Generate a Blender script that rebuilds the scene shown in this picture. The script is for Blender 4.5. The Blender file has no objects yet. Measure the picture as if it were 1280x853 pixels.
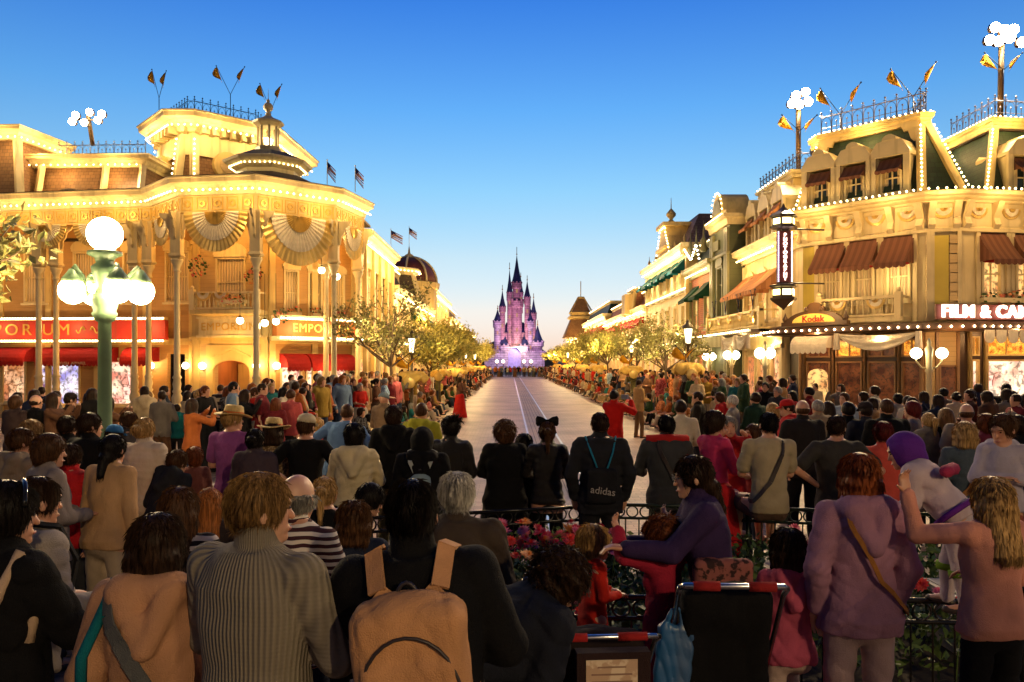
import bpy, math, random
import numpy as np
from mathutils import Vector, Matrix, Euler
R = math.radians
PI = math.pi
sc = bpy.context.scene
COL = sc.collection
CX, HY, FP, CH = 638.0, 454.0, 1000.0, 2.25     # photo scale: principal column, horizon row, focal length, eye height
def W(x, y, D):
    return Vector(((x-CX)/FP*D, D, CH-(y-HY)/FP*D))
def lin(c):
    if isinstance(c, str):
        c = tuple(int(c[i:i+2], 16)/255 for i in (0, 2, 4))
        return tuple(v/12.92 if v <= .04045 else ((v+.055)/1.055)**2.4 for v in c)
    return c
# ------------------------------------------------------------------ materials
MATS = {}
def mat(name, col, rough=.7, metal=0, emit=None, es=0, kind='plain', col2=None, scale=1, bump=.2, var=.25, spec=None, sheen=0, obs=False, alpha=1):
    if name in MATS: return MATS[name]
    m = bpy.data.materials.new(name); m.use_nodes = True; MATS[name] = m
    nt = m.node_tree; N = nt.nodes; L = nt.links
    b = N['Principled BSDF']; col = lin(col); c4 = (*col, 1)
    b.inputs['Roughness'].default_value = rough; b.inputs['Metallic'].default_value = metal
    if spec is not None: b.inputs['Specular IOR Level'].default_value = spec
    if sheen: b.inputs['Sheen Weight'].default_value = sheen*.0; b.inputs['Sheen Roughness'].default_value = .5
    def nd(t, **k):
        n = N.new(t)
        for a, v in k.items(): setattr(n, a, v)
        return n
    tc = nd('ShaderNodeTexCoord')
    def nz(sc_, det=4, src='Object', vec=None, stretch=None):
        n = nd('ShaderNodeTexNoise'); n.inputs['Scale'].default_value = sc_; n.inputs['Detail'].default_value = det
        v = vec or tc.outputs[src]
        if stretch:
            mp = nd('ShaderNodeMapping'); mp.inputs['Scale'].default_value = stretch; L.new(v, mp.inputs[0]); v = mp.outputs[0]
        L.new(v, n.inputs['Vector']); return n.outputs['Fac']
    def mixc(fac, a, c_):
        x = nd('ShaderNodeMix', data_type='RGBA')
        for s, v in ((0, fac), (6, a), (7, c_)):
            if isinstance(v, bpy.types.NodeSocket): L.new(v, x.inputs[s])
            elif s == 0: x.inputs[0].default_value = v
            else: x.inputs[s].default_value = (*lin(v), 1) if len(v) in (3, 6) else v
        return x.outputs[2]
    def mathn(op, a, b_=None):
        x = nd('ShaderNodeMath', operation=op)
        for i, v in enumerate((a, b_)):
            if v is None: continue
            if isinstance(v, bpy.types.NodeSocket): L.new(v, x.inputs[i])
            else: x.inputs[i].default_value = v
        return x.outputs[0]
    def ramp(v, lo, hi):
        x = nd('ShaderNodeMapRange'); L.new(v, x.inputs[0]); x.inputs[1].default_value = lo; x.inputs[2].default_value = hi; return x.outputs[0]
    def bmp(h, s, d=.01):
        x = nd('ShaderNodeBump'); x.inputs['Strength'].default_value = s; x.inputs['Distance'].default_value = d
        L.new(h, x.inputs['Height']); L.new(x.outputs[0], b.inputs['Normal'])
    base = None
    if kind in ('cloth', 'hstripe', 'print', 'knit', 'hair', 'stripe'): b.inputs['Specular IOR Level'].default_value = .12 if kind != 'hair' else .1
    dark = tuple(v*(1-var) for v in col)
    if kind == 'plain':
        base = mixc(ramp(nz(1.3*scale, 8), .38, .66), col, dark)
        base = mixc(ramp(nz(.8*scale, 6, stretch=(6, 6, .5)), .52, .72), base, mixc(.35, base, (.10, .07, .03, 1)))
        bmp(nz(9*scale, 8), bump)
    elif kind == 'clap':      # horizontal weatherboards
        w = nd('ShaderNodeSeparateXYZ'); L.new(tc.outputs['UV'], w.inputs[0])
        fr = mathn('FRACT', mathn('MULTIPLY', w.outputs[1], 7*scale))
        base = mixc(ramp(fr, .0, .12), tuple(v*.6 for v in col), mixc(ramp(nz(1.2, 5), .35, .7), col, dark))
        bmp(fr, .8, .02)
    elif kind in ('brick', 'scale', 'paver'):
        t = nd('ShaderNodeTexBrick'); L.new(tc.outputs['UV'], t.inputs[0])
        t.inputs['Color1'].default_value = c4; t.inputs['Color2'].default_value = (*(lin(col2) if col2 else dark), 1)
        t.inputs['Mortar'].default_value = (*[v*.45 for v in col], 1); t.inputs['Scale'].default_value = 1*scale
        t.inputs['Brick Width'].default_value = .26 if kind != 'scale' else .22; t.inputs['Row Height'].default_value = .09 if kind == 'brick' else (.16 if kind == 'scale' else .14)
        t.inputs['Mortar Size'].default_value = .012; t.inputs['Mortar Smooth'].default_value = .3
        t.inputs['Bias'].default_value = -.2
        base = mixc(ramp(nz(.45, 8), .42, .62), t.outputs[0], mixc(.42, t.outputs[0], (0, 0, 0, 1)))
        bmp(mathn('MULTIPLY', t.outputs[1], -1.0), .5, .012)
    elif kind == 'stripe':    # cloth stripes along u
        w = nd('ShaderNodeSeparateXYZ'); L.new(tc.outputs['UV'], w.inputs[0])
        fr = mathn('FRACT', mathn('MULTIPLY', w.outputs[0], 3.3*scale))
        base = mixc(mathn('GREATER_THAN', fr, .5), col, lin(col2)); bmp(nz(14), .3)
    elif kind == 'hstripe':   # knitted stripes across a body
        w = nd('ShaderNodeSeparateXYZ'); L.new(tc.outputs['Object'], w.inputs[0])
        wob = mathn('MULTIPLY', nz(5, 2), .035)
        fr = mathn('FRACT', mathn('MULTIPLY', mathn('ADD', w.outputs[2], wob), 26*scale))
        base = mixc(mathn('GREATER_THAN', fr, .5), col, lin(col2)); bmp(nz(90), .35, .003)
    elif kind == 'cloth':
        base = mixc(ramp(nz(6, 4), .3, .75), col, dark); 
        bmp(mathn('ADD', nz(210, 2), mathn('MULTIPLY', nz(13, 5, stretch=(1, 1, .45)), 3.5)), min(1, bump*2.6), .011)
    elif kind == 'print':
        base = mixc(ramp(nz(22*scale, 3), .45, .52), col, lin(col2)); bmp(nz(60), .3, .004)
    elif kind == 'knit':
        w = nd('ShaderNodeSeparateXYZ'); L.new(tc.outputs['Object'], w.inputs[0])
        an = mathn('ARCTAN2', w.outputs[1], w.outputs[0])
        s1 = mathn('SINE', mathn('ADD', mathn('MULTIPLY', an, 62), mathn('MULTIPLY', nz(3, 2), 5)))
        s2 = mathn('SINE', mathn('MULTIPLY', w.outputs[2], 420))
        hh = mathn('ADD', s1, mathn('MULTIPLY', s2, .12))
        base = mixc(ramp(hh, -1.2, 1.2), dark, col); bmp(mathn('ADD', hh, nz(30, 3)), .55, .005)
    elif kind == 'hair':
        f = nz(110, 5, stretch=(1, 1, .06)); base = mixc(ramp(f, .35, .68), tuple(v*.35 for v in col), tuple(min(1, v*1.35) for v in col))
        bmp(nz(240, 4, stretch=(1, 1, .05)), .9, .003)
    elif kind == 'skin':
        base = mixc(ramp(nz(8, 3), .35, .7), col, (col[0]*.92, col[1]*.72, col[2]*.66)); b.inputs['Subsurface Weight'].default_value = .0; bmp(nz(120), .12, .002)
    elif kind == 'leaf':
        oi = nd('ShaderNodeTexNoise'); oi.inputs['Scale'].default_value = 2.2; L.new(tc.outputs['Object'], oi.inputs[0])
        gi = nz(23, 1)
        base = mixc(ramp(mathn('ADD', mathn('MULTIPLY', oi.outputs[0], .6), mathn('MULTIPLY', gi, .4)), .38, .62), col, lin(col2))
        b.inputs['Transmission Weight'].default_value = 0
    elif kind == 'curtain':
        w = nd('ShaderNodeSeparateXYZ'); L.new(tc.outputs['UV'], w.inputs[0])
        s = mathn('SINE', mathn('ADD', mathn('MULTIPLY', w.outputs[0], 60), mathn('MULTIPLY', nz(3), 3)))
        base = mixc(ramp(s, -1, 1), dark, col); bmp(s, .7, .02)
    elif kind == 'goods':     # merchandise behind lit glass
        v = nd('ShaderNodeTexBrick'); v.inputs['Scale'].default_value = 2.2*scale; v.inputs['Brick Width'].default_value = .33; v.inputs['Row Height'].default_value = .52; v.inputs['Mortar Size'].default_value = .02; v.inputs['Mortar Smooth'].default_value = .6
        wp = nd('ShaderNodeVectorMath', operation='ADD'); dn = nd('ShaderNodeTexNoise'); dn.inputs['Scale'].default_value = 5*scale; L.new(tc.outputs['UV'], dn.inputs[0])
        sv = nd('ShaderNodeVectorMath', operation='SCALE'); sv.inputs['Scale'].default_value = .35; L.new(dn.outputs['Color'], sv.inputs[0]); L.new(tc.outputs['UV'], wp.inputs[0]); L.new(sv.outputs[0], wp.inputs[1]); L.new(wp.outputs[0], v.inputs[0])
        v.inputs['Color1'].default_value = c4; v.inputs['Color2'].default_value = (col[0]*.45, col[1]*.22, col[2]*.18, 1); v.inputs['Mortar'].default_value = (col[0]*.12, col[1]*.06, col[2]*.04, 1)
        base = mixc(ramp(nz(3.5*scale, 5, src='UV'), .40, .62), v.outputs['Color'], lin(col2 or col))
        base = mixc(ramp(nz(14*scale, 3, src='UV'), .5, .62), base, mixc(.75, base, (.02, .01, .005, 1)))
        L.new(base, b.inputs['Emission Color']); b.inputs['Emission Strength'].default_value = es
    if base is not None: L.new(base, b.inputs['Base Color'])
    else: b.inputs['Base Color'].default_value = c4
    if emit is not None:
        b.inputs['Emission Color'].default_value = (*lin(emit), 1); b.inputs['Emission Strength'].default_value = es
    return m
# ------------------------------------------------------------------ mesh builder
class MB:
    def __init__(s, fr=None): s.v = []; s.f = []; s.m = []; s.fr = fr; s.mi = 0; s.flip = fr is not None and fr.to_3x3().determinant() < 0; s.sm = []
    def add(s, vs, fs, smooth=False):
        o = len(s.v)
        s.v += [tuple(s.fr @ Vector(p)) for p in vs] if s.fr is not None else [tuple(p) for p in vs]
        for f in fs:
            f = [i+o for i in f]; s.f.append(f[::-1] if s.flip else f); s.m.append(s.mi); s.sm.append(smooth)
    def box(s, x0, y0, z0, x1, y1, z1):
        if x1 < x0: x0, x1 = x1, x0
        if y1 < y0: y0, y1 = y1, y0
        if z1 < z0: z0, z1 = z1, z0
        s.add([(x0,y0,z0),(x1,y0,z0),(x1,y1,z0),(x0,y1,z0),(x0,y0,z1),(x1,y0,z1),(x1,y1,z1),(x0,y1,z1)],
              [(0,3,2,1),(4,5,6,7),(0,1,5,4),(1,2,6,5),(2,3,7,6),(3,0,4,7)])
    def prism(s, pts, y0, y1):     # pts: (x,z) outline, counter-clockwise seen from +y... extruded along y
        n = len(pts); s.add([(p[0], y0, p[1]) for p in pts]+[(p[0], y1, p[1]) for p in pts],
              [tuple(range(n)), tuple(range(2*n-1, n-1, -1))]+[(i, i+n, (i+1) % n+n, (i+1) % n) for i in range(n)])
    def slab(s, pts, z0, z1):      # pts: (x,y) plan outline ccw
        n = len(pts); s.add([(p[0], p[1], z0) for p in pts]+[(p[0], p[1], z1) for p in pts],
              [tuple(range(n-1, -1, -1)), tuple(range(n, 2*n))]+[(i, (i+1) % n, (i+1) % n+n, i+n) for i in range(n)])
    def loft(s, rings, cap=True, smooth=False, closed=True):
        n = len(rings[0]); vs = [p for r in rings for p in r]; fs = []
        for k in range(len(rings)-1):
            for i in range(n if closed else n-1):
                j = (i+1) % n; fs.append((k*n+i, k*n+j, (k+1)*n+j, (k+1)*n+i))
        if cap: fs += [tuple(range(n-1, -1, -1)), tuple(range((len(rings)-1)*n, len(rings)*n))]
        s.add(vs, fs, smooth)
    def lathe(s, c, prof, n=12, smooth=True, rot=0, sq=1):
        s.loft([[(c[0]+r*math.cos(2*PI*i/n+rot), c[1]+sq*r*math.sin(2*PI*i/n+rot), c[2]+z) for i in range(n)] for r, z in prof], True, smooth)
    def tube(s, path, r, n=6, smooth=True, cap=True):
        path = [Vector(p) for p in path]; rings = []; up = Vector((0, 0, 1)); a = None
        rr = r if isinstance(r, (list, tuple)) else [r]*len(path)
        for i, p in enumerate(path):
            t = (path[min(i+1, len(path)-1)]-path[max(i-1, 0)])
            t = t.normalized() if t.length > 1e-9 else Vector((0, 0, 1))
            if a is None: a = t.cross(up if abs(t.z) < .95 else Vector((1, 0, 0))).normalized()
            else: a = (a-t*a.dot(t)); a = a.normalized() if a.length > 1e-6 else t.cross(Vector((1, .3, .2))).normalized()
            b = t.cross(a)
            rings.append([p+(a*math.cos(2*PI*k/n)+b*math.sin(2*PI*k/n))*rr[i] for k in range(n)])
        s.loft(rings, cap, smooth)
    def ball(s, c, r, n=10, m=6, sz=1):
        s.lathe((c[0], c[1], c[2]), [(max(.001, r*math.sin(PI*k/m)), -r*sz*math.cos(PI*k/m)) for k in range(m+1)], n)
    def octa(s, c, r):
        x, y, z = c; s.add([(x+r,y,z),(x,y+r,z),(x-r,y,z),(x,y-r,z),(x,y,z+r),(x,y,z-r)], [(0,1,4),(1,2,4),(2,3,4),(3,0,4),(1,0,5),(2,1,5),(3,2,5),(0,3,5)], True)
    def sweep(s, plan, prof, closed=False, cap=True):
        """plan: (x,y) polyline whose outside is on its right; prof: (out,z) outline points."""
        n = len(plan); rings = []
        P_ = [Vector(p) for p in plan]
        for i in range(n):
            a = P_[(i-1) % n] if (closed or i > 0) else None; c = P_[(i+1) % n] if (closed or i < n-1) else None
            d1 = (P_[i]-a).normalized() if a is not None else None; d2 = (c-P_[i]).normalized() if c is not None else None
            d1 = d1 if d1 is not None else d2; d2 = d2 if d2 is not None else d1
            n1 = Vector((d1.y, -d1.x)); n2 = Vector((d2.y, -d2.x)); mm = (n1+n2); mm = mm/max(.3, mm.length_squared/2)
            rings.append([(P_[i].x+mm.x*o, P_[i].y+mm.y*o, z) for o, z in prof])
        if closed: rings.append(rings[0])
        s.loft(rings, cap and not closed)
    def build(s, name, m, parent=None, loc=None):
        if not s.v: return None
        v = np.array(s.v, dtype=np.float64)
        if parent is not None: org = np.array(wloc(parent))
        elif loc is not None: org = np.array(loc)
        else: org = np.zeros(3)
        me = bpy.data.meshes.new(name); me.from_pydata((v-org).tolist(), [], s.f)
        uv = me.uv_layers.new(name='UVMap')
        nl = len(me.loops); li = np.empty(nl, dtype=np.int32); me.loops.foreach_get('vertex_index', li)
        nrm = np.empty(len(me.polygons)*3); me.polygons.foreach_get('normal', nrm); nrm = nrm.reshape(-1, 3)
        tot = np.empty(len(me.polygons), dtype=np.int32); me.polygons.foreach_get('loop_total', tot)
        fn = np.repeat(nrm, tot, axis=0); p = v[li]
        t = np.stack([-fn[:, 1], fn[:, 0], np.zeros(nl)], 1); ln = np.linalg.norm(t, axis=1); flat = ln < .25
        t[flat] = (1, 0, 0); ln[flat] = 1; t /= ln[:, None]; b = np.cross(fn, t); b[flat] = (0, 1, 0)
        uv.data.foreach_set('uv', np.stack([(p*t).sum(1), (p*b).sum(1)], 1).astype(np.float32).ravel())
        me.polygons.foreach_set('use_smooth', np.array(s.sm, dtype=bool))
        ms = m if isinstance(m, (list, tuple)) else [m]
        for q in ms: me.materials.append(q)
        if len(ms) > 1: me.polygons.foreach_set('material_index', np.array(s.m, dtype=np.int32))
        ob = bpy.data.objects.new(name, me); COL.objects.link(ob)
        if parent is not None: ob.parent = parent
        else: ob.location = org
        return ob
def split_mb(b):
    """the separate pieces of a mesh builder, each as a builder of its own"""
    p = list(range(len(b.v)))
    def fd(i):
        while p[i] != i: p[i] = p[p[i]]; i = p[i]
        return i
    for f in b.f:
        a = fd(f[0])
        for i in f[1:]: p[fd(i)] = a
    out = {}
    for f, m, s in zip(b.f, b.m, b.sm):
        r = fd(f[0]); q, mp = out.setdefault(r, (MB(), {}))
        q.f.append([mp.setdefault(i, len(mp)) for i in f]); q.m.append(m); q.sm.append(s)
    for q, mp in out.values():
        q.v = [b.v[i] for i in mp]
    return [q for q, _ in out.values()]
def bs(b, name, m, parent): return [q.build(name, m, parent) for q in split_mb(b)]
def wloc(o):
    p = Vector((0, 0, 0))
    while o is not None: p = p+o.location; o = o.parent
    return p
def tag(o, label=None, cat=None, group=None, kind=None):
    if label: o['label'] = label
    if cat: o['category'] = cat
    if group: o['group'] = group
    if kind: o['kind'] = kind
    return o
def empty(name, loc, label=None, cat=None, group=None):
    o = bpy.data.objects.new(name, None); COL.objects.link(o); o.location = loc; o.empty_display_size = .2
    return tag(o, label, cat, group)
def copy_tree(o, parent=None):
    c = o.copy(); COL.objects.link(c); c.parent = parent
    for ch in [x for x in KIDS.get(o.name, [])]: copy_tree(ch, c)
    return c
KIDS = {}
def index_kids():
    KIDS.clear()
    for o in COL.objects:
        if o.parent is not None: KIDS.setdefault(o.parent.name, []).append(o)
def frame(p0, p1, z=0, side=1):
    """wall frame: x along p0->p1, y outward (side=1: right of travel), z up"""
    d = Vector((p1[0]-p0[0], p1[1]-p0[1], 0)); L = d.length; d.normalize(); o = Vector((d.y, -d.x, 0))*side
    M = Matrix(((d.x, o.x, 0, p0[0]), (d.y, o.y, 0, p0[1]), (0, 0, 1, z), (0, 0, 0, 1)))
    return M, L
def plamp(loc, watts, col=(1, .58, .2), r=.04, name='lamp_and_fill_light'):
    l = bpy.data.lights.new(name, 'POINT'); l.energy = watts; l.color = col; l.shadow_soft_size = r
    o = bpy.data.objects.new(name, l); COL.objects.link(o); o.location = loc; return o
def text_mesh(txt, name, m, parent, M, size, ext=.02, off=0., align='CENTER', sx=1, spacing=1):
    c = bpy.data.curves.new(name, 'FONT'); c.body = txt; c.size = size; c.extrude = ext; c.offset = off; c.align_x = align; c.align_y = 'CENTER'; c.space_character = spacing
    c.resolution_u = 3
    t = bpy.data.objects.new(name, c); COL.objects.link(t); bpy.context.view_layer.update()
    me = bpy.data.meshes.new_from_object(t.evaluated_get(bpy.context.evaluated_depsgraph_get())); bpy.data.objects.remove(t)
    o3 = Vector(wloc(parent)) if parent else Vector()
    me.transform(Matrix.Translation(-o3) @ M @ Matrix.Diagonal((sx, 1, 1, 1)))
    me.materials.clear(); me.materials.append(m)
    ob = bpy.data.objects.new(name, me); COL.objects.link(ob)
    if parent: ob.parent = parent
    return ob
def text_frame(F, u, out, z, flip=False):
    """place text's x along the wall's reading direction (seen from outside), y up, z out of the wall"""
    x = Vector(F.col[0][:3]); o = Vector(F.col[1][:3]); up = Vector((0, 0, 1)); rx = up.cross(o)   # reader's left-to-right
    p = F @ Vector((u, out, z))
    return Matrix(((rx.x, 0, o.x, p.x), (rx.y, 0, o.y, p.y), (rx.z, 1, o.z, p.z), (0, 0, 0, 1)))
# ------------------------------------------------------------------ camera, sky
cam = bpy.data.cameras.new('camera'); cam_o = bpy.data.objects.new('camera', cam); COL.objects.link(cam_o)
cam_o.location = (0, 0, CH); cam_o.rotation_euler = (R(90), 0, 0); cam.sensor_width = 36; cam.lens = FP/1280*36
cam.shift_x = (640-CX)/1280; cam.shift_y = (HY-426.5)/1280; cam.clip_end = 6000; cam.clip_start = .05; sc.camera = cam_o
world = bpy.data.worlds.new('World'); sc.world = world; world.use_nodes = True
nt = world.node_tree; bg = nt.nodes['Background']; bg.inputs[1].default_value = .12
sky = nt.nodes.new('ShaderNodeTexSky'); sky.sky_type = 'NISHITA'; sky.sun_disc = False
sky.sun_elevation = R(8); sky.sun_rotation = R(180); sky.ozone_density = 6; sky.dust_density = .2; sky.air_density = 1.0
# dusk tint of the air itself: rosier and brighter low down
gm = nt.nodes.new('ShaderNodeTexCoord'); sp = nt.nodes.new('ShaderNodeSeparateXYZ'); nt.links.new(gm.outputs['Generated'], sp.inputs[0])
cr = nt.nodes.new('ShaderNodeValToRGB'); nt.links.new(sp.outputs[2], cr.inputs[0])
e = cr.color_ramp.elements; e[0].position = 0.0; e[0].color = (.62, .33, .30, 1); e[1].position = 1; e[1].color = (.16, .18, .26, 1)
for p, c in ((.03, (.72, .335, .27, 1)), (.065, (.95, .37, .25, 1)), (.13, (1.0, .40, .245, 1)), (.21, (.74, .42, .28, 1)), (.30, (.44, .37, .32, 1)), (.42, (.19, .25, .335, 1))):
    q = e.new(p); q.color = c
mx = nt.nodes.new('ShaderNodeMix'); mx.data_type = 'RGBA'; mx.blend_type = 'MULTIPLY'; mx.inputs[0].default_value = 1
nt.links.new(sky.outputs[0], mx.inputs[6]); nt.links.new(cr.outputs[0], mx.inputs[7]); 
mr = nt.nodes.new('ShaderNodeMapRange'); nt.links.new(sp.outputs[1], mr.inputs[0]); mr.interpolation_type = 'SMOOTHSTEP'   # the afterglow is ahead, the sky behind is already dark
mr.inputs[1].default_value = -.7; mr.inputs[2].default_value = .75; mr.inputs[3].default_value = .35; mr.inputs[4].default_value = 2.5
vs = nt.nodes.new('ShaderNodeVectorMath'); vs.operation = 'SCALE'; nt.links.new(mx.outputs[2], vs.inputs[0]); nt.links.new(mr.outputs[0], vs.inputs['Scale']); nt.links.new(vs.outputs[0], bg.inputs[0])
sc.view_settings.view_transform = 'Standard'; sc.view_settings.look = 'None'; sc.view_settings.exposure = 1.3; sc.view_settings.gamma = 1
sc.cycles.use_denoising = True; sc.cycles.sample_clamp_indirect = 3; sc.cycles.max_bounces = 5; sc.cycles.diffuse_bounces = 3
sc.cycles.glossy_bounces = 2; sc.cycles.transmission_bounces = 3; sc.cycles.caustics_reflective = False; sc.cycles.caustics_refractive = False
# last daylight: a weak, very soft warm sun low behind the camera
sl = bpy.data.lights.new('sun', 'SUN'); sl.energy = .02; sl.angle = R(12); sl.color = (1, .75, .55)
so = bpy.data.objects.new('sun', sl); COL.objects.link(so); so.rotation_euler = (R(83), 0, R(-10))

# ------------------------------------------------------------------ ground
def sheet(name, pts, z, m, kind='structure'):
    b = MB(); n = len(pts); b.add([(p[0], p[1], z) for p in pts], [tuple(range(n))]); o = b.build(name, m); tag(o, kind=kind); return o
M_plaza = mat('plaza_paving', (.17, .105, .085), .6, kind='paver', col2=(.12, .07, .06), scale=1)
M_road = mat('road_pavers', (.37, .225, .155), .5, kind='paver', col2=(.22, .125, .09), scale=1.15)
M_tram = mat('tram_bed', (.24, .12, .05), .5, kind='paver', col2=(.16, .08, .035), scale=1)
M_kerb = mat('kerb_stone', (.38, .33, .27), .7, kind='plain', scale=3)
M_walk = mat('pavement_slabs', (.34, .25, .20), .65, kind='paver', col2=(.28, .20, .16), scale=.5)
M_steel = mat('rail_steel', (.50, .48, .46), .3, metal=1, kind='plain', var=.4, scale=4)
sheet('ground', [(-1500, -300), (1500, -300), (1500, 3000), (-1500, 3000)], 0, mat('earth_and_paving', (.10, .085, .07), .9, kind='plain'))
sheet('plaza', [(-26, -8), (26, -8), (26, 31), (-26, 31)], .004, M_plaza)
LX, RX = -3.1, 5.15
def kerbL(y): return LX-max(0, (24-y))**1.6*.05
def kerbR(y): return RX+max(0, (22-y))**1.7*.03
ys = [10, 12, 14, 16, 18, 20, 22, 24, 30, 60, 150]
sheet('road', [(kerbL(y), y) for y in ys[::-1]]+[(-9, 7), (9, 7)]+[(kerbR(y), y) for y in ys], .008, M_road)
b = MB(); 
for x0 in (.55, 1.43): b.box(x0-.03, 7.2, .0, x0+.03, 128, .020)
tag(b.build('tram_rails', M_steel), kind='structure')
sheet('tram_bed', [(.60, 7.2), (1.38, 7.2), (1.38, 128), (.60, 128)], .012, M_tram)
b = MB()   # joint lines of the tram bed, running with the rails
for i in range(1, 6): b.box(.60+i*.13-.009, 7.2, .011, .60+i*.13+.009, 128, .0155)
tag(b.build('tram_bed_joints', mat('joint_dark', (.06, .04, .03), .8)), kind='structure')
for nm, kf, out in (('pavement_west', kerbL, -40), ('pavement_east', kerbR, 40)):
    b = MB(); bk = MB(); yy = [11, 13, 15, 17, 19, 21, 23, 25, 30, 60, 100, 150] if out < 0 else [12, 14, 16, 18, 20, 22, 26, 30, 60, 100, 150]
    s_ = 1 if out > 0 else -1
    for a, c in zip(yy[:-1], yy[1:]):
        b.add([(kf(a)+s_*.15, a, .125), (out, a, .125), (out, c, .125), (kf(c)+s_*.15, c, .125)], [(0, 1, 2, 3)])
        q = [(kf(a), a), (kf(a)+s_*.152, a), (kf(c)+s_*.152, c), (kf(c), c)]
        if s_ < 0: q = q[::-1]
        bk.slab(q, .0, .13)
    b.add([(kf(yy[0])+s_*.15, yy[0], .125), (out, yy[0], .125), (out, yy[0], 0), (kf(yy[0])+s_*.15, yy[0], 0)], [(0, 1, 2, 3)])
    tag(b.build(nm, M_walk), kind='structure'); tag(bk.build('kerb_'+nm[9:], M_kerb), kind='structure')
# iron drain cover in the road
b = MB(); b.box(3.35, 16.9, .006, 4.0, 17.5, .016)
for i in range(6): b.box(3.39+i*.1, 16.95, .016, 3.44+i*.1, 17.45, .022)
tag(b.build('drain_cover', mat('cast_iron', (.05, .045, .04), .5, metal=.6)), 'dark iron drain cover set in the brick road near the right kerb', 'drain cover')
# low far hills
b = MB(); rnd = random.Random(4)
for (x0, x1, D, h) in ((-260, -10, 900, 10), (10, 420, 1000, 26), (300, 900, 1200, 30), (-900, -200, 1200, 24)):
    n = 24; top = [(x0+(x1-x0)*i/n, D+rnd.uniform(-10, 10), h*math.sin(PI*i/n)**.7*(1+.25*math.sin(i*1.3))+.1) for i in range(n+1)]
    for i in range(n):
        a, c = top[i], top[i+1]
        b.add([(a[0], D-70, -1), (c[0], D-70, -1), c, a, (a[0], D+160, -1), (c[0], D+160, -1)], [(0, 1, 2, 3), (3, 2, 5, 4)], True)
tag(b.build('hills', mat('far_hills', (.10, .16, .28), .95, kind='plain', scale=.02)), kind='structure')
# ------------------------------------------------------------------ shared materials
M_cream = mat('cream_paint', (.66, .49, .19), .55, kind='plain', bump=.25, var=.18)
M_cream2 = mat('pale_stone_paint', (.64, .52, .28), .6, kind='plain', bump=.3, var=.2)
M_ivory = mat('ivory_trim', (.74, .62, .34), .5, kind='plain', bump=.15, var=.12)
M_gold = mat('gold_foil', (.80, .56, .17), .35, metal=.35, kind='plain', bump=.6, scale=1.5, var=.35)
M_goldp = mat('gold_paint', (.72, .46, .10), .45, metal=.3, kind='plain', bump=.5)
M_silk = mat('white_silk', (.78, .70, .54), .45, kind='cloth', sheen=.4, bump=.3)
M_ochre = mat('ochre_boards', (.52, .30, .10), .6, kind='clap', scale=1.0)
M_tan = mat('tan_boards', (.62, .44, .20), .6, kind='clap')
M_rust = mat('rust_panel', (.40, .16, .06), .6, kind='plain')
M_brown = mat('brown_scale_tiles', (.26, .14, .06), .7, kind='scale', col2=(.18, .09, .04))
M_greens = mat('green_scale_tiles', (.028, .06, .03), .6, kind='scale', col2=(.016, .04, .02))
M_darkroof = mat('dark_shingles', (.07, .045, .03), .8, kind='scale', col2=(.045, .03, .02))
M_iron = mat('blue_black_iron', (.012, .02, .06), .4, metal=.4, kind='plain')
M_awnR = mat('red_canvas', (.24, .010, .010), .8, kind='cloth', bump=.2)
M_awnB = mat('brown_canvas', (.17, .075, .045), .8, kind='stripe', col2=(.13, .055, .033), scale=1.5)
M_awnS = mat('striped_brown_canvas', (.42, .20, .09), .8, kind='stripe', col2=(.30, .13, .06), scale=.9)
M_awnT = mat('teal_canvas', (.005, .07, .09), .8, kind='cloth')
M_awnG = mat('green_canvas', (.01, .05, .03), .8, kind='cloth')
M_awnW = mat('white_green_stripe_canvas', (.70, .62, .42), .8, kind='stripe', col2=(.10, .12, .05), scale=1.6)
M_bulb = mat('lit_bulb', (1, .8, .45), .5, emit=(1, .70, .28), es=9); M_bulb.cycles.emission_sampling = 'NONE'
M_bulbw = mat('lit_white_bulb', (1, .9, .7), .5, emit=(1, .80, .5), es=10); M_bulbw.cycles.emission_sampling = 'NONE'
M_globe = mat('lit_globe', (1, .9, .7), .4, emit=(1, .82, .48), es=7)
M_flood = mat('lit_floodlamp', (1, .95, .8), .4, emit=(1, .88, .62), es=40); M_flood.cycles.emission_sampling = 'NONE'
M_dark = mat('dark_wood', (.05, .025, .012), .4, kind='plain')
M_oak = mat('oak_frame', (.30, .17, .07), .45, kind='plain')
M_glassW = mat('warm_lit_window', (.9, .5, .18), .3, es=.42, kind='goods', col2=(.95, .62, .22), scale=.5)
M_shop = mat('lit_shop_display', (.9, .62, .36), .4, es=.55, kind='goods', col2=(.45, .16, .05), scale=.45)
M_shopP = mat('lit_pink_display', (1, .60, .50), .4, es=.6, kind='goods', col2=(1, .82, .6), scale=.45)
M_shopB = mat('lit_blue_display', (.30, .28, .70), .4, es=.6, kind='goods', col2=(.9, .85, .9), scale=.55)
M_amber = mat('amber_stained_glass', (.9, .30, .03), .3, es=.5, kind='goods', col2=(.95, .5, .06), scale=2.2)
M_dim = mat('dim_interior', (.10, .03, .01), .3, es=.22, kind='goods', col2=(.16, .05, .015), scale=.9)
M_curt = mat('lace_curtain', (.75, .60, .36), .8, kind='curtain', var=.4)
M_darkglass = mat('dusk_glass', (.03, .045, .06), .1, spec=.8)
M_red = mat('red_sign_paint', (.50, .035, .02), .5, kind='plain', var=.1)
M_pinkfl = mat('flower_heads', (.55, .05, .09), .7, kind='leaf', col2=(.75, .30, .10))
M_leaf = mat('planting_leaves', (.03, .06, .012), .7, kind='leaf', col2=(.07, .12, .02))

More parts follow.
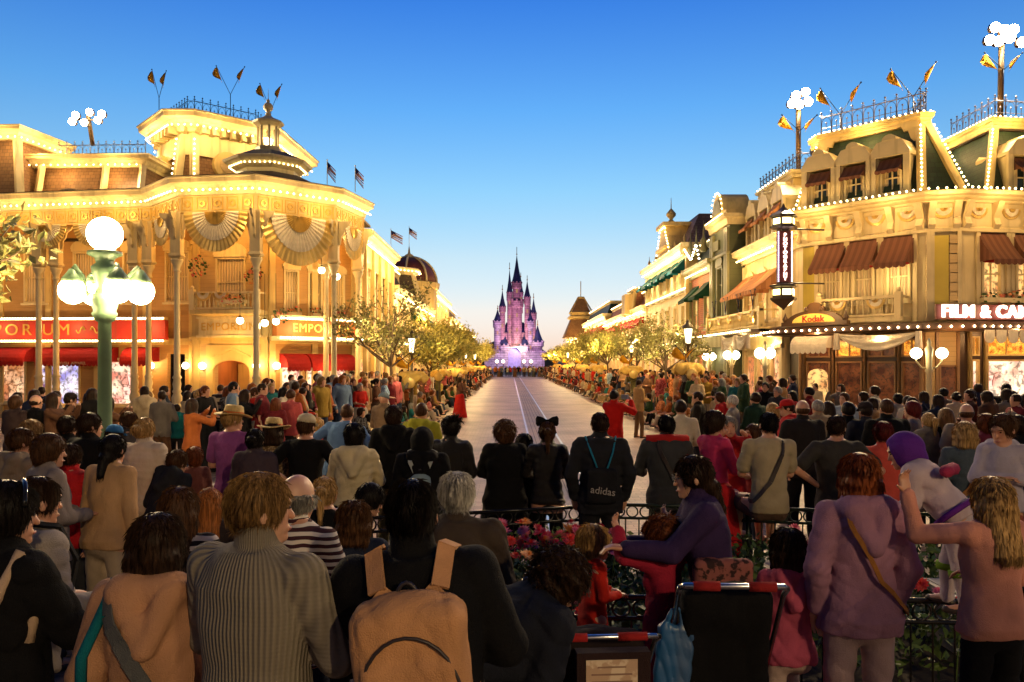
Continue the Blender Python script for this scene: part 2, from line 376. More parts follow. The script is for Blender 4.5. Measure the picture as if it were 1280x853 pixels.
def bulbs(b, pts, sp=.3, r=.035, closed=False):
    pts = [Vector(p) for p in pts]
    if closed: pts.append(pts[0])
    for a, c in zip(pts[:-1], pts[1:]):
        n = max(1, int((c-a).length/sp))
        for i in range(n): b.octa(a+(c-a)*((i+.5)/n), r)
def wall(b, L, z0, z1, ops=(), t=.25, u0=0):
    us = sorted({u0, L, *[o[0] for o in ops], *[o[1] for o in ops]}); zs = sorted({z0, z1, *[o[2] for o in ops], *[o[3] for o in ops]})
    us = [u for u in us if u0 <= u <= L]; zs = [z for z in zs if z0 <= z <= z1]
    for a, c in zip(us[:-1], us[1:]):
        run = None
        for p, q in zip(zs[:-1], zs[1:]):
            hole = any(o[0] <= (a+c)/2 <= o[1] and o[2] <= (p+q)/2 <= o[3] for o in ops)
            if not hole: run = [p, q] if run is None else [run[0], q]
            if hole and run: b.box(a, -t, run[0], c, 0, run[1]); run = None
        if run: b.box(a, -t, run[0], c, 0, run[1])
def window(F, u, z, w, h, parent, fm=M_ivory, pm=M_glassW, mun=(2, 2), arch=False, deep=.12, fw=.07, sill=True, curtain=False):
    b = MB(F); x0, x1 = u-w/2, u+w/2
    b.box(x0, -deep, z, x0+fw, .04, z+h); b.box(x1-fw, -deep, z, x1, .04, z+h); b.box(x0+fw, -deep, z+h-fw, x1-fw, .04, z+h); b.box(x0+fw, -deep, z, x1-fw, .04, z+fw)
    iw = (w-2*fw); ih = h-2*fw
    for i in range(1, mun[0]): b.box(x0+fw+iw*i/mun[0]-.018, -deep+.03, z+fw, x0+fw+iw*i/mun[0]+.018, -deep+.07, z+h-fw)
    for i in range(1, mun[1]): b.box(x0+fw, -deep+.032, z+fw+ih*i/mun[1]-.02, x1-fw, -deep+.068, z+fw+ih*i/mun[1]+.02)
    if sill: b.box(x0-.06, -deep, z-.08, x1+.06, .12, z-.002); b.box(x0-.04, -.02, z+h+.002, x1+.04, .09, z+h+.10)
    if arch:
        n = 10; pts = [(u+(w/2+.08)*math.cos(PI*i/n), z+h+.1+(w/2.6)*math.sin(PI*i/n)) for i in range(n+1)]
        b.prism(pts, -.02, .07)
    wd = b.build('window', fm, parent)
    g = MB(F); g.box(x0+fw, -deep-.03, z+fw, x1-fw, -deep+.01, z+h-fw); g.build('pane', pm, wd)
    if curtain:
        c = MB(F)
        for s in (-1, 1):
            xs = [u+s*(iw/2)*(1-k*.5/6) for k in range(7)]
            c.loft([[(xs[k], -deep+.016+.012*(k % 2), z+fw), (xs[k], -deep+.016+.012*(k % 2), z+h-fw)] for k in range(7)], cap=False, closed=False)
        c.build('curtain', M_curt, wd)
    return wd
def awning(F, u, z, w, parent, m, drop=.8, proj=.7, val=.16, name='awning', round_=False):
    b = MB(F); x0, x1 = u-w/2, u+w/2; n = 6
    if round_:
        pr = [(proj*math.sin(PI/2*i/n), z+drop*math.cos(PI/2*i/n)) for i in range(n+1)]
    else: pr = [(proj*i/n, z+drop*(1-i/n)-.05*math.sin(PI*i/n)) for i in range(n+1)]
    out = [[(x0, y+.01, zz), (x1, y+.01, zz)] for y, zz in pr]
    rings = [[(x0, y+.01, zz), (x1, y+.01, zz), (x1, y+.01, zz-.03), (x0, y+.01, zz-.03)] for y, zz in pr]
    b.loft(rings, True)
    for x in (x0+.01, x1-.01):      # closed cheeks
        b.add([(x, .01, z-.02)]+[(x, y, zz-.01) for y, zz in pr]+[(x, proj, z-.02)], [tuple(range(len(pr)+2))])
    k = max(3, int(w/.16))
    for i in range(k):
        a, c = x0+w*i/k, x0+w*(i+1)/k; mid = (a+c)/2; q = (c-a)/2
        pts = [(a, z-.01), (a, z-val*.55)]+[(mid-q*math.cos(PI*j/4), z-val*.55-val*.45*math.sin(PI*j/4)) for j in range(1, 4)]+[(c, z-val*.55), (c, z-.01)]
        b.prism(pts, proj-.004, proj+.016)
    return b.build(name, m, parent)
def fan(F, u, z, r, out, parent, name='bunting', drop=1.0):
    """pleated half rosette hanging from height z: gold rim, white inner field, gold heart"""
    e = None
    for nm, r0, r1, m, o in (('bunting', .68, 1.0, M_gold, 0), ('bunting_field', .3, .72, M_silk, .02), ('bunting_heart', .03, .33, M_gold, .045)):
        b = MB(F); n = 44; rings = []
        for i in range(n+1):
            a = PI+PI*i/n; k = (i % 2)*.04*r
            rings.append([(u+r*r0*math.cos(a), out+o+k*.4, z+r*drop*r0*math.sin(a)), (u+r*r1*math.cos(a), out+o+k, z+r*drop*r1*math.sin(a)),
                          (u+r*r1*math.cos(a), out+o+k-.02, z+r*drop*r1*math.sin(a)), (u+r*r0*math.cos(a), out+o+k*.4-.02, z+r*drop*r0*math.sin(a))])
        b.loft(rings, True)
        q = b.build(nm, m, parent if e is None else e)
        if e is None: e = q
    return e
def swag(F, u0, u1, z, sag, out, parent, name='swag', m=None):
    b = MB(F); n = 16; rings = []; k = 7
    for i in range(n+1):
        t = i/n; u = u0+(u1-u0)*t; s = 4*t*(1-t)
        rings.append([(u, out+.05*math.sin(j*2.1+t*3)+.05*s, z-.02-(sag*s+.02)*(j/(k-1))-.06*s) for j in range(k)]+[(u, out-.04, z-.02-(sag*s+.02)*(j/(k-1))-.06*s) for j in range(k-1, -1, -1)])
    b.loft(rings, True, True)
    for uu in (u0, u1):
        b.loft([[(uu+s2*(.07+.03*q)*(1+.5*((k2 % 2))), out+.02+.03*(k2 % 2)+(-.05 if s2 < 0 else 0)*0, z-q*sag*1.15) for k2, s2 in enumerate((-1, -.5, 0, .5, 1))]+[(uu+s2*(.07+.03*q), out-.04, z-q*sag*1.15) for s2 in (1, 0, -1)] for q in (0, .4, .8, 1)], True)
    return b.build(name, m or M_silk, parent)
def ironwork(pts, h, parent, m=M_iron, sp=.36, name='roof_railing', tall=.0):
    b = MB(); pts = [Vector(p) for p in pts]
    for a, c in zip(pts[:-1], pts[1:]):
        d = (c-a); L = d.length; n = max(1, round(L/sp)); d.normalize()
        for zz, rr in ((.06, .018), (h*.78, .018), (h*.28, .010)):
            b.tube([a+Vector((0, 0, zz)), c+Vector((0, 0, zz))], rr, 4, False)
        for i in range(n+1):
            p = a+(c-a)*(i/n); b.tube([p, p+Vector((0, 0, h*.98))], .014, 4, False); b.octa(p+Vector((0, 0, h*.98)), .045)
            b.tube([p+Vector((0, 0, h*.86))-d*.06, p+Vector((0, 0, h*.86))+d*.06], .012, 4, False)
            if i < n:
                s = L/n; q = a+(c-a)*((i+.5)/n)
                b.tube([p+Vector((0, 0, h*.06))+d*.02]+[q+d*(s*.46*math.cos(PI-PI*j/6))+Vector((0, 0, h*(.42+.33*math.sin(PI*j/6)))) for j in range(7)]+[p+d*(s-.02)+Vector((0, 0, h*.06))], .010, 4, False)
                b.tube([q+Vector((0, 0, .05)), q+Vector((0, 0, h*.52))], .010, 4, False); b.octa(q+Vector((0, 0, h*.5)), .04)
    return b.build(name, m, parent)
def balustrade(F, u0, u1, z, h, out, parent, m=M_ivory, name='balustrade', dep=.5):
    b = MB(F); b.box(u0, .0, z-.14, u1, out+.08, z); b.box(u0, out-.06, z+h-.08, u1, out+.06, z+h)
    b.box(u0, out-.04, z+.03, u1, out+.04, z+.09)
    n = max(2, int((u1-u0)/.16))
    for i in range(n): b.lathe((u0+(u1-u0)*(i+.5)/n, out, z), [(.03, .08), (.045, h*.3), (.02, h*.55), (.04, h*.75), (.03, h-.09)], 6)
    for u in (u0+.09, u1-.09): b.box(u-.09, out-.09, z, u+.09, out+.09, z+h+.08); b.ball((u, out, z+h+.15), .07, 8, 5)
    for u in (u0+.04, u1-.04): b.box(u-.03, 0, z+h-.07, u+.03, out, z+h-.01)
    return b.build(name, m, parent)
def column(x, y, z0, z1, r, parent, m=M_ivory, name='column', ped=.0):
    b = MB(); h = z1-z0
    if ped: b.box(x-r*2.1, y-r*2.1, z0, x+r*2.1, y+r*2.1, z0+ped); b.box(x-r*2.4, y-r*2.4, z0+ped, x+r*2.4, y+r*2.4, z0+ped+.06)
    q = z0+ped+(.06 if ped else 0)
    b.lathe((x, y, q), [(r*1.7, 0), (r*1.7, .06), (r*1.2, .1), (r*1.6, .2), (r*1.75, .34), (r*1.1, .48), (r*1.5, .55), (r*1.1, .62), (r*1.35, .8), (r*1.05, .95), (r*1.5, 1.02), (r, 1.1), (r*.86, z1-q-.5), (r*.9, z1-q-.45), (r*1.3, z1-q-.40), (r, z1-q-.36), (r*1.1, z1-q-.25), (r*1.9, z1-q-.06), (r*2.0, z1-q)], 12)
    return b.build(name, m, parent)
def dormer(F, u, z, w, h, parent, m=M_cream, aw=M_awnB, back=1.2, out=.0):
    """arched dormer: body, hooded top, window, small awning"""
    b = MB(F); 
    b.box(u-w/2, out-back, z, u-w/2+.16, out, z+h*.72); b.box(u+w/2-.16, out-back, z, u+w/2, out, z+h*.72); b.box(u-w/2+.16, out-back, z, u+w/2-.16, out, z+.1)
    n = 8; q = w/2+.08
    arch = [(u+q*c, z+h*.70+zz) for c, zz in ((1, 0), (1, .1), (.62, .32*h*.8), (.3, .34*h*.8), (-.3, .34*h*.8), (-.62, .32*h*.8), (-1, .1), (-1, 0))]
    b.prism(arch[::-1], out-back, out+.12)
    pts = [(u+.2*math.cos(PI*i/8), z+h*.7+.27*h+.12*math.sin(PI*i/8)*1.4) for i in range(9)]
    b.prism(pts[::-1], out-back, out+.14)
    for s in (-1, 1):
        b.box(u+s*(w/2-.02)-.09, out+.003, z, u+s*(w/2-.02)+.09, out+.10, z+h*.7); b.box(u+s*(w/2-.02)-.12, out+.0, z-.02, u+s*(w/2-.02)+.12, out+.16, z+.16)
    d = b.build('dormer', m, parent)
    window(F, u, z+.12, w-.36, h*.56, d, pm=M_darkglass, mun=(2, 2), sill=False, curtain=True)
    if aw: awning(F, u, z+h*.46, w-.34, d, aw, drop=.36, proj=.34, val=.12)
    return d
def pennants(p, parent, spread=.5, h=1.1, m=None, name='pennant_pole', az=0.0):
    """V-shaped pair of poles with furled yellow pennants"""
    p = Vector(p); m = m or M_pen
    b = MB(); b.tube([p, p+Vector((0, 0, h*.45))], .018, 5)
    ends = []
    for s in (-1, 1):
        e = p+Vector((s*spread*math.cos(az), s*spread*math.sin(az), h)); b.tube([p+Vector((0, 0, h*.45)), e], .013, 5); b.octa(e, .04); ends.append((s, e))
    r = b.build(name, M_iron, parent)
    for s, e in ends:
        c = MB(); d = Vector((s*math.cos(az), s*math.sin(az), 0)); ax = (e-(p+Vector((0, 0, h*.45)))).normalized()
        rings = []
        for k in range(7):
            t = k/6; ww = .34*(math.sin(PI*min(1, t*1.25+.08))**.8)*(1-t*.4)+.01
            q = e-ax*(.06+t*.55)+Vector((0, 0, -.2*t)); rings.append([q+Vector((0, .012, 0)), q+Vector((d.x*ww*(-s*(.85+.1*math.sin(k*1.7))), .02*math.sin(k*1.9), -ww*.55)), q+Vector((0, -.012, 0))])
        c.loft(rings, True, True); c.build('pennant', m, r)
M_pen = mat('saffron_cloth', (.75, .36, .02), .7, kind='cloth', sheen=.3)
M_flagstripe = None
def stars_flag(p, parent_none, h=.95, w=.42, lab=''):
    root = empty('roof_flag', p, lab, 'flag', 'small striped flags along the left roofline')
    b = MB(); P0 = Vector(p); b.tube([P0, P0+Vector((0, 0, h))], .014, 6); b.octa(P0+Vector((0, 0, h+.03)), .035); b.build('flagpole', M_ivory, root)
    red = mat('flag_red', (.45, .02, .03), .8, kind='cloth'); wh = mat('flag_white', (.7, .66, .6), .8, kind='cloth'); bl = mat('flag_blue', (.02, .03, .15), .8, kind='cloth')
    c = MB(); n = 9
    for k in range(9):
        c.mi = k % 2
        rows = []
        for i in range(n+1):
            t = i/n; x = w*t*.75; zt = P0.z+h*.98-(k/9)*.42-t*.34*(1+.2*math.sin(k)); y = .04*math.sin(t*7+k*.35)
            rows.append([(P0.x+x, P0.y+y, zt), (P0.x+x, P0.y+y, zt-.047), (P0.x+x, P0.y+y+.006, zt-.047), (P0.x+x, P0.y+y+.006, zt)])
        c.loft(rows, True, True)
    f = c.build('flag_cloth', [red, wh], root)
    d = MB(); d.loft([[(P0.x+w*.75*t, P0.y+.04*math.sin(t*7)-.012, P0.z+h*.985-t*.34), (P0.x+w*.75*t, P0.y+.04*math.sin(t*7)-.012, P0.z+h*.985-t*.34-.22)] for t in (0, .1, .2, .3, .4)], False, True, closed=False); d.build('canton', bl, f)
    return root
def globe_sconce(F, u, z, parent, r=.13):
    b = MB(F); b.tube([(u, 0, z-.12), (u, .12, z-.2), (u, .22, z-.12), (u, .22, z-r)], .014, 6); s = b.build('wall_lamp', M_dark, parent)
    g = MB(F); g.ball((u, .22, z), r, 12, 8); g.build('globe', M_globe, s)
def hanging_basket(p, r, m=M_pinkfl, label=None, parent=None, seed=0):
    rn = random.Random(seed); b = MB(); p = Vector(p)
    b.mi = 0
    for k in range(70):
        d = Vector((rn.gauss(0, 1), rn.gauss(0, 1), rn.gauss(0, 1))).normalized()*r*rn.uniform(.6, 1.05); d.z *= 1.1
        q = p+d; s = .055*rn.uniform(.7, 1.4); a = Vector((rn.uniform(-1, 1), rn.uniform(-1, 1), rn.uniform(-1, 1))).normalized()*s; c = a.cross(Vector((.3, .5, .8))).normalized()*s
        b.mi = 1 if rn.random() < .4 else 0
        b.add([q-a, q-c, q+a, q+c], [(0, 1, 2, 3)])
    return b.build('flower_basket', [M_leaf, m], parent)
def flower_box(F, u, z, w, parent, out=.14, seed=0):
    b = MB(F); b.box(u-w/2, out-.12, z, u+w/2, out+.1, z+.14); bx = b.build('flower_box', M_ivory, parent); rn = random.Random(seed); c = MB(F)
    for k in range(int(w*70)):
        q = Vector((u+rn.uniform(-w/2, w/2), out+rn.uniform(-.1, .16), z+.14+rn.uniform(-.16, .2))); s = .05*rn.uniform(.7, 1.5)
        a = Vector((rn.uniform(-1, 1), rn.uniform(-1, 1), rn.uniform(-1, 1))).normalized()*s; d = a.cross(Vector((.3, .5, .8))).normalized()*s
        c.mi = 1 if rn.random() < .45 else 0; c.add([q-a, q-d, q+a, q+d], [(0, 1, 2, 3)])
    c.build('flowers', [M_leaf, M_pinkfl], bx)
def offs(plan, d):
    """offset an open polyline to its right by d"""
    out = []; n = len(plan); P_ = [Vector(p) for p in plan]
    for i in range(n):
        d1 = (P_[i]-P_[i-1]).normalized() if i else (P_[1]-P_[0]).normalized(); d2 = (P_[i+1]-P_[i]).normalized() if i < n-1 else d1
        n1 = Vector((d1.y, -d1.x)); n2 = Vector((d2.y, -d2.x)); mm = n1+n2; mm = mm/max(.3, mm.length_squared/2); out.append((P_[i].x+mm.x*d, P_[i].y+mm.y*d))
    return out
def cornice(plan, z, parent, m=M_ivory, h=.5, out=.45, closed=False, name='cornice'):
    b = MB(); b.sweep(plan, [(-.1, z-h), (.10, z-h), (.12, z-h*.8), (out*.45, z-h*.62), (out*.55, z-h*.45), (out*.9, z-h*.36), (out*.93, z-h*.12), (out, z-h*.08), (out, z), (-.1, z+.04)], closed)
    return b.build(name, m, parent)
def lights_on(plan, z, out, parent, sp=.3, r=.035, m=M_bulb, closed=False, watts=0, every=2.2, name='string_lights', col=(1, .60, .21)):
    q = offs(plan, out) if not closed else offs(list(plan)+[plan[0]], out); pts = [(x, y, z) for x, y in q]
    b = MB(); bulbs(b, pts, sp, r); o = b.build(name, m, parent)
    if watts:
        q2 = offs(plan, out+.45)
        for a, c in zip(q2[:-1], q2[1:]):
            a = Vector((*a, z-.35)); c = Vector((*c, z-.35)); n = max(1, round((c-a).length/every))
            for i in range(n): plamp(a+(c-a)*((i+.5)/n), watts, col)
    return o
# ================================================================== left: corner store with octagonal veranda
Lr = empty('corner_store', (-9, 30, 0), 'cream corner store with octagonal two storey veranda, gold bunting and EMPORIUM signs', 'building')
EV = [(-22, 29.6), (-18.6, 29.15), (-13.05, 28.3), (-11.3, 26.5), (-8.3, 26.1), (-5.9, 28.3), (-5.3, 31)]
ZE = 8.05
IN = offs(EV, -.45)
cornice(IN, 8.42, Lr, h=.55, out=.5); lights_on(IN, 7.98, .36, Lr, sp=.24, r=.04, watts=19, every=1.7, m=M_bulb)
b = MB(); b.sweep(IN, [(-.02, 7.30), (.06, 7.30), (.06, 7.86), (-.02, 7.86)]); b.build('frieze', M_cream, Lr)
b = MB()      # rosette lattice panels of the frieze
for p, q in zip(IN[:-1], IN[1:]):
    F, L = frame(p, q); b.fr = F; b.flip = True
    n = max(1, int(L/.48))
    for i in range(n):
        u = L*(i+.5)/n; b.box(u-.19, .062, 7.36, u+.19, .085, 7.39); b.box(u-.19, .062, 7.77, u+.19, .085, 7.80); b.box(u-.2, .062, 7.36, u-.17, .086, 7.8); b.box(u+.17, .062, 7.36, u+.2, .086, 7.8)
        for k in range(8):
            a = k*PI/4; b.box(u+.09*math.cos(a)-.035, .062, 7.58+.09*math.sin(a)-.035, u+.09*math.cos(a)+.035, .092, 7.58+.09*math.sin(a)+.035)
b.build('rosette_panels', M_goldp, Lr)
# porch ceiling and roof
b = MB(); pl = [(-22, 34)]+[tuple(p) for p in EV]+[(-5.3, 34)]; ring = offs(EV, -.5)
b.slab([(-22, 33.2)]+ring+[(-5.8, 33.2)], 7.86, 7.95); b.build('porch_ceiling', M_tan, Lr)
b = MB(); r0 = offs(EV, -.02); r1 = [(-22, 33.5), (-16, 33.4), (-12, 32.5), (-10.3, 30.7), (-8.9, 30.5), (-7.3, 31.7), (-6.9, 33)]
b.loft([[(x, y, 8.46) for x, y in r0], [(x, y, 9.05) for x, y in r1]], False, closed=False); b.build('porch_roof', M_darkroof, Lr)
# columns with flared brackets
cols = [(-17.3, 29.35), (-16.75, 29.5), (-13.6, 28.95), (-13.0, 28.75), (-11.25, 27.0), (-8.45, 26.6), (-6.3, 28.55), (-6.75, 29.3), (-5.85, 30.7)]
for x, y in cols:
    column(x, y, .13, 5.75, .105, Lr, ped=.55)
    b = MB(); b.box(x-.17, y-.17, 5.95, x+.17, y+.17, 7.32)
    b.lathe((x, y, 5.75), [(.16, 0), (.3, .1), (.24, .2)], 4, False, PI/4)
    for a in (0, PI/2, PI, 3*PI/2):
        ca, sa = math.cos(a), math.sin(a); pr = [(.17, 7.3), (.62, 7.3), (.55, 7.15), (.40, 7.05), (.36, 6.85), (.27, 6.75), (.25, 6.5), (.17, 6.4)]
        F = Matrix(((ca, -sa, 0, x), (sa, ca, 0, y), (0, 0, 1, 0), (0, 0, 0, 1))); b.fr = F; b.prism(pr, -.035, .035); b.fr = None
    b.build('column_bracket', M_cream2, Lr)
for i, (p, q, u, r, dr) in enumerate(((1, 2, .28, .85, 1.0), (1, 2, .62, .85, 1.0), (2, 3, .5, .85, 1.15), (3, 4, .50, 1.13, 1.18), (4, 5, .5, 1.42, 1.2), (5, 6, .5, 1.0, 1.2))):
    F, L = frame(IN[p], IN[q]); fan(F, L*u, 7.28, r, .16, Lr, drop=dr)
# inner walls: south wall, bay, angled shop front, street wall
inner = [(-22, 31.6), (-12.2, 31.0), (-11.6, 29.3), (-8.75, 28.95), (-6.1, 31.6), (-5.8, 39.2)]
doors = {2: [(.95, 2.25, .13, 2.85)]}
for k, (p, q) in enumerate(zip(inner[:-1], inner[1:])):
    F, L = frame(p, q)
    ops = []
    if k == 0: ops = [(1.8, 3.0, .7, 2.5), (3.5, 5.2, .6, 2.35), (6.2, 7.3, .6, 2.35), (8.7, 9.4, .13, 2.6)]+[(a, a+1.0, 4.6, 6.6) for a in (.9, 2.9, 4.9, 6.9, 8.6)]
    if k == 2: ops = [(.82, 2.2, .13, 2.45), (.85, 2.0, 4.3, 6.1)]
    if k == 3: ops = [(.45, 1.35, .5, 2.15), (1.5, 2.35, .5, 2.15), (2.5, 3.35, .5, 2.15)]+[(a, a+.62, 4.0, 5.7) for a in (.6, 1.6, 2.6)]
    if k == 4: ops = [(a, a+1.5, .4, 2.3) for a in (.5, 2.6, 4.9)]+[(a, a+.85, 4.1, 5.9) for a in (.6, 2.2, 3.8, 5.4)]
    b = MB(F); wall(b, L, .12, 7.86 if k < 4 else 7.0, ops); b.build('wall', M_ochre if k in (0, 3) else M_tan, Lr)
    for o in ops:
        up = o[2] > 3
        if k == 2 and not up: continue
        if k == 0 and o[0] == 8.7: continue
        pm = (M_glassW if not (k == 2) else M_curt) if up else {0: (M_shop, M_shopB, M_shopP, M_shop)[ops.index(o) % 4], 3: M_shopP, 4: M_shop}[k]
        window(F, (o[0]+o[1])/2, o[2], o[1]-o[0], o[3]-o[2], Lr, fm=M_ivory, pm=pm if not up else (M_curt if k != 4 else M_glassW), mun=(1, 1) if not up else (1, 2), arch=up, deep=.1)
    # pilasters
    b = MB(F); n = max(1, round(L/2.0))
    for i in range(n+1):
        u = min(max(L*i/n, .12), L-.12); b.box(u-.12, .0, .12, u+.12, .07, 7.0); b.box(u-.16, .0, 6.6, u+.16, .12, 6.72)
    bs(b, 'pilaster', M_cream, Lr)
    b = MB(F); b.box(0, 0, 3.08, L, .16, 3.2); b.box(0, 0, 2.95, L, .1, 3.08); b.build('string_course', M_cream, Lr)
    if k in (0, 2, 3):
        for u in ((L*.83, L*.97) if k == 0 else ((.45, 2.5) if k == 2 else (.2,))): globe_sconce(F, u, 2.15, Lr); plamp(F @ Vector((u, .6, 2.2)), 16, (1, .5, .13))
# red band sign with white light lines (south wall)
F, L = frame(inner[0], inner[1])
b = MB(F); b.box(0, .17, 3.14, L-1.0, .42, 3.9); sg = b.build('red_sign', M_red, Lr)
b = MB(F); b.box(0, .17, 3.9, L-1.0, .50, 4.0); b.box(0, .17, 3.05, L-1.0, .50, 3.14); b.build('sign_trim', M_ivory, sg)
b = MB(); bulbs(b, [F @ Vector((0, .53, 3.96)), F @ Vector((L-1.0, .53, 3.96))], .11, .038); bulbs(b, [F @ Vector((0, .53, 3.1)), F @ Vector((L-1.0, .53, 3.1))], .11, .038); b.build('string_lights', M_bulbw, sg)
text_mesh('EMPORIUM', 'lettering', M_goldp, sg, text_frame(F, 2.95, .425, 3.52), .62, spacing=1.35, sx=1.1)
b = MB(F)
for s in (-1, 1):
    b.tube([(5.75+s*(.1+.35*t)+0, .44, 3.52+.13*math.sin(t*2*PI)) for t in [i/14 for i in range(15)]], .02, 5)
    b.tube([(5.75+s*(.45-.3*t), .44, 3.52-.1*math.sin(t*2*PI)) for t in [i/10 for i in range(11)]], .014, 5)
b.build('scroll', M_goldp, sg)
for u in (2, 5, 8): plamp(F @ Vector((u, 1.2, 3.6)), 16, (1, .55, .2))
# red awnings with lettered valance
for u, w in ((2.1, 2.6), (5.3, 2.9), (7.8, 1.2)):
    a = awning(F, u, 2.32, w, Lr, M_awnR, drop=.55, proj=.75, val=.2, round_=True)
    if w > 2.8: text_mesh('STYLISH  APPAREL', 'lettering', mat('valance_text', (.5, .35, .25), .7), a, text_frame(F, u, .79, 2.24), .15, .004)
# white EMPORIUM sign, arched doorway and balcony on the bay
F, L = frame(inner[2], inner[3])
b = MB(F); b.box(.35, .17, 3.25, 2.65, .30, 3.85); b.box(.28, .16, 3.85, 2.72, .36, 3.93); b.box(.28, .16, 3.17, 2.72, .36, 3.25); sg = b.build('white_sign', M_ivory, Lr)
text_mesh('EMPORIUM', 'lettering', M_goldp, sg, text_frame(F, 1.5, .305, 3.55), .40, .015, spacing=1.1)
b = MB(F)
pts = [(.55, .13), (.82, .13), (.82, 2.0)]+[(.82+.69*(1-math.cos(PI/2*i/5)), 2.0+.34*math.sin(PI/2*i/5)) for i in range(1, 6)]+[(1.51+.69*math.sin(PI/2*i/5), 2.0+.34*math.cos(PI/2*i/5)) for i in range(1, 6)]+[(2.2, .13), (2.47, .13), (2.47, 2.9), (.55, 2.9)]
b.prism(pts[::-1], .0, .14); b.prism([(.75, 2.42), (1.51, 2.72), (2.27, 2.42), (2.27, 2.5), (1.51, 2.82), (.75, 2.5)][::-1], .14, .19); ar = b.build('doorway_arch', M_cream, Lr)
b = MB(F); b.box(.5, -2.4, .12, 2.5, -2.3, 3.0); b.box(.5, -2.3, .12, .58, -.25, 2.9); b.box(2.42, -2.3, .12, 2.5, -.25, 2.9); b.box(.5, -2.3, 2.8, 2.5, -.25, 2.9); b.build('vestibule', M_rust, Lr)
b = MB(F); b.box(.65, -2.29, .13, 1.15, -2.2, 2.2); b.box(1.7, -2.29, .13, 2.3, -2.2, 2.2); bs(b, 'door', M_cream, Lr)
plamp(F @ Vector((1.5, -1.2, 2.4)), 22, (1, .5, .15))
b = MB(F); b.slab([(.1, .0), (2.9, .0), (2.75, .75), (.25, .75)][::-1], 4.0, 4.14); b.loft([[(.1, 0, 4.0), (2.9, 0, 4.0), (2.7, .7, 4.0), (.3, .7, 4.0)], [(.3, 0, 3.93), (2.7, 0, 3.93), (2.5, .35, 3.93), (.5, .35, 3.93)]]); b.build('balcony_floor', M_cream, Lr)
balustrade(F, .2, 2.8, 4.15, .65, .62, Lr)
flower_box(F, 1.9, 4.35, .9, Lr, out=.75, seed=3); fan(F, .75, 4.75, .3, .72, Lr); fan(F, 1.4, 4.75, .3, .72, Lr)
# red EMPORIUM sign, awnings, window boxes on the angled shop front
F, L = frame(inner[3], inner[4])
b = MB(F); b.box(.05, .17, 3.22, L-.1, .50, 3.82); sg = b.build('red_sign', mat('orange_sign', (.45, .15, .03), .5, kind='plain'), Lr)
b = MB(F); b.box(.0, .17, 3.82, L-.05, .62, 3.98); b.box(.0, .17, 3.06, L-.05, .62, 3.22); b.build('sign_trim', M_ivory, sg)
b = MB(); 
for z in (3.86, 3.16): bulbs(b, [F @ Vector((.1, .65, z)), F @ Vector((L-.1, .65, z))], .11, .035)
b.build('string_lights', M_bulbw, sg)
text_mesh('EMPORIUM', 'lettering', mat('lettering_yellow', (.85, .6, .1), .5, emit=(1, .6, .1), es=.5), sg, text_frame(F, L/2, .51, 3.52), .44, spacing=1.15)
for u in (.9, 1.93, 2.93): awning(F, u, 2.1, .96, Lr, M_awnR, drop=.5, proj=.6, round_=True)
for u in (.91, 1.91, 2.91): flower_box(F, u, 3.98, .6, Lr, seed=int(u*9))
for u in (1, 2.6): plamp(F @ Vector((u, 1.2, 3.5)), 30, (1, .62, .22)); 
plamp(F @ Vector((2, 1.0, 1.9)), 20, (1, .55, .2))
# triple hanging globes in front of the bay and the shop front
def hang_lamp(p, n=1, lab=''):
    r = empty('hanging_lamp', p, lab, 'lamp', 'globe lamps hung on chains'); p = Vector(p); b = MB(); g = MB()
    for k in range(n):
        q = p+Vector((.22*math.cos(k*2.1), .22*math.sin(k*2.1), -.1*(k % 2)))*(1 if n > 1 else 0)
        b.tube([q+Vector((0, 0, 1.7)), q+Vector((0, 0, .12))], .012, 5); b.lathe(q+Vector((0, 0, .1)), [(.02, .08), (.07, .03), (.08, 0)], 8); g.ball(q, .125, 12, 8)
    bs(b, 'chain', M_dark, r); bs(g, 'globe', M_globe, r)
hang_lamp(W(300, 401, 27.5), 1, 'single hanging globe lamp left of the EMPORIUM shop front'); hang_lamp(W(323, 404, 27.6), 2, 'pair of hanging globe lamps by the large veranda column')
hang_lamp(W(345, 402, 28.2), 1, 'hanging globe lamp at the start of the red EMPORIUM sign'); hang_lamp(W(402, 338, 28.5), 1, 'upper hanging globe under the second bunting fan'); hang_lamp(W(421, 346, 29.5), 1, 'upper hanging globe beside the street side columns')
tag(hanging_basket(W(247, 333, 27.8), .33, seed=1), 'round flower basket hanging above the veranda balcony', 'flower basket', 'flower baskets'); tag(hanging_basket(W(318, 343, 28.6), .33, seed=2), 'flower basket hanging behind the big veranda column', 'flower basket', 'flower baskets')
tag(hanging_basket(W(351, 395, 28.4), .28, seed=5), 'low flower basket hanging beside the red shop sign', 'flower basket', 'flower baskets')
# inside of the porch is lit
for x, y, z, w in ((-19, 30.2, 6.9, 45), (-15.5, 29.8, 6.9, 45), (-12.5, 29.2, 6.9, 30), (-10.2, 27.9, 6.9, 60), (-7.8, 28.5, 6.9, 60), (-6.5, 30.0, 6.6, 40), (-10, 28.2, 2.9, 30), (-14.5, 30.2, 2.9, 22), (-18.5, 30.4, 2.9, 22)): plamp((x, y, z), w*.58, (1, .48, .11))
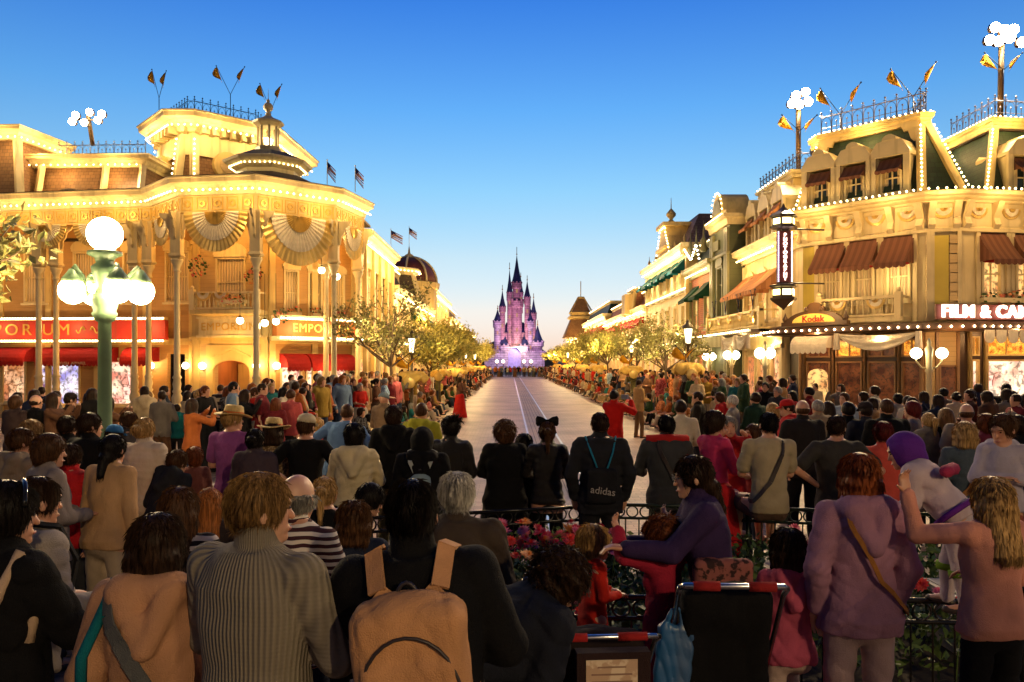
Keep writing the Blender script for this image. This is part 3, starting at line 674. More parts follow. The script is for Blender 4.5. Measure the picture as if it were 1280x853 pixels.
# street side continuation: cornice, half columns
ST = [(-5.8, 31.0), (-5.8, 39.2)]
cornice(ST, 7.45, Lr, h=.5, out=.45); lights_on(ST, 6.85, .3, Lr, sp=.16, r=.04, watts=34, every=1.9)
F, L = frame(*ST); b = MB(F); b.box(0, -.1, 6.1, L, .06, 6.95)
for i in range(5): b.box(.4+i*1.8, .0, .12, .75+i*1.8, .16, 6.9)
b.build('street_front_trim', M_cream, Lr)
for x, y in ((-5.25, 31.8), (-5.2, 33.8), (-5.15, 36.2), (-5.1, 38.8)): column(x, y, .13, 3.0, .1, Lr, ped=.4)
b = MB(); b.slab([(-5.75, 31.5), (-4.95, 31.5), (-4.95, 39.2), (-5.75, 39.2)][::-1], 3.0, 3.12); b.build('street_canopy', M_ivory, Lr)
for i, y in enumerate((32.5, 35, 37.5)): plamp((-5.0, y, 2.6), 22); plamp((-4.6, y, 5.4), 26)
b = MB(); b.slab([(-22, 31), (-12, 31.2), (-6.1, 31.7), (-5.9, 39.2), (-22, 39.2)], 7.0, 7.1); b.box(-22, 39.1, 0, -5.82, 39.2, 7.1); b.build('flat_roof', M_darkroof, Lr)
# cupola over the bay
before = set(o.name for o in COL.objects)
cx, cy = -9.05, 29.9
def ngon(cx, cy, r, n=8, rot=PI/8): return [(cx+r*math.cos(2*PI*i/n+rot), cy+r*math.sin(2*PI*i/n+rot)) for i in range(n)]
b = MB(); b.loft([[(*p, 8.5) for p in ngon(cx, cy, 3.1)], [(*p, 9.25) for p in ngon(cx, cy, 1.5)]]); b.build('cupola_roof', M_darkroof, Lr)
b = MB(); b.loft([[(*p, z) for p in ngon(cx, cy, r)] for r, z in ((1.35, 9.2), (1.35, 9.45), (1.85, 9.78), (1.9, 9.88), (1.85, 9.9))]); b.build('cupola_ring', M_ivory, Lr)
b = MB(); bulbs(b, [(*p, 9.6) for p in ngon(cx, cy, 1.64)], .2, .035, True); b.build('string_lights', M_bulb, Lr)
b = MB(); b.loft([[(*p, z) for p in ngon(cx, cy, r)] for r, z in ((1.8, 9.9), (.95, 10.28), (.6, 10.38))]); b.build('cupola_cap', M_darkroof, Lr)
b = MB(); b.loft([[(*p, z) for p in ngon(cx, cy, r)] for r, z in ((.55, 10.36), (.55, 10.55), (.47, 10.6))])
for p in ngon(cx, cy, .42): b.lathe((*p, 10.55), [(.05, 0), (.05, .95)], 6)
b.loft([[(*p, z) for p in ngon(cx, cy, r)] for r, z in ((.45, 11.45), (.66, 11.6), (.68, 11.68), (.3, 11.85), (.1, 12.0))])
b.lathe((cx, cy, 12.0), [(.1, 0), (.13, .06), (.06, .12), (.2, .26), (.22, .38), (.14, .5), (.05, .56), (.08, .62), (.015, .72), (.005, 1.15)], 10); b.build('lantern_turret', M_cream2, Lr)
b = MB(); b.ball((cx, cy, 10.85), .18, 10, 6); b.build('lantern_lamp', M_globe, Lr)
for o in [o for o in COL.objects if o.name not in before]:
    l0 = Vector((cx, cy, 8.5))-Vector(wloc(Lr)); o.data.transform(Matrix.Translation(l0) @ Matrix.Diagonal((.86, .86, .86, 1)) @ Matrix.Translation(-l0))
# corner tower with mansard
TW = [(-17.6, 43.5), (-17.3, 37.0), (-15.0, 34.4), (-13.6, 34.4), (-10.7, 37.0), (-10.4, 43.5)]
TB = offs(TW, -1.0)
b = MB(); b.loft([[(*p, 8.2) for p in offs(TW, -.55)], [(*p, 12.3) for p in offs(TW, -1.15)]], False, closed=False); b.build('mansard', M_brown, Lr)
b = MB(); b.loft([[(*p, 11.45) for p in offs(TW, -.92)], [(*p, 12.7) for p in offs(TW, -.98)]], False, closed=False)
F0 = None
b.build('upper_wall', M_ivory, Lr)
b = MB()
for k in range(1, 5):
    a = Vector((*offs(TW, -.50)[k], 8.2)); c = Vector((*offs(TW, -1.05)[k], 12.3)); b.tube([a, c], .22, 4, False)
bs(b, 'corner_strip', M_ivory, Lr)
b = MB()
for k in range(1, 5):
    a = Vector((*offs(TW, -.22)[k], 8.4)); c = Vector((*offs(TW, -.75)[k], 12.2)); bulbs(b, [a, c], .22, .045)
b.build('string_lights', M_bulb, Lr)
cornice(offs(TW, -.9), 13.2, Lr, h=.75, out=.9); lights_on(offs(TW, -.9), 12.62, .55, Lr, sp=.26, r=.045, watts=42, every=2.4)
b = MB()
for p, q in zip(offs(TW, -.9)[:-1], offs(TW, -.9)[1:]):
    F, L = frame(p, q); b.fr = F; b.flip = True
    for i in range(int(L/.45)): b.box(.2+i*.45, .0, 12.35, .36+i*.45, .42, 12.8)
b.fr = None; b.slab(offs(TW, -1.0), 13.1, 13.2)
b.build('eave_brackets', M_cream2, Lr)
for k, u in ((1, .25), (3, .45)):      # round louvred windows
    F, L = frame(offs(TW, -.8)[k], offs(TW, -.8)[k+1]); c = F @ Vector((L*u, 0, 11.15)); o = Vector(F.col[1][:3]); d = Vector(F.col[0][:3])
    for nm, r0, r1, m, q0, q1 in (('round_window', .0, .62, M_cream, -.3, .12), ('louvre', .0, .36, M_tan, .121, .16)):
        b = MB(); n = 20; b.loft([[c+o*qq+d*(r1*math.cos(2*PI*i/n))+Vector((0, 0, r1*math.sin(2*PI*i/n))) for i in range(n)] for qq in (q0, q1)], True, False); b.build(nm, m, Lr)
ironwork([(*p, 13.2) for p in offs(TW, -1.3)[1:]], .95, Lr)
for p, sprd, az in (((-15.9, 36.2, 13.2), .3, .3), ((-12.6, 36.0, 13.3), .62, .1), ((-11.2, 37.4, 13.0), .5, .1)): pennants(p, Lr, sprd, 2.3, az=az)
# left wing roof: two mansard blocks
B1 = [(-24, 33.4), (-19.6, 33.2), (-15.3, 33.0), (-15.1, 36)]
b = MB(); b.loft([[(*p, 8.3) for p in B1], [(p[0]-(.2 if i > 0 else 0), p[1]+.8, 10.6) for i, p in enumerate(B1)]], False, closed=False); b.build('mansard', M_brown, Lr)
b = MB()
for x in (-19.6, -16.9, -15.35): b.tube([(x, 32.95, 8.3), (x-.15, 33.75, 10.55)], .15, 4, False)
bs(b, 'corner_strip', M_ivory, Lr)
cp = [(-24, 34.0), (-15.5, 33.8), (-15.4, 37)]; cornice(cp, 11.0, Lr, h=.5, out=.45); lights_on(cp[:2], 10.57, .3, Lr, watts=32, every=2.4)
b = MB(); b.slab([(-24, 34.0), (-15.6, 33.9), (-15.6, 37), (-24, 37)], 10.6, 10.9); b.build('flat_roof', M_darkroof, Lr)
ironwork([(-19.3, 34.2, 11.0), (-15.5, 34.0, 11.0)], .7, Lr, m=mat('pale_iron', (.25, .27, .35), .4, metal=.5))
F, L = frame((-20.3, 33.12), (-15.0, 33.02)); b = MB(F); n = 14
b.prism([(2.1+.72*math.cos(PI*i/n), 8.9+.55*math.sin(PI*i/n)) for i in range(n+1)][::-1], -.6, .12); b.box(1.2, -.5, 8.35, 3.0, .1, 8.9); b.build('round_dormer', M_ivory, Lr)
b = MB(F); b.prism([(2.1+.33*math.cos(2*PI*i/n), 8.9+.33*math.sin(2*PI*i/n)) for i in range(n)][::-1], .12, .16); b.build('louvre', M_cream, Lr)
B2 = [(-26, 33.0), (-20.0, 32.6), (-19.5, 36)]
b = MB(); b.loft([[(*p, 8.3) for p in offs(B2, .1)], [(*p, 11.6) for p in offs(B2, -.6)]], False, closed=False); b.build('mansard', M_brown, Lr)
cornice(offs(B2, -.5), 12.0, Lr, h=.5, out=.5); lights_on(offs(B2, -.5), 11.55, .3, Lr, watts=32)
b = MB(); b.tube([(-19.9, 32.5, 8.3), (-20.4, 33.1, 11.6)], .2, 4, False); b.build('corner_strips', M_ivory, Lr)
# ------------------------------------------------------------------ flood lamp clusters on roof poles
def flood(p, base, label, watts, n=5, aim=(0, 10, 0), pen=False, name='flood_lamp', spread=.5, rr=.17):
    p = Vector(p); r = empty(name, base, label, 'flood lamp', 'floodlight clusters on roof poles'); b = MB(); b.tube([Vector(base), p+Vector((0, 0, .2))], .09, 8); b.tube([p-Vector((spread, 0, 0)), p+Vector((spread, 0, 0))], .03, 6); b.build('pole', mat('lamp_bronze', (.16, .09, .03), .4, metal=.4), r)
    c = MB(); g = MB(); rows = (n+1)//2
    for k in range(n):
        q = p+Vector((spread*((k % rows)/max(1, rows-1)*2-1)+(.12 if k >= rows else 0)+.05*math.sin(k*5.1), -.12, -.14+.34*(k//rows)+.07*math.sin(k*3.7)))
        c.lathe(q, [(.02, -.13), (rr*.8, -.10), (rr, .0), (rr*.8, .12), (.02, .16)], 10); g.ball(q+Vector((0, -.09, 0)), rr*.86, 10, 6)
    bs(c, 'lamp_housing', M_dark, r); bs(g, 'lamp_lens', M_flood, r)
    if pen: pennants(p+Vector((0, -.1, -1.5)), r, .6, 1.0)
    if watts:
        l = bpy.data.lights.new('flood_light', 'SPOT'); l.energy = watts; l.color = (1, .72, .38); l.spot_size = R(120); l.spot_blend = .7; l.shadow_soft_size = .25
        o = bpy.data.objects.new('flood_light', l); COL.objects.link(o); o.location = p+Vector((0, -.5, 0)); d = Vector(aim)-o.location; o.rotation_euler = d.to_track_quat('-Z', 'Y').to_euler()
    return r
flood(W(110, 150, 33.6), W(116, 182, 34.2), 'floodlight cluster on a pole above the left wing of the corner store', 3800, 6, (-4, 16, 0), spread=.55)
for p, l in ((W(409, 233, 30), 'striped flag nearer the veranda cupola on the roof edge'), (W(444, 240, 30.2), 'striped flag at the street end of the veranda roof')): stars_flag(p, None, lab=l)
# ------------------------------------------------------------------ left street: further fronts
def street_block(name, label, side, y0, y1, X, zc, mwall, mroof=None, mh=1.2, inset=.7, wm=M_glassW, aw=None, shop=M_shop, nwin=None, floors=1, watts=40, trim=M_ivory, parapet=None, dorm=0, back=6, sign=None, aw2=None, corn=.4):
    """row house on the street line: walls, shop front, windows, cornice with string lights, optional mansard"""
    root = empty(name, (X, (y0+y1)/2, 0), label, 'building'); s = side
    pl = [(X, y0), (X, y1)] if s < 0 else [(X, y1), (X, y0)]
    xb = X+s*back; full = ([(xb, y0)]+pl+[(xb, y1)]) if s < 0 else ([(xb, y1)]+pl+[(xb, y0)])
    F, L = frame(*pl); n = nwin or max(2, int(L/1.7)); fh = (zc-.6-3.3)/floors
    ops = [(L*(i+.5)/n-.5, L*(i+.5)/n+.5, 3.5+fh*f+.25, 3.5+fh*f+min(1.75, fh-.35)) for i in range(n) for f in range(floors)]
    sh = [(L*(i+.5)/n-min(.68, L/n*.42), L*(i+.5)/n+min(.68, L/n*.42), .5, 2.55) for i in range(n)]
    b = MB(F); wall(b, L, .12, zc-.1, ops+sh); b.build('wall', mwall, root)
    b = MB()
    ya = y0 if s < 0 else y1
    b.slab([(xb, y0), (X-(-s)*(-.26), y0), (X+s*.26, y1), (xb, y1)] if False else ([(xb, y0), (X+s*.26, y0), (X+s*.26, y1), (xb, y1)] if s < 0 else [(X+s*.26, y0), (xb, y0), (xb, y1), (X+s*.26, y1)]), zc-.35, zc-.1)
    b.box(min(xb, X+s*.26), y0, .12, max(xb, X+s*.26), y0+.25, zc-.1)
    b.build('side_wall', mwall, root)
    for o in ops: window(F, (o[0]+o[1])/2, o[2], 1.0, o[3]-o[2], root, fm=trim, pm=wm, mun=(1, 2), arch=(floors == 1), deep=.1)
    for o in sh: window(F, (o[0]+o[1])/2, o[2], o[1]-o[0], o[3]-o[2], root, fm=trim, pm=shop, mun=(1, 1), deep=.1, sill=False)
    b = MB(F); b.box(0, 0, 2.75, L, .14, 2.9); b.box(0, 0, 2.9, L, .05, 3.3); b.box(0, 0, 3.3, L, .2, 3.42)
    for u in (.14, L-.14): b.box(u-.14, .0, .12, u+.14, .1, zc-.5)
    b.build('trim', trim, root)
    cornice([tuple(p) for p in full], zc+.1, root, m=trim, h=.5, out=corn); lights_on(pl, zc-.28, corn*.7, root, sp=.3, r=.04, watts=watts, every=3); lights_on(pl, 3.25, .26, root, sp=.3, r=.035, watts=watts*.5, every=3.2)
    if mroof:
        b = MB(); lo = offs(full, -.1); hi = offs(full, -inset); b.loft([[(*p, zc) for p in lo], [(*p, zc+mh) for p in hi]], False, closed=False); b.build('mansard', mroof, root)
        b = MB(); b.slab([(*p,) for p in (hi if s < 0 else hi)], zc+mh-.06, zc+mh) ; b.build('roof_deck', M_darkroof, root)
        cornice([tuple(p) for p in hi], zc+mh+.1, root, m=trim, h=.25, out=.2); lights_on(hi[1:3], zc+mh+.12, .2, root, sp=.3, r=.035)
        for i in range(dorm): dormer(F, L*(i+.5)/dorm, zc+.05, 1.1, min(1.85, mh), root, m=trim, aw=aw2, back=.8, out=-.1)
    if aw:
        for i in range(n): awning(F, L*(i+.5)/n, 3.5+fh*(floors-1)+fh*.62 if aw2 is None or floors > 1 else 5.0, min(1.3, L/n*.9), root, aw, drop=.65, proj=.7)
    return root, F, L
r, F, L = street_block('shingled_shop', 'narrow shop with a grey brown mansard next to the corner store', -1, 39.3, 45.5, -5.8, 5.95, M_tan, M_darkroof, 1.15, .6, watts=40)
r, F, L = street_block('turret_shop', 'cream shop with flared white turret and dark red domed roof on the left', -1, 45.6, 58, -5.8, 5.9, M_cream, None, aw=M_awnG, watts=45)
b = MB(); c = (-6.9, 46.2)
b.loft([[(*p, z) for p in ngon(*c, q)] for q, z in ((1.75, 5.9), (1.35, 7.3))]); b.build('turret_roof', M_darkroof, r)
b = MB()
for p, q in zip(ngon(*c, 1.8), ngon(*c, 1.4)): b.tube([(*p, 5.9), (*q, 7.3)], .09, 4, False)
b.loft([[(*p, z) for p in ngon(*c, q)] for q, z in ((1.4, 7.25), (1.75, 7.5), (1.8, 7.62), (1.6, 7.66))]); b.build('turret_frame', M_ivory, r)
b = MB(); bulbs(b, [(*p, 7.45) for p in ngon(*c, 1.78)], .25, .04, True); b.build('string_lights', M_bulb, r)
c = (-6.9, 54.5); b = MB(); b.lathe((*c, 5.9), [(1.9, 0), (1.9, 1.3), (2.05, 1.4), (2.1, 1.75), (1.9, 1.8)], 16, False); b.build('drum', M_cream, r)
b = MB(); b.lathe((*c, 7.7), [(1.85*math.cos(a), 1.75*math.sin(a)) for a in [PI/2*i/7 for i in range(7)]]+[(.15, 1.75)], 16); b.build('dome', mat('dome_red', (.20, .05, .03), .6, kind='scale'), r)
b = MB()
for i in range(8):
    a = 2*PI*i/8; b.tube([(c[0]+1.9*math.cos(t)*math.cos(a), c[1]+1.9*math.cos(t)*math.sin(a), 7.7+1.8*math.sin(t)) for t in [PI/2*j/8 for j in range(8)]], .07, 4)
b.lathe((*c, 9.4), [(.3, 0), (.3, .2), (.1, .3), (.02, .8)], 8); b.build('dome_ribs', M_ivory, r)
stars_flag((-6.9, 46.2, 7.66), None, h=2.3, w=.9, lab='large striped flag above the white turret'); stars_flag((-6.9, 54.5, 9.9), None, h=1.6, w=.7, lab='striped flag on top of the dark red dome')
for s in range(8): plamp((-4.6, 42+s*7, 4.6), 60)
street_block('plain_cream_house', 'tall cream house with bracketed cornice beyond the domed shop', -1, 58.1, 74, -5.8, 7.6, M_cream, None, floors=2, watts=50)
street_block('gabled_cream_house', 'lower cream house with a brown mansard far down the left side', -1, 74.1, 92, -5.7, 6.4, M_cream2, M_brown, 1.3, watts=60)
street_block('last_left_house', 'last cream house at the castle end of the left side', -1, 92.1, 122, -5.6, 6.3, M_cream, None, floors=1, watts=80)
# ================================================================== right: camera shop corner
Rr = empty('camera_shop', (12, 24, 0), 'corner shop on the right with green mansard, brown awnings and FILM and CAMERAS letters', 'building')
PV = [(9.0, 26.6), (9.0, 25.4), (11.6, 22.4), (12.65, 22.15), (21, 23.6)]
PW = offs(PV, -.35)      # wall face
Z1 = 7.05
cornice(PW, Z1, Rr, m=M_cream2, h=.28, out=.5); lights_on(PW, Z1+.06, .46, Rr, sp=.19, r=.036, watts=27, every=2.2)
b = MB(); b.sweep(PW, [(-.15, 5.95), (.10, 5.95), (.10, 6.05), (.04, 6.1), (.04, 6.75), (.12, 6.8), (-.15, 6.8)]); b.build('entablature', M_cream2, Rr)
b = MB(); g = []
for p, q in zip(PW[:-1], PW[1:]):
    F, L = frame(p, q); b.fr = F; b.flip = True; n = max(1, round(L/1.02))
    for i in range(n+1):
        u = min(max(L*i/n, .12), L-.12)
        b.loft([[(u-.09, 0, z), (u+.09, 0, z), (u+.09, o, z), (u-.09, o, z)] for z, o in ((5.98, .06), (6.15, .2), (6.35, .12), (6.6, .26), (6.78, .34))])
    for i in range(n): g.append((F, L*(i+.5)/n))
b.fr = None; bs(b, 'cornice_bracket', M_cream2, Rr)
for F, u in g: fan(F, u, 6.62, .30, .06, Rr, name='gold_fan')
# upper walls with windows
seg = list(zip(PW[:-1], PW[1:]))
wins = []
for k, (p, q) in enumerate(seg):
    F, L = frame(p, q)
    up = {0: [], 1: [.95, 1.95, 2.98], 2: [], 3: [1.0, 2.1, 3.2, 4.3]}[k]
    ops = [(u-.34, u+.34, 4.05, 5.5) for u in up]
    b = MB(F); wall(b, L, 3.3, 6.0, ops); b.build('wall', M_cream2, Rr)
    for u in up:
        window(F, u, 4.05, .68, 1.45, Rr, fm=M_ivory, pm=M_curt if k == 1 else M_glassW, mun=(2, 2), deep=.1)
        b = MB(F); b.box(u-.32, -.05, 5.1, u+.32, .06, 5.38); b.build('roller_blind', M_awnR, Rr)
        awning(F, u, 5.12, .92, Rr, M_awnB, drop=.82, proj=.62)
    b = MB(F)
    for u in [x+s for x in up for s in (-.48, .48)]: b.box(u-.06, .0, 3.4, u+.06, .08, 5.95)
    if k == 2: b.box(.0, 0, 3.4, .2, .12, 5.98); b.box(L-.1, 0, 3.4, L, .12, 5.98)
    bs(b, 'pilaster', M_cream2, Rr)
M_yel = mat('yellow_wall_panel', (.55, .42, .06), .6, kind='plain', scale=.6, var=.2)
F, L = frame(*seg[1]); b = MB(F); b.box(.02, .0, 3.5, .42, .06, 5.9); b.build('yellow_panel', M_yel, Rr)
F, L = frame(*seg[2]); b = MB(F); b.box(.12, .01, 3.5, L-.32, .08, 5.85); b.build('yellow_panel', M_yel, Rr)
b = MB(F); 
for i in range(9): b.box(L-.3, .0, 3.45+i*.27, L-.02, .1, 3.69+i*.27)
b.build('quoins', M_tan, Rr)
F, L = frame(*seg[3]); flower_box(F, 1.5, 3.95, 1.9, Rr, seed=8); flower_box(F, 3.7, 3.95, 1.8, Rr, seed=9)
# balcony
F, L = frame(*seg[1]); b = MB(F); b.box(.7, 0, 3.45, 3.35, .62, 3.56); b.box(.75, 0, 3.35, 3.3, .5, 3.45); b.build('balcony_floor', M_cream2, Rr)
balustrade(F, .75, 3.3, 3.58, .62, .55, Rr, m=M_cream2)
for u in (1.45, 2.6): fan(F, u, 4.08, .27, .64, Rr)
plamp(F @ Vector((2.9, .45, 4.7)), 10, (1, .7, .3)); plamp(F @ Vector((1.2, 1.6, 4.4)), 30, (1, .6, .22))
# mansard blocks, dormers, railings
MA = [(9.3, 26.6), (9.3, 25.7), (11.75, 22.85), (12.9, 22.85), (13.9, 26.5)]
b = MB(); b.loft([[(*p, Z1+.04) for p in offs(MA, -.05)], [(*p, 9.35) for p in offs(MA, -.85)]], False, closed=False); b.build('mansard', M_greens, Rr)
top = offs(MA, -.8); cornice(top, 9.62, Rr, m=M_cream, h=.32, out=.22); lights_on(top, 9.65, .18, Rr, sp=.17, r=.034, watts=22, every=3)
b = MB()
for k in (1, 2, 3):
    a = Vector((*offs(MA, .02)[k], Z1+.1)); c = Vector((*offs(MA, -.78)[k], 9.3)); b.tube([a, c], .13, 4, False)
bs(b, 'corner_strip', M_cream, Rr)
b = MB()
for k in (1, 2, 3):
    a = Vector((*offs(MA, .16)[k], Z1+.2)); c = Vector((*offs(MA, -.64)[k], 9.3)); bulbs(b, [a, c], .14, .036)
b.build('string_lights', M_bulb, Rr)
b = MB()     # scalloped white trim under the mansard cornice
F, L = frame(top[1], top[2])
b.fr = F; b.flip = True
for u, s in ((.0, 1), (L, -1)):
    b.prism([(u, 9.42), (u+s*.75, 9.42), (u+s*.62, 9.29), (u+s*.5, 9.33), (u+s*.42, 9.15), (u+s*.3, 9.17), (u+s*.22, 8.92), (u, 8.67)], .05, .14)
bs(b, 'scalloped_trim', M_cream, Rr)
ironwork([(*p, 9.65) for p in top[1:4]]+[(*top[4], 9.65)], .72, Rr, m=mat('bulbed_iron', (.10, .10, .16), .4, metal=.4))
F, L = frame(offs(MA, -.1)[1], offs(MA, -.1)[2])
for u in (.62, 1.72, 2.82): dormer(F, u, Z1+.05, 1.02, 1.75, Rr, m=M_cream2, out=.05, back=1.0)
b = MB(); b.slab([(10.2, 27.2)]+[tuple(p) for p in offs(MA, -.95)[1:4]]+[(14.2, 27.2), ], 9.3, 9.5); b.build('roof_deck', M_darkroof, Rr)
for u in (.5, 2.6): pennants(F @ Vector((u*1.1, -1.4, 9.6)), Rr, .62, 1.75, az=-.5)
MC = [(13.9, 27), (13.95, 23.35), (22, 24.6)]
b = MB(); b.loft([[(*p, Z1+.04) for p in offs(MC, -.0)], [(*p, 9.3) for p in offs(MC, -.7)]], False, closed=False); b.build('mansard', M_greens, Rr)
top = offs(MC, -.62); cornice(top, 9.6, Rr, m=M_cream, h=.3, out=.22); lights_on(top, 9.62, .18, Rr, sp=.17, r=.034, watts=22)
b = MB(); b.slab([(14.5, 27), (14.5, 24), (22, 25.3), (22, 29)][::-1], 9.25, 9.5); b.build('roof_deck', M_darkroof, Rr)
b = MB(); b.tube([(*offs(MC, .02)[1], Z1+.1), (*offs(MC, -.62)[1], 9.3)], .13, 4, False); b.build('corner_strips', M_cream, Rr)
b = MB(); bulbs(b, [(*offs(MC, .16)[1], Z1+.2), (*offs(MC, -.5)[1], 9.3)], .14, .036); b.build('string_lights', M_bulb, Rr)
ironwork([(14.6, 26.5, 9.6), (14.6, 24.1, 9.6), (22, 25.3, 9.6)], .72, Rr, m=MATS['bulbed_iron'])
F, L = frame(MC[1], MC[2]); dormer(F, 1.25, Z1+.05, 1.3, 1.75, Rr, m=M_cream2, out=.05)
dormer(F, 4.0, Z1+.05, 1.3, 1.75, Rr, m=M_cream2, out=.05)
# ground floor
GP = [(8.75, 26.6), (8.75, 25.3), (11.45, 22.15), (12.6, 21.9), (21, 23.4)]
GW = offs(GP, -.55)
for k, (p, q) in enumerate(zip(GW[:-1], GW[1:])):
    F, L = frame(p, q)
    if k == 1: ops = [(.15, .95, .13, 2.3), (1.12, 1.95, .55, 2.3), (2.1, 2.95, .55, 2.3), (3.1, L-.1, .55, 2.3)]+[(a, c, 2.42, 2.95) for a, c in ((.15, .95), (1.12, 1.95), (2.1, 2.95), (3.1, L-.1))]
    elif k == 2: ops = [(.35, .85, .13, 2.2)]
    elif k == 3: ops = [(.35, .62, .3, 2.35), (.85, 2.2, .3, 2.35), (2.4, 3.8, .3, 2.35)]+[(a, c, 2.45, 3.0) for a, c in ((.35, .62), (.85, 2.2), (2.4, 3.8))]
    else: ops = []
    b = MB(F); wall(b, L, .12, 3.3, ops, .2); b.build('shop_front', M_dark if k != 2 else M_tan, Rr)
    for i, o in enumerate(ops):
        top_ = o[2] > 2.4
        pm = M_amber if top_ and (k == 3 or i % 2) else M_dim if top_ or k in (1, 2) else (M_shopP if k == 3 else M_shop)
        window(F, (o[0]+o[1])/2, o[2], o[1]-o[0], o[3]-o[2], Rr, fm=M_oak if k != 3 else M_cream, pm=pm, mun=(1, 1) if not top_ else (2, 1), deep=.08, fw=.05, sill=False)
    b = MB(F)
    for u in [o[0]-.06 for o in ops]+[L-.05]: b.box(u-.035, .0, .12, u+.035, .09, 3.2)
    bs(b, 'mullion_post', M_cream if k == 3 else M_oak, Rr)
F, L = frame(GW[1], GW[2]); b = MB(F); b.prism([(.22, 1.0), (.88, 1.0), (.88, 1.85)]+[(.55+.33*math.cos(PI*i/8), 1.85+.22*math.sin(PI*i/8)) for i in range(1, 8)]+[(.22, 1.85)], .02, .05); b.build('door_panel', M_glassW, Rr)
# canopy beam all along with bulbs
b = MB(); b.sweep(GP, [(-.7, 3.12), (.35, 3.12), (.42, 3.18), (.42, 3.34), (.3, 3.40), (-.7, 3.40)]); b.build('canopy', M_dark, Rr)
q = offs(GP, .46); b = MB(); bulbs(b, [(x, y, 3.24) for x, y in q], .26, .04); b.build('string_lights', mat('lit_orange_bulb', (1, .5, .3), .5, emit=(1, .55, .28), es=9), Rr); MATS['lit_orange_bulb'].cycles.emission_sampling = 'NONE'
for x, y in ((9.0, 27.5), (9.3, 24.2), (10.5, 22.5), (12, 21.4), (14, 21.7), (16, 22.0)): plamp((x-.1, y, 2.95), 16, (1, .52, .2)); plamp((x-.9, y-.9, 3.7), 16, (1, .6, .25))
Fk, Lk = frame(q[1], q[2])
swag(Fk, 2.05, Lk-.1, 3.12, .42, .03, Rr)
awning(Fk, 1.35, 2.72, 1.15, Rr, M_silk, drop=.34, proj=.4, val=.2, name='arched_awning', round_=True)
F3, L3 = frame(q[3], q[4]); b = MB(F3)
for i in range(20):
    u0 = .1+i*.36; pts = [(u0, 3.14), (u0, 2.92)]+[(u0+.15-.15*math.cos(PI*j/5), 2.92-.14*math.sin(PI*j/5)) for j in range(1, 5)]+[(u0+.3, 2.92), (u0+.3, 3.14)]
    b.prism(pts, .02, .05)
b.build('scalloped_valance', M_silk, Rr)
# lit letters
M_neon = mat('lit_sign_letters', (1, .8, .7), .4, emit=(1, .55, .42), es=2.6)
FB, LB = frame((11.35, 21.25), (20, 22.8)); lt = text_mesh('FILM & CAMERAS', 'lettering', M_neon, Rr, text_frame(FB, .12, .0, 3.62), .46, .03, .014, align='LEFT', spacing=1.12)
b = MB(FB); b.box(.0, -.12, 3.42, 4.6, -.06, 3.82); b.build('letter_board', mat('maroon_fascia', (.10, .015, .01), .5), Rr)
# arched maker's sign above the door
b = MB(Fk); n = 14
b.prism([(1.35+.95*math.cos(PI*i/n), 3.42+.42*math.sin(PI*i/n)) for i in range(n+1)][::-1], -.1, .06); b.box(.3, -.1, 3.38, 2.4, .1, 3.5)
b.prism([(1.35+.26*math.cos(PI*i/8), 3.82+.26*math.sin(PI*i/8)) for i in range(9)][::-1], -.08, .05); b.ball((1.1, 0, 3.86), .1, 8, 5); b.ball((1.6, 0, 3.86), .1, 8, 5)
for u in (.38, 2.32): b.lathe((u, 0, 3.5), [(.05, 0), (.09, .1), (.04, .2), (.01, .3)], 8)
sg = b.build('arched_sign', mat('carved_dark_wood', (.10, .05, .02), .4, kind='plain'), Rr)
b = MB(Fk); b.prism([(1.35+.68*math.cos(PI*i/n), 3.47+.27*math.sin(PI*i/n)) for i in range(n+1)][::-1], .06, .10); b.build('sign_panel', mat('amber_panel', (.75, .36, .03), .5, emit=(1, .55, .08), es=.35), sg)
text_mesh('Kodak', 'lettering', mat('lettering_red', (.45, .01, .01), .5), sg, text_frame(Fk, 1.35, .11, 3.57), .27, .01, .006)
# vertical sign hung off the corner
VS = empty('vertical_shop_sign', (7.7, 22.8, 3.6), 'vertical hexagonal sign reading PHOTOGRAPHY with lantern ends on the right corner', 'sign')
vx, vy = 7.72, 22.6
b = MB()
b.lathe((vx, vy, 3.55), [(.02, -.05), (.05, 0), (.36, .25), (.40, .30), (.40, .36)], 6, False); b.lathe((vx, vy, 3.91), [(.34, .32), (.42, .36), (.42, .42), (.2, .46), (.2, .5)], 6, False); b.lathe((vx, vy, 4.0), [(.33, .25-.34), (.33, .24)], 6, False)
b.lathe((vx, vy, 6.10), [(.2, 0), (.2, .06), (.42, .12), (.42, .18)], 6, False); b.lathe((vx, vy, 6.28), [(.34, 0), (.34, .3)], 6, False); b.lathe((vx, vy, 6.58), [(.42, 0), (.42, .06), (.2, .2), (.06, .34), (.02, .46)], 6, False)
b.tube([(vx, vy, 4.4), (vx+1.3, vy+.2, 4.4)], .03, 5); b.tube([(vx, vy, 6.2), (vx+1.3, vy+.2, 6.2)], .03, 5)
b.build('lantern_frame', M_dark, VS)
b = MB()
for zz in (3.99, 6.34):
    for i in range(6):
        a = 2*PI*(i+.5)/6; d = Vector((math.cos(a), math.sin(a), 0)); t = Vector((-d.y, d.x, 0)); c = Vector((vx, vy, zz))+d*.296
        b.add([c-t*.13, c+t*.13, c+t*.13+Vector((0, 0, .19)), c-t*.13+Vector((0, 0, .19)), c-t*.13-d*.02, c+t*.13-d*.02, c+t*.13-d*.02+Vector((0, 0, .19)), c-t*.13-d*.02+Vector((0, 0, .19))], [(0, 1, 2, 3), (4, 7, 6, 5)])
bs(b, 'lit_panel', mat('lit_lantern_glass', (1, .85, .4), .4, emit=(1, .78, .28), es=3.5), VS)
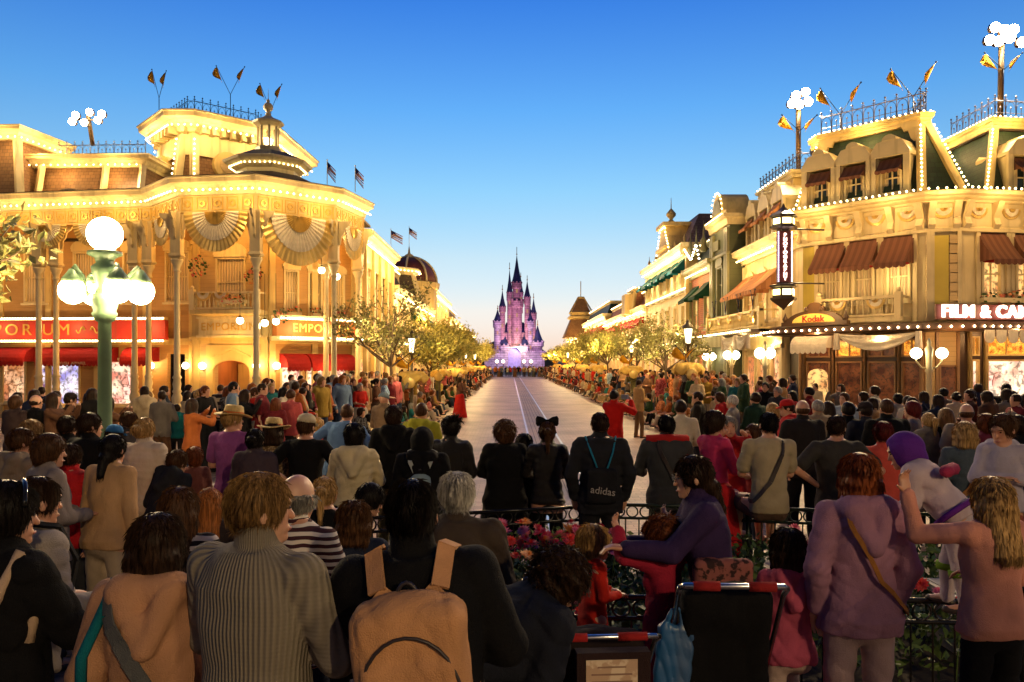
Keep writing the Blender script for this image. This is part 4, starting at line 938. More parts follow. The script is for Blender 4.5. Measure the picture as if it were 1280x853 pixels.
b = MB(); b.box(vx-.17, vy-.14, 4.40, vx+.17, vy+.14, 6.12); bd = b.build('sign_board', mat('maroon_board', (.16, .02, .015), .5), VS)
b = MB()
for i, c_ in enumerate('PHOTOGRAPHY'):
    z = 5.97-i*.144
    text_mesh(c_, 'letter', mat('lit_white_letter', (1, .9, .8), .5, emit=(1, .75, .6), es=2.2), bd, Matrix(((1, 0, 0, vx), (0, 0, -1, vy-.155), (0, 1, 0, z), (0, 0, 0, 1))), .155, .008, .006)
b = MB()
for s in (-1, 1): bulbs(b, [(vx+s*.2, vy-.15, 4.42), (vx+s*.2, vy-.15, 6.1)], .055, .018)
b.build('string_lights', mat('lit_violet_bulb', (.8, .6, 1), .5, emit=(.75, .62, 1), es=4), VS)
for o in [o for o in COL.objects if o.parent is not None and (o.parent == VS or o.parent.parent == VS)]:
    l0 = Vector((0, 0, 5.14-3.6)); o.data.transform(Matrix.Translation(l0) @ Matrix.Diagonal((.94, .94, .85, 1)) @ Matrix.Translation(-l0))
# ------------------------------------------------------------------ right street
def rstreet(*a, **k): return street_block(*a, **k)
# low cream shop with striped awnings and a shop railing
r, F, L = rstreet('swagged_cream_shop', 'cream shop left of the green mansard with three wide striped brown awnings and garlands', 1, 26.7, 31.25, 9.15, 6.45, M_cream2, M_cream, 2.25, .5, watts=26, dorm=3, aw2=M_awnS, nwin=3, corn=.5)
r_sw = r
FF, LL = frame((8.65, 33.0), (8.65, 25.5))
FG, LG = frame((9.12, 31.2), (9.12, 26.8))
for q_ in (.75, 2.2, 3.65): awning(FG, q_, 4.75, 1.35, r, M_awnS, drop=.8, proj=.95)
balustrade(FF, .2, 7.2, 3.42, .6, .55, r, m=M_cream)
for i in range(5): fan(FF, .8+i*1.4, 3.98, .27, .62, r)
for i in range(4): pennants(FF @ Vector((1+i*1.7, .5, 3.95)), r, .25, .75, az=PI/2)
for y in (27, 29.5, 32): plamp((7.3, y, 4.2), 16, (1, .66, .26))
b = MB(FF); b.slab([(0, 0), (7.4, 0), (7.4, 1.25), (0, 1.25)], 3.3, 3.4) if False else b.box(-1.6, 0, 3.26, 7.2, .9, 3.36); b.build('canopy', M_dark, r)
vb = MB(FF)
for i in range(34): u0 = -1.5+i*.16; vb.box(u0, .9, 2.84, u0+.158, .93, 3.24)
vb.build('striped_valance', M_awnW, r)
swag(FF, 4.0, 5.6, 3.2, .42, .95, r); swag(FF, 5.7, 7.1, 3.2, .42, .95, r)
b = MB(); bulbs(b, [FF @ Vector((-1.6, .95, 3.32)), FF @ Vector((7.2, .95, 3.32))], .24, .034); b.build('string_lights', M_bulb, r)
# tall green front
M_gn = mat('dark_green_boards', (.07, .085, .04), .6, kind='clap', scale=.6); M_gn2 = mat('olive_trim', (.22, .22, .11), .5, kind='plain')
r = empty('tall_green_house', (9, 33, 0), 'tall narrow dark green house front with arched window and curved gable on the right', 'building')
ga = (8.6, 34.2); gb = (8.6, 31.4); F, L = frame(ga, gb)
b = MB(F); wall(b, L, .12, 7.9, [(.95, 1.85, 4.1, 6.2)], .3); b.build('wall', M_gn, r)
b = MB(); b.box(8.62, 31.42, .12, 12, 31.6, 7.9); b.box(8.9, 31.6, 7.7, 12, 34.2, 7.88); b.build('side_wall', M_gn, r)
window(F, 1.4, 4.1, .9, 2.1, r, fm=M_gn2, pm=M_darkglass, mun=(2, 3), arch=True)
b = MB(F)
for u in (.12, .42, L-.42, L-.12): b.box(u-.09, 0, .3, u+.09, .1, 7.6)
b.box(-.05, 0, 6.55, L+.05, .14, 6.65); b.box(-.05, 0, 3.3, L+.05, .2, 3.5)
for i in range(6): b.box(.5+i*.15, .0, 6.9, .6+i*.15, .08, 7.3)
b.build('trim', M_gn2, r)
cornice([ga, gb, (12, 31.4)], 8.1, r, m=M_cream2, h=.4, out=.3); lights_on([ga, gb], 8.12, .28, r, sp=.2, watts=30)
b = MB(F); n = 12; b.prism([(L/2+.8*math.cos(PI*i/n), 8.3+.85*math.sin(PI*i/n)) for i in range(n+1)][::-1], -1.0, .12); b.box(.1, -1.0, 8.1, L-.1, .1, 8.32); g_ = b.build('curved_gable', M_cream, r)
b = MB(F); bulbs(b, [(L/2+.86*math.cos(PI*i/n), .16, 8.3+.9*math.sin(PI*i/n)) for i in range(n+1)], .14, .034); b.build('string_lights', M_bulb, g_)
b = MB(F); b.prism([(L/2+.6*math.cos(PI*i/n), 8.32+.6*math.sin(PI*i/n)) for i in range(n+1)][::-1], .12, .16); b.build('gable_field', M_gn2, g_)
# teal awning house
r, F, L = rstreet('finialled_olive_house', 'olive house with green awnings and bulb lit finials between the green and brick houses', 1, 34.3, 38.6, 8.7, 6.6, mat('brick_orange', (.42, .13, .05), .7, kind='brick', col2=(.34, .10, .04)), M_greens, 1.1, .5, watts=34, aw=M_awnG, nwin=2, trim=M_gn2)
b = MB()
for y in (35.6, 37.0, 38.2): b.lathe((8.6, y, 7.2), [(.12, 0), (.22, .15), (.1, .3), (.16, .5), (.07, .62), (.03, 1.0), (.01, 1.4)], 8)
bs(b, 'finial', M_gn2, r)
b = MB(); bulbs(b, [(8.4, 35.4, 6.6), (8.35, 36, 7.6), (8.35, 37, 7.0), (8.3, 38.3, 7.7)], .2, .05); b.build('string_lights', M_bulbw, r)
# brick house with blue awnings
M_brk = mat('red_brick', (.40, .12, .05), .75, kind='brick', col2=(.30, .09, .04))
r, F, L = rstreet('gabled_brick_house', 'cream fronted brick house with blue awnings and ball topped gable on the right', 1, 38.7, 50.5, 8.6, 7.95, M_cream2, None, floors=2, watts=44, nwin=6, aw=M_awnT, wm=M_curt)
b = MB(); b.box(8.95, 38.66, .13, 14.5, 38.69, 7.4); b.build('brick_side', M_brk, r); b = MB(); b.box(8.45, 38.5, .13, 9.2, 38.65, 7.5); b.box(8.2, 38.4, 7.5, 9.4, 38.69, 8.0); b.build('corner_pier', M_cream, r)
b = MB(); b.prism([(0, 0), (1, 0), (1, 1)], 0, .01) if False else b.loft([[(8.9, 41, 8.0), (14, 41, 8.0), (14, 50, 8.0), (8.9, 50, 8.0)], [(9.9, 42, 10.1), (13, 42, 10.1), (13, 49, 10.1), (9.9, 49, 10.1)]]); b.build('hipped_roof', mat('mauve_slate', (.22, .15, .15), .7, kind='scale'), r)
b = MB(F); u = 6.2
b.prism([(u-1.9, 8.0), (u+1.9, 8.0), (u+1.6, 8.5), (u+.9, 9.2), (u+.7, 9.7), (u-.7, 9.7), (u-.9, 9.2), (u-1.6, 8.5)][::-1], -1.2, .15); b.box(u-1.05, -1.2, 9.7, u+1.05, .35, 9.9); b.lathe((u, -.3, 9.9), [(.15, 0), (.22, .15), (.08, .3), (.26, .5), (.27, .62), (.08, .85), (.03, .9), (.01, 1.5)], 10)
b.box(u-1.2, .1, 8.45, u+1.2, .35, 8.6); b.build('gable', M_cream, r)
b = MB(F); bulbs(b, [(u-1.95, .2, 8.05), (u-1.65, .2, 8.55), (u-.95, .2, 9.25), (u-.72, .2, 9.7), (u+.72, .2, 9.7), (u+.95, .2, 9.25), (u+1.65, .2, 8.55), (u+1.95, .2, 8.05)], .22, .045); bulbs(b, [(0, .1, 5.9), (L, .1, 5.9)], .3, .045); b.build('string_lights', M_bulb, r)
b = MB(F); b.box(0, 0, 5.7, L, .12, 5.86); b.build('string_course', M_ivory, r)
b = MB(F)
for uu in (1.0, 3.3, 8.8, 11): b.lathe((uu, 0, 8.0), [(.1, 0), (.14, .15), (.05, .25), (.1, .4), (.02, .6), (.01, .8)], 8)
bs(b, 'finial', M_cream, r)
for y in (40, 43, 46, 49): plamp((7.4, y, 6.9), 55, (1, .74, .40))
r, F, L = rstreet('domed_orange_house', 'orange brick house with a cream corner pavilion roof past the brick house', 1, 50.6, 72, 8.6, 5.8, M_cream2, mat('orange_tiles', (.36, .13, .05), .7, kind='scale', col2=(.28, .10, .04)), 1.1, .6, watts=60, aw=M_awnR)
b = MB(); c = (9.8, 56); b.loft([[(*p, z) for p in ngon(*c, q, 4, PI/4)] for q, z in ((2.1, 5.5), (1.75, 7.1))]); b.build('pavilion_roof', MATS['orange_tiles'], r)
b = MB(); b.loft([[(*p, z) for p in ngon(*c, q, 4, PI/4)] for q, z in ((1.75, 7.1), (2.0, 7.22), (2.0, 7.36), (1.2, 7.55))])
for p, q in zip(ngon(*c, 2.15, 4, PI/4), ngon(*c, 1.8, 4, PI/4)): b.tube([(*p, 5.5), (*q, 7.1)], .14, 4, False)
b.box(7.9, 55.2, 5.6, 8.6, 56.8, 7.0); b.build('pavilion_frame', M_cream, r)
b = MB(); bulbs(b, [(*p, 7.4) for p in ngon(*c, 1.95, 4, PI/4)], .22, .05, True); b.build('string_lights', M_bulb, r)
r, F, L = rstreet('plain_pink_house', 'pale house with red round awning towards the castle on the right', 1, 72.1, 92, 8.6, 6.6, M_cream2, M_greens, 1.2, .6, watts=70, aw=M_awnR)
r, F, L = rstreet('pointed_tower_house', 'last house on the right with a pointed dark tower roof outlined in bulbs', 1, 92.1, 118, 8.6, 5.6, M_cream2, M_darkroof, 1.5, .7, watts=90)
c = (8.4, 95.5); b = MB(); b.loft([[(*p, z) for p in ngon(*c, q, 4, PI/4)] for q, z in ((3.0, 5.2), (1.7, 7.5))]); b.loft([[(*p, z) for p in ngon(*c, q, 4, PI/4)] for q, z in ((1.5, 8.3), (.5, 9.9))]); b.build('tower_roof', M_brown, r)
b = MB(); b.loft([[(*p, z) for p in ngon(*c, q, 4, PI/4)] for q, z in ((1.7, 7.4), (2.1, 7.55), (2.1, 7.75), (1.6, 7.95), (1.9, 8.25), (1.5, 8.35))]); b.loft([[(*p, z) for p in ngon(*c, q, 4, PI/4)] for q, z in ((.5, 9.9), (.65, 10.0), (.5, 10.15))]); b.tube([(*c, 10.1), (*c, 12.0)], .05, 5)
for i in range(3):
    for p, q in zip(ngon(*c, 1.75, 4, PI/4), ngon(*c, .55, 4, PI/4)): b.tube([(*p, 8.3), (*q, 9.9)], .1, 4, False)
b.build('tower_trim', M_cream, r)
for s in range(7): plamp((7.3, 52+s*9, 4.6), 90, (1, .66, .28))
ironwork([(9.75, 31.2, 8.8), (9.75, 26.9, 8.8), (12.5, 26.9, 8.8)], .65, r_sw, m=MATS['bulbed_iron'])
flood(W(998, 127, 27.5), (W(998, 127, 27.5).x, 27.5, 8.75), 'floodlight cluster with yellow pennants above the swagged cream shop', 2600, 5, (4, 14, 0), pen=True, spread=.30)
flood(W(1252, 48, 25.5), W(1250, 165, 25.5), 'tallest floodlight cluster with pennants above the camera shop roof', 4200, 7, (2, 10, 0), pen=True, spread=.5, rr=.18)
# ================================================================== castle (a plain invented one)
CS = empty('castle', (3, 330, 0), 'pink and lavender castle with dark blue cone roofs at the end of the street', 'castle')
M_cp = mat('castle_pink', (.62, .36, .46), .7, kind='brick', scale=.12, col2=(.55, .32, .44)); M_cl = mat('castle_lavender', (.52, .44, .62), .7, kind='brick', scale=.1, col2=(.45, .38, .56)); M_cb = mat('castle_blue_tiles', (.03, .05, .16), .5, kind='scale', scale=.2); M_cg = mat('castle_gold', (.7, .4, .08), .4, metal=.5)
def cpt(x, y): return W(x, y, 330)
def tower(x, ytop, ybase, rpx, cone, body=M_cp):
    r = rpx*.33; p = cpt(x, ybase); t = cpt(x, ytop); b = MB(); h = t.z-p.z
    b.lathe((p.x, p.y, p.z), [(r*1.05, 0), (r, h*.1), (r, h*.82), (r*1.3, h*.86), (r*1.3, h*.99), (r*1.2, h)], 12, False)
    for i in range(8): a = i*PI/4; b.box(p.x+r*1.22*math.cos(a)-.18*r, p.y+r*1.22*math.sin(a)-.18*r, p.z+h*.99, p.x+r*1.22*math.cos(a)+.18*r, p.y+r*1.22*math.sin(a)+.18*r, p.z+h+r*.3)
    tw = b.build('tower', body, CS); b = MB(); H = cone*.33
    b.lathe((p.x, p.y, p.z+h), [(r*1.35, 0), (r*.95, H*.2), (r*.5, H*.52), (r*.2, H*.8), (.03, H)], 12, False); b.build('cone_roof', M_cb, tw)
    b = MB(); b.tube([(p.x, p.y, p.z+h+H*.98), (p.x, p.y, p.z+h+H*1.25)], .12, 4); b.ball((p.x, p.y, p.z+h+H), .3, 6, 4); b.build('finial', M_cg, tw)
    b = MB()
    for k in range(1, 4):
        if h > k*6: b.box(p.x-.35, p.y-r*1.02-.1, p.z+k*6-1, p.x+.35, p.y-r*.9, p.z+k*6+.5)
    bs(b, 'tower_window', mat('castle_window', (.2, .1, .1), .5, emit=(1, .62, .22), es=.12), tw)
for a in ((646, 376, 430, 6.5, 0), (646, 354, 400, 5, 36), (628, 384, 425, 3.4, 22), (659, 372, 425, 3.4, 22), (637, 366, 432, 3.0, 30), (667, 392, 440, 3, 20), (651, 366, 392, 2.6, 20), (622, 402, 452, 4.5, 16), (663, 402, 452, 4.5, 18), (630, 432, 464, 6, 16), (656, 432, 464, 6, 16), (672, 428, 464, 6, 22), (613, 440, 466, 5, 12)): tower(*a[:4], a[4] or 8, M_cl if a[2] > 450 else M_cp)
b = MB(); p = cpt(600, 462)
b.box(cpt(606, 0).x, 324, 0, cpt(643, 0).x-5.42, 327, cpt(0, 441).z); b.box(cpt(643, 0).x+5.42, 324, 0, cpt(680, 0).x, 327, cpt(0, 441).z)
for i in range(30): 
    x = cpt(606+i*2.55, 0).x; b.box(x, 323.8, cpt(0, 441).z, x+.45, 327, cpt(0, 439).z) if not 634 < 606+i*2.55 < 651 else None
c = cpt(643, 0).x; gz = cpt(0, 434).z; w = 2.6
for s in (-1, 1): b.box(c+s*w, 324, 0, c+s*5.4, 327, gz)
n = 8; b.prism([(c-w, 5.2)]+[(c-w*math.cos(PI/2*i/n), 5.2+3.4*math.sin(PI/2*i/n)) for i in range(n+1)]+[(c+w*math.sin(PI/2*i/n), 5.2+3.4*math.cos(PI/2*i/n)) for i in range(n+1)]+[(c+w, gz), (c-w, gz)], 324, 327)
b.build('curtain_wall', M_cl, CS)
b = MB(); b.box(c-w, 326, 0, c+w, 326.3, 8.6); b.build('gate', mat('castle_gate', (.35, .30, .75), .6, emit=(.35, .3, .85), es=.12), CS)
b = MB(); b.box(cpt(628, 0).x, 330, 6, cpt(660, 0).x, 342, cpt(0, 416).z); b.box(cpt(634, 0).x, 331, 6, cpt(652, 0).x, 341, cpt(0, 404).z); b.build('keep', M_cp, CS)
b = MB(); x0, x1 = cpt(627, 0).x, cpt(661, 0).x; z0 = cpt(0, 416).z; b.loft([[(x0, 329, z0), (x1, 329, z0), (x1, 343, z0), (x0, 343, z0)], [(x0+2, 335, z0+4.5), (x1-2, 335, z0+4.5), (x1-2, 337, z0+4.5), (x0+2, 337, z0+4.5)]]); b.build('keep_roof', M_cb, CS)
b = MB(); rn = random.Random(2)
for k, (x, y, z, rr) in enumerate(((612, 345, 5, 7), (622, 348, 8, 7), (605, 348, 2, 6), (668, 345, 6, 7), (680, 350, 2, 7), (652, 350, 8, 8))):
    p = cpt(x, 0).x; b.lathe((p, y, 0), [(rr*1.5, 0), (rr*1.3, z*.5), (rr, z), (rr*.6, z*1.35), (.1, z*1.55)], 9, False, rot=k)
b.build('rock_mound', mat('mossy_rock', (.05, .07, .035), .9, kind='plain', scale=.2), CS)
for x, y, z, w_, col in ((-4, 316, 3, 420, (.85, .75, 1)), (8, 316, 3, 420, (.85, .75, 1)), (2, 312, 24, 2000, (1, .45, .75)), (3, 322, 9, 1500, (1, .7, .4)), (12, 318, 12, 1500, (1, .5, .8)), (-6, 318, 14, 1500, (1, .5, .8))): plamp((x, y, z), w_, col, .3)
# globe lights at the castle gate
for x in (621, 629, 655, 664):
    r = empty('gate_lamp', W(x, 460, 300), ['', ''][0] or 'white globe lamp %s castle gate' % {621: 'far left of the', 629: 'just left of the', 655: 'just right of the', 664: 'far right of the'}[x], 'lamp', 'lamps before the castle gate'); p = W(x, 452, 300); b = MB(); b.tube([(p.x, p.y, 0), tuple(p)], .12, 5); b.build('post', M_dark, r); b = MB(); b.ball(p, .55, 8, 6); b.build('globe', M_globe, r)

# ================================================================== trees
def rv(rn): return Vector((rn.gauss(0, 1), rn.gauss(0, 1), rn.gauss(0, 1))).normalized()
def make_tree(name, pos, h, spread, leaves, lm, seed, trunk_h=.38, r0=.07, leaf=.07, label=None, group=None, lean=(0, 0), bark=None, zs=.7):
    rn = random.Random(seed); root = empty(name, pos, label, 'tree', group); P0 = Vector(pos); b = MB(); tips = []
    def limb(p, d, L, r, lev):
        pts = [p]; n = 4
        for i in range(n): d = (d+rv(rn)*.16+Vector((0, 0, .06))).normalized(); pts.append(pts[-1]+d*L/n)
        b.tube(pts, [r*(1-.45*i/n) for i in range(n+1)], 6 if lev < 2 else 4)
        if lev >= 3: tips.extend(pts[1:]); return
        if lev >= 2: tips.extend(pts[2:])
        for k in range(rn.choice((3, 4)) if lev else 6):
            t = rn.uniform(.4, 1) if lev else rn.uniform(.75, 1.0); q = pts[min(n, max(1, int(t*n)))]
            nd = (d*.6+rv(rn)*.75); nd.z = abs(nd.z)*.6+.12; nd.x *= spread; nd.y *= spread; limb(q, nd.normalized(), L*rn.uniform(.55, .75), r*.5, lev+1)
    limb(P0, Vector((lean[0], lean[1], 1)), h*trunk_h, r0, 0)
    b.build('trunk', bark or mat('tree_bark', (.10, .06, .035), .85, kind='plain', scale=4, bump=.6), root)
    ts = np.array([tuple(t) for t in tips]); rg = np.random.default_rng(seed); zmax = h*1.0+P0.z
    idx = rg.integers(0, len(ts), leaves); c = ts[idx]+rg.normal(0, 1, (leaves, 3))*np.array([leaf*1.9, leaf*1.9, leaf*1.5]); 
    k = (c[:, 2]-P0.z)/max(1e-3, (ts[:, 2].max()-P0.z)); 
    a = rg.normal(0, 1, (leaves, 3)); a /= np.linalg.norm(a, axis=1)[:, None]; t = rg.normal(0, 1, (leaves, 3)); t = np.cross(a, t); t /= np.linalg.norm(t, axis=1)[:, None]
    s = leaf*rg.uniform(.55, 1.25, (leaves, 1)); n_ = np.cross(a, t)*s*.18
    v = np.stack([c-a*s, c-t*s*.45+n_, c+a*s, c+t*s*.45+n_], 1).reshape(-1, 3)-np.array(P0)
    me = bpy.data.meshes.new('crown'); f = np.arange(leaves*4).reshape(-1, 4); me.from_pydata(v.tolist(), [], f.tolist()); me.materials.append(lm)
    o = bpy.data.objects.new('crown', me); COL.objects.link(o); o.parent = root
    return root
M_lfo = mat('olive_leaf', (.34, .30, .09), .6, kind='leaf', col2=(.14, .15, .04)); M_lfy = mat('lamp_lit_leaf', (.42, .34, .08), .6, kind='leaf', col2=(.15, .17, .03)); M_lfd = mat('dark_leaf', (.05, .075, .02), .6, kind='leaf', col2=(.025, .045, .012))  # M_lfy leaves have the lamplight's yellow put into their colour
tl = make_tree('street_tree', (-3.75, 26.8, .12), 6.4, .85, 2300, M_lfo, 11, r0=.075, leaf=.075, trunk_h=.42, label='sparse young tree in front of the corner store columns, nearest on the left pavement', group='young trees along the street')
tr = make_tree('street_tree', (6.1, 32.3, .12), 6.2, 1.0, 2500, M_lfo, 23, r0=.075, leaf=.08, trunk_h=.4, label='sparse young tree before the blue awnings, nearest on the right pavement', group='young trees along the street')
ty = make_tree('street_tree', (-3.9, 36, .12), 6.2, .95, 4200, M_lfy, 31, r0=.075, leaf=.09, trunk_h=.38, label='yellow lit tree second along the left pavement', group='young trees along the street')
for p in ((-3.4, 25.4, 2.4), (-4.3, 25.8, 3.4), (5.6, 31.0, 2.4), (6.5, 31.3, 3.4), (-6.2, 9.4, 3.2)): plamp(p, 32, (1, .72, .32), .1)  # fill lights added to brighten the near trees, no fixtures there
index_kids()
ords = 'third fourth fifth sixth seventh eighth ninth tenth'.split()
rn = random.Random(9)
for i, y in enumerate((43, 51, 60, 70, 82, 96, 110)):
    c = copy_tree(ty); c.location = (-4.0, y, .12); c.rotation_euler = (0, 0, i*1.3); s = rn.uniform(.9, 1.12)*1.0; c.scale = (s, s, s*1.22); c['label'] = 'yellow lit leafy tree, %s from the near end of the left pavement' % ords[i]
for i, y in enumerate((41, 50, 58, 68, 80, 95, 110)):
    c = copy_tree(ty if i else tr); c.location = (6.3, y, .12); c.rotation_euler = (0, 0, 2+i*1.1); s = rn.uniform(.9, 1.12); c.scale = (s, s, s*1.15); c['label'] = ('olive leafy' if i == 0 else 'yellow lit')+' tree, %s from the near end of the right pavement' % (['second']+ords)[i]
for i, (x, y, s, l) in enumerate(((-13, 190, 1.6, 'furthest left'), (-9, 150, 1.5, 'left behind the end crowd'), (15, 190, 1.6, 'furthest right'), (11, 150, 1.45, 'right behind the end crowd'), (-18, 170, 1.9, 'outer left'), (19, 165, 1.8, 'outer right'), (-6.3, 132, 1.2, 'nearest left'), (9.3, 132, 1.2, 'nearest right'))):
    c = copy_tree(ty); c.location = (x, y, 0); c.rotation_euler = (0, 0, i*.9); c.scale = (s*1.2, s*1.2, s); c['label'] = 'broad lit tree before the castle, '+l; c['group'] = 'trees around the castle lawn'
    plamp((x*.85, y-5, 4.5), 500, (1, .75, .3))
for y in (34, 41, 49, 58, 68, 80, 95, 110): plamp((-2.9, y-1, 3.2), 60*(1+y/90), (1, .68, .26)); plamp((5.2, y-1, 3.2), 60*(1+y/90), (1, .68, .26))
make_tree('broadleaf_tree', (-8.2, 10.2, 0), 7.8, 1.4, 4200, M_lfo, 5, r0=.13, leaf=.085, trunk_h=.40, label='leafy tree whose branches enter at the left edge before the corner store')

# ================================================================== lamps
M_post = mat('green_lamp_post', (.13, .22, .13), .4, metal=.0, kind='plain', scale=2, var=.35)
sl_ = empty('globe_street_lamp', (-5.07, 10, 0), 'tall green street lamp with five glowing white globes on the left', 'street lamp')
lx, ly = -5.07, 10.0
b = MB(); b.lathe((lx, ly, 0), [(.28, 0), (.28, .3), (.2, .4), (.22, .6), (.13, .8), (.088, 1.0), (.076, 2.76), (.11, 2.78), (.15, 2.86), (.13, 2.9), (.17, 3.03), (.18, 3.1), (.12, 3.12), (.10, 3.2), (.14, 3.35), (.16, 3.45), (.1, 3.5), (.12, 3.56), (.2, 3.6), (.2, 3.64), (.12, 3.66)], 16); b.build('post', M_post, sl_)
b = MB(); g = MB(); hd = MB()
for k, (ox, oy) in enumerate(((-.37, -.06), (-.26, .26), (.27, -.22), (.40, .10))):
    d = Vector((ox, oy, 0)).normalized(); c = Vector((lx, ly, 0)); R_ = math.hypot(ox, oy)
    b.tube([c+d*.1+Vector((0, 0, 3.05)), c+d*.22+Vector((0, 0, 3.12)), c+d*.26+Vector((0, 0, 3.32)), c+d*(R_-.02)+Vector((0, 0, 3.46)), c+d*(R_+.02)+Vector((0, 0, 3.40))], [.03, .035, .035, .03, .02], 8)
    b.tube([c+d*(.15+.05*math.cos(t))+Vector((0, 0, 3.3+.06*math.sin(t))) for t in [i*.6 for i in range(9)]], .015, 5)
    q = c+d*R_; hd.lathe(q+Vector((0, 0, 3.34)), [(.13, -.09), (.125, -.04), (.07, .03), (.04, .08)], 12); g.ball(q+Vector((0, 0, 3.15)), .165, 20, 14)
bs(b, 'bracket', M_post, sl_); bs(hd, 'globe_cap', M_post, sl_); g.ball((lx, ly, 3.86), .21, 20, 14); bs(g, 'globe', mat('lit_big_globe', (1, .9, .7), .4, emit=(1, .74, .38), es=34), sl_)
index_kids()
for (x, y, l) in ((4.6, -3.0, 'unseen five globe street lamp added behind the viewer on the right'),):  # unseen lamp put in behind the viewer to warm the near backs
    c = copy_tree(sl_); c.location = (x, y, 0); c['label'] = l
flood(Vector((10, -17, 10.0)), Vector((10, -17, 0)), 'assumed unseen floodlight mast added behind the viewer on the square', 6800, 6, (-1.5, 9, 1), spread=.6)  # mast is unseen: assumed from the light, added to brighten the crowd from behind
# two-arm white lamps and pillar lamps on the right
def arm_lamp(x, y, h, gr, label, arms=2, dx=.18):
    r = empty('white_lamp_post', (x, y, 0), label, 'street lamp', 'white globe lamps before the right shops'); b = MB()
    b.lathe((x, y, 0), [(.14, 0), (.14, .25), (.09, .35), (.11, .9), (.06, 1.0), (.055, h-.45), (.09, h-.4), (.06, h-.3), (.07, h-.05), (.09, h+.1), (.03, h+.18), (.05, h+.25), (.01, h+.34)], 12)
    g = MB()
    for s in (-1, 1): b.tube([(x, y, h-.35), (x+s*dx*.6, y, h-.32), (x+s*dx, y, h-.18), (x+s*dx, y, h-gr*.9)], .02, 6); g.ball((x+s*dx, y, h), gr, 12, 8)
    b.build('post', M_ivory, r); bs(g, 'globe', M_globe, r); return r
arm_lamp(9.42, 18, 2.47, .125, 'white two globe lamp post in front of the swagged camera shop corner', dx=.29)
for x, y, l in ((8.2, 33, 'white pillar lamp furthest along the striped valance'), (7.6, 27.5, 'white pillar lamp in the middle below the striped valance'), (7.0, 22, 'white pillar lamp nearest, below the hanging vertical sign')):
    arm_lamp(x, y, 2.52, .15, l, dx=.14)
M_drape = mat('pale_yellow_drape', (.78, .52, .13), .7, kind='cloth')
def gas_lantern(x, y, h, label, deco=True, s=1.0, cloth=M_drape):
    r = empty('gas_lantern', (x, y, .1), label, 'street lamp', 'lanterns with saffron drapes down the street'); b = MB()
    b.lathe((x, y, .1), [(.12, 0), (.12, .3), (.06, .4), (.05, h-.9), (.09, h-.85), (.05, h-.75), (.05, h-.2), (.1, h-.12), (.14, h-.1)], 10); b.lathe((x, y, h+.52), [(.22, 0), (.2, .06), (.08, .16), (.05, .24), (.02, .3)], 8)
    for i in range(4): a = i*PI/2+PI/4; b.tube([(x+.10*math.cos(a), y+.10*math.sin(a), h), (x+.18*math.cos(a), y+.18*math.sin(a), h+.54)], .012, 4)
    b.build('post', mat('lantern_bronze', (.12, .10, .06), .4, metal=.4), r)
    g = MB(); g.loft([[(x+q*math.cos(i*PI/2+PI/4), y+q*math.sin(i*PI/2+PI/4), z) for i in range(4)] for q, z in ((.09, h+.02), (.16, h+.5))]); g.build('lantern_glass', mat('lit_lantern', (1, .9, .6), .4, emit=(1, .80, .42), es=2.6), r)
    if deco:
        c = MB()
        for k in range(7):    # scalloped cloth canopy
            a0 = 2*PI*k/7; a1 = 2*PI*(k+1)/7; rings = []
            for j in range(7):
                a = a0+(a1-a0)*j/6; sag = math.sin(PI*j/6); rings.append([(x+.08*math.cos(a), y+.08*math.sin(a), h-.62), (x+.42*s*math.cos(a), y+.42*s*math.sin(a), h-.66-.12*sag), (x+(.62-.1*sag)*s*math.cos(a), y+(.62-.1*sag)*s*math.sin(a), h-.86-.16*sag), (x+(.58-.1*sag)*s*math.cos(a), y+(.58-.1*sag)*s*math.sin(a), h-.9-.16*sag), (x+.38*s*math.cos(a), y+.38*s*math.sin(a), h-.72-.12*sag)])
            c.loft(rings, True, True)
        c.build('drape', cloth, r)
        m = MB(); m.fr = Matrix.Translation((x, y-.63*s, h-1.02)) @ Matrix.Rotation(R(90), 4, 'X'); m.lathe((0, 0, 0), [(.02, -.03), (.20*s, -.02), (.20*s, .02), (.17*s, .035), (.02, .035)], 16); m.build('medallion', M_gold, r)
        pennants((x-.1, y-.1, h-.62), r, .35, .55)
    return r
gas_lantern(6.0, 27.0, 2.9, 'lantern with saffron drape nearest on the right, in front of the brick house', s=.95)
names = ['second', 'third', 'fourth', 'fifth', 'sixth']
for i, y in enumerate((38, 52, 64, 80, 98)): gas_lantern(5.75, y, 2.75, 'saffron draped lantern, %s along the right kerb' % names[i], s=1.05)
for i, y in enumerate((28, 39, 50, 62, 78, 96)): gas_lantern(-3.45, y, 2.6, 'saffron draped lantern, %s along the left kerb' % (['first']+names)[i], s=1.0)
for i, y in enumerate((30, 45, 60, 75, 90, 105)):
    for x in (-3.3, 5.5): plamp((x, y+3, 3.6), 70, (1, .72, .34), .15)
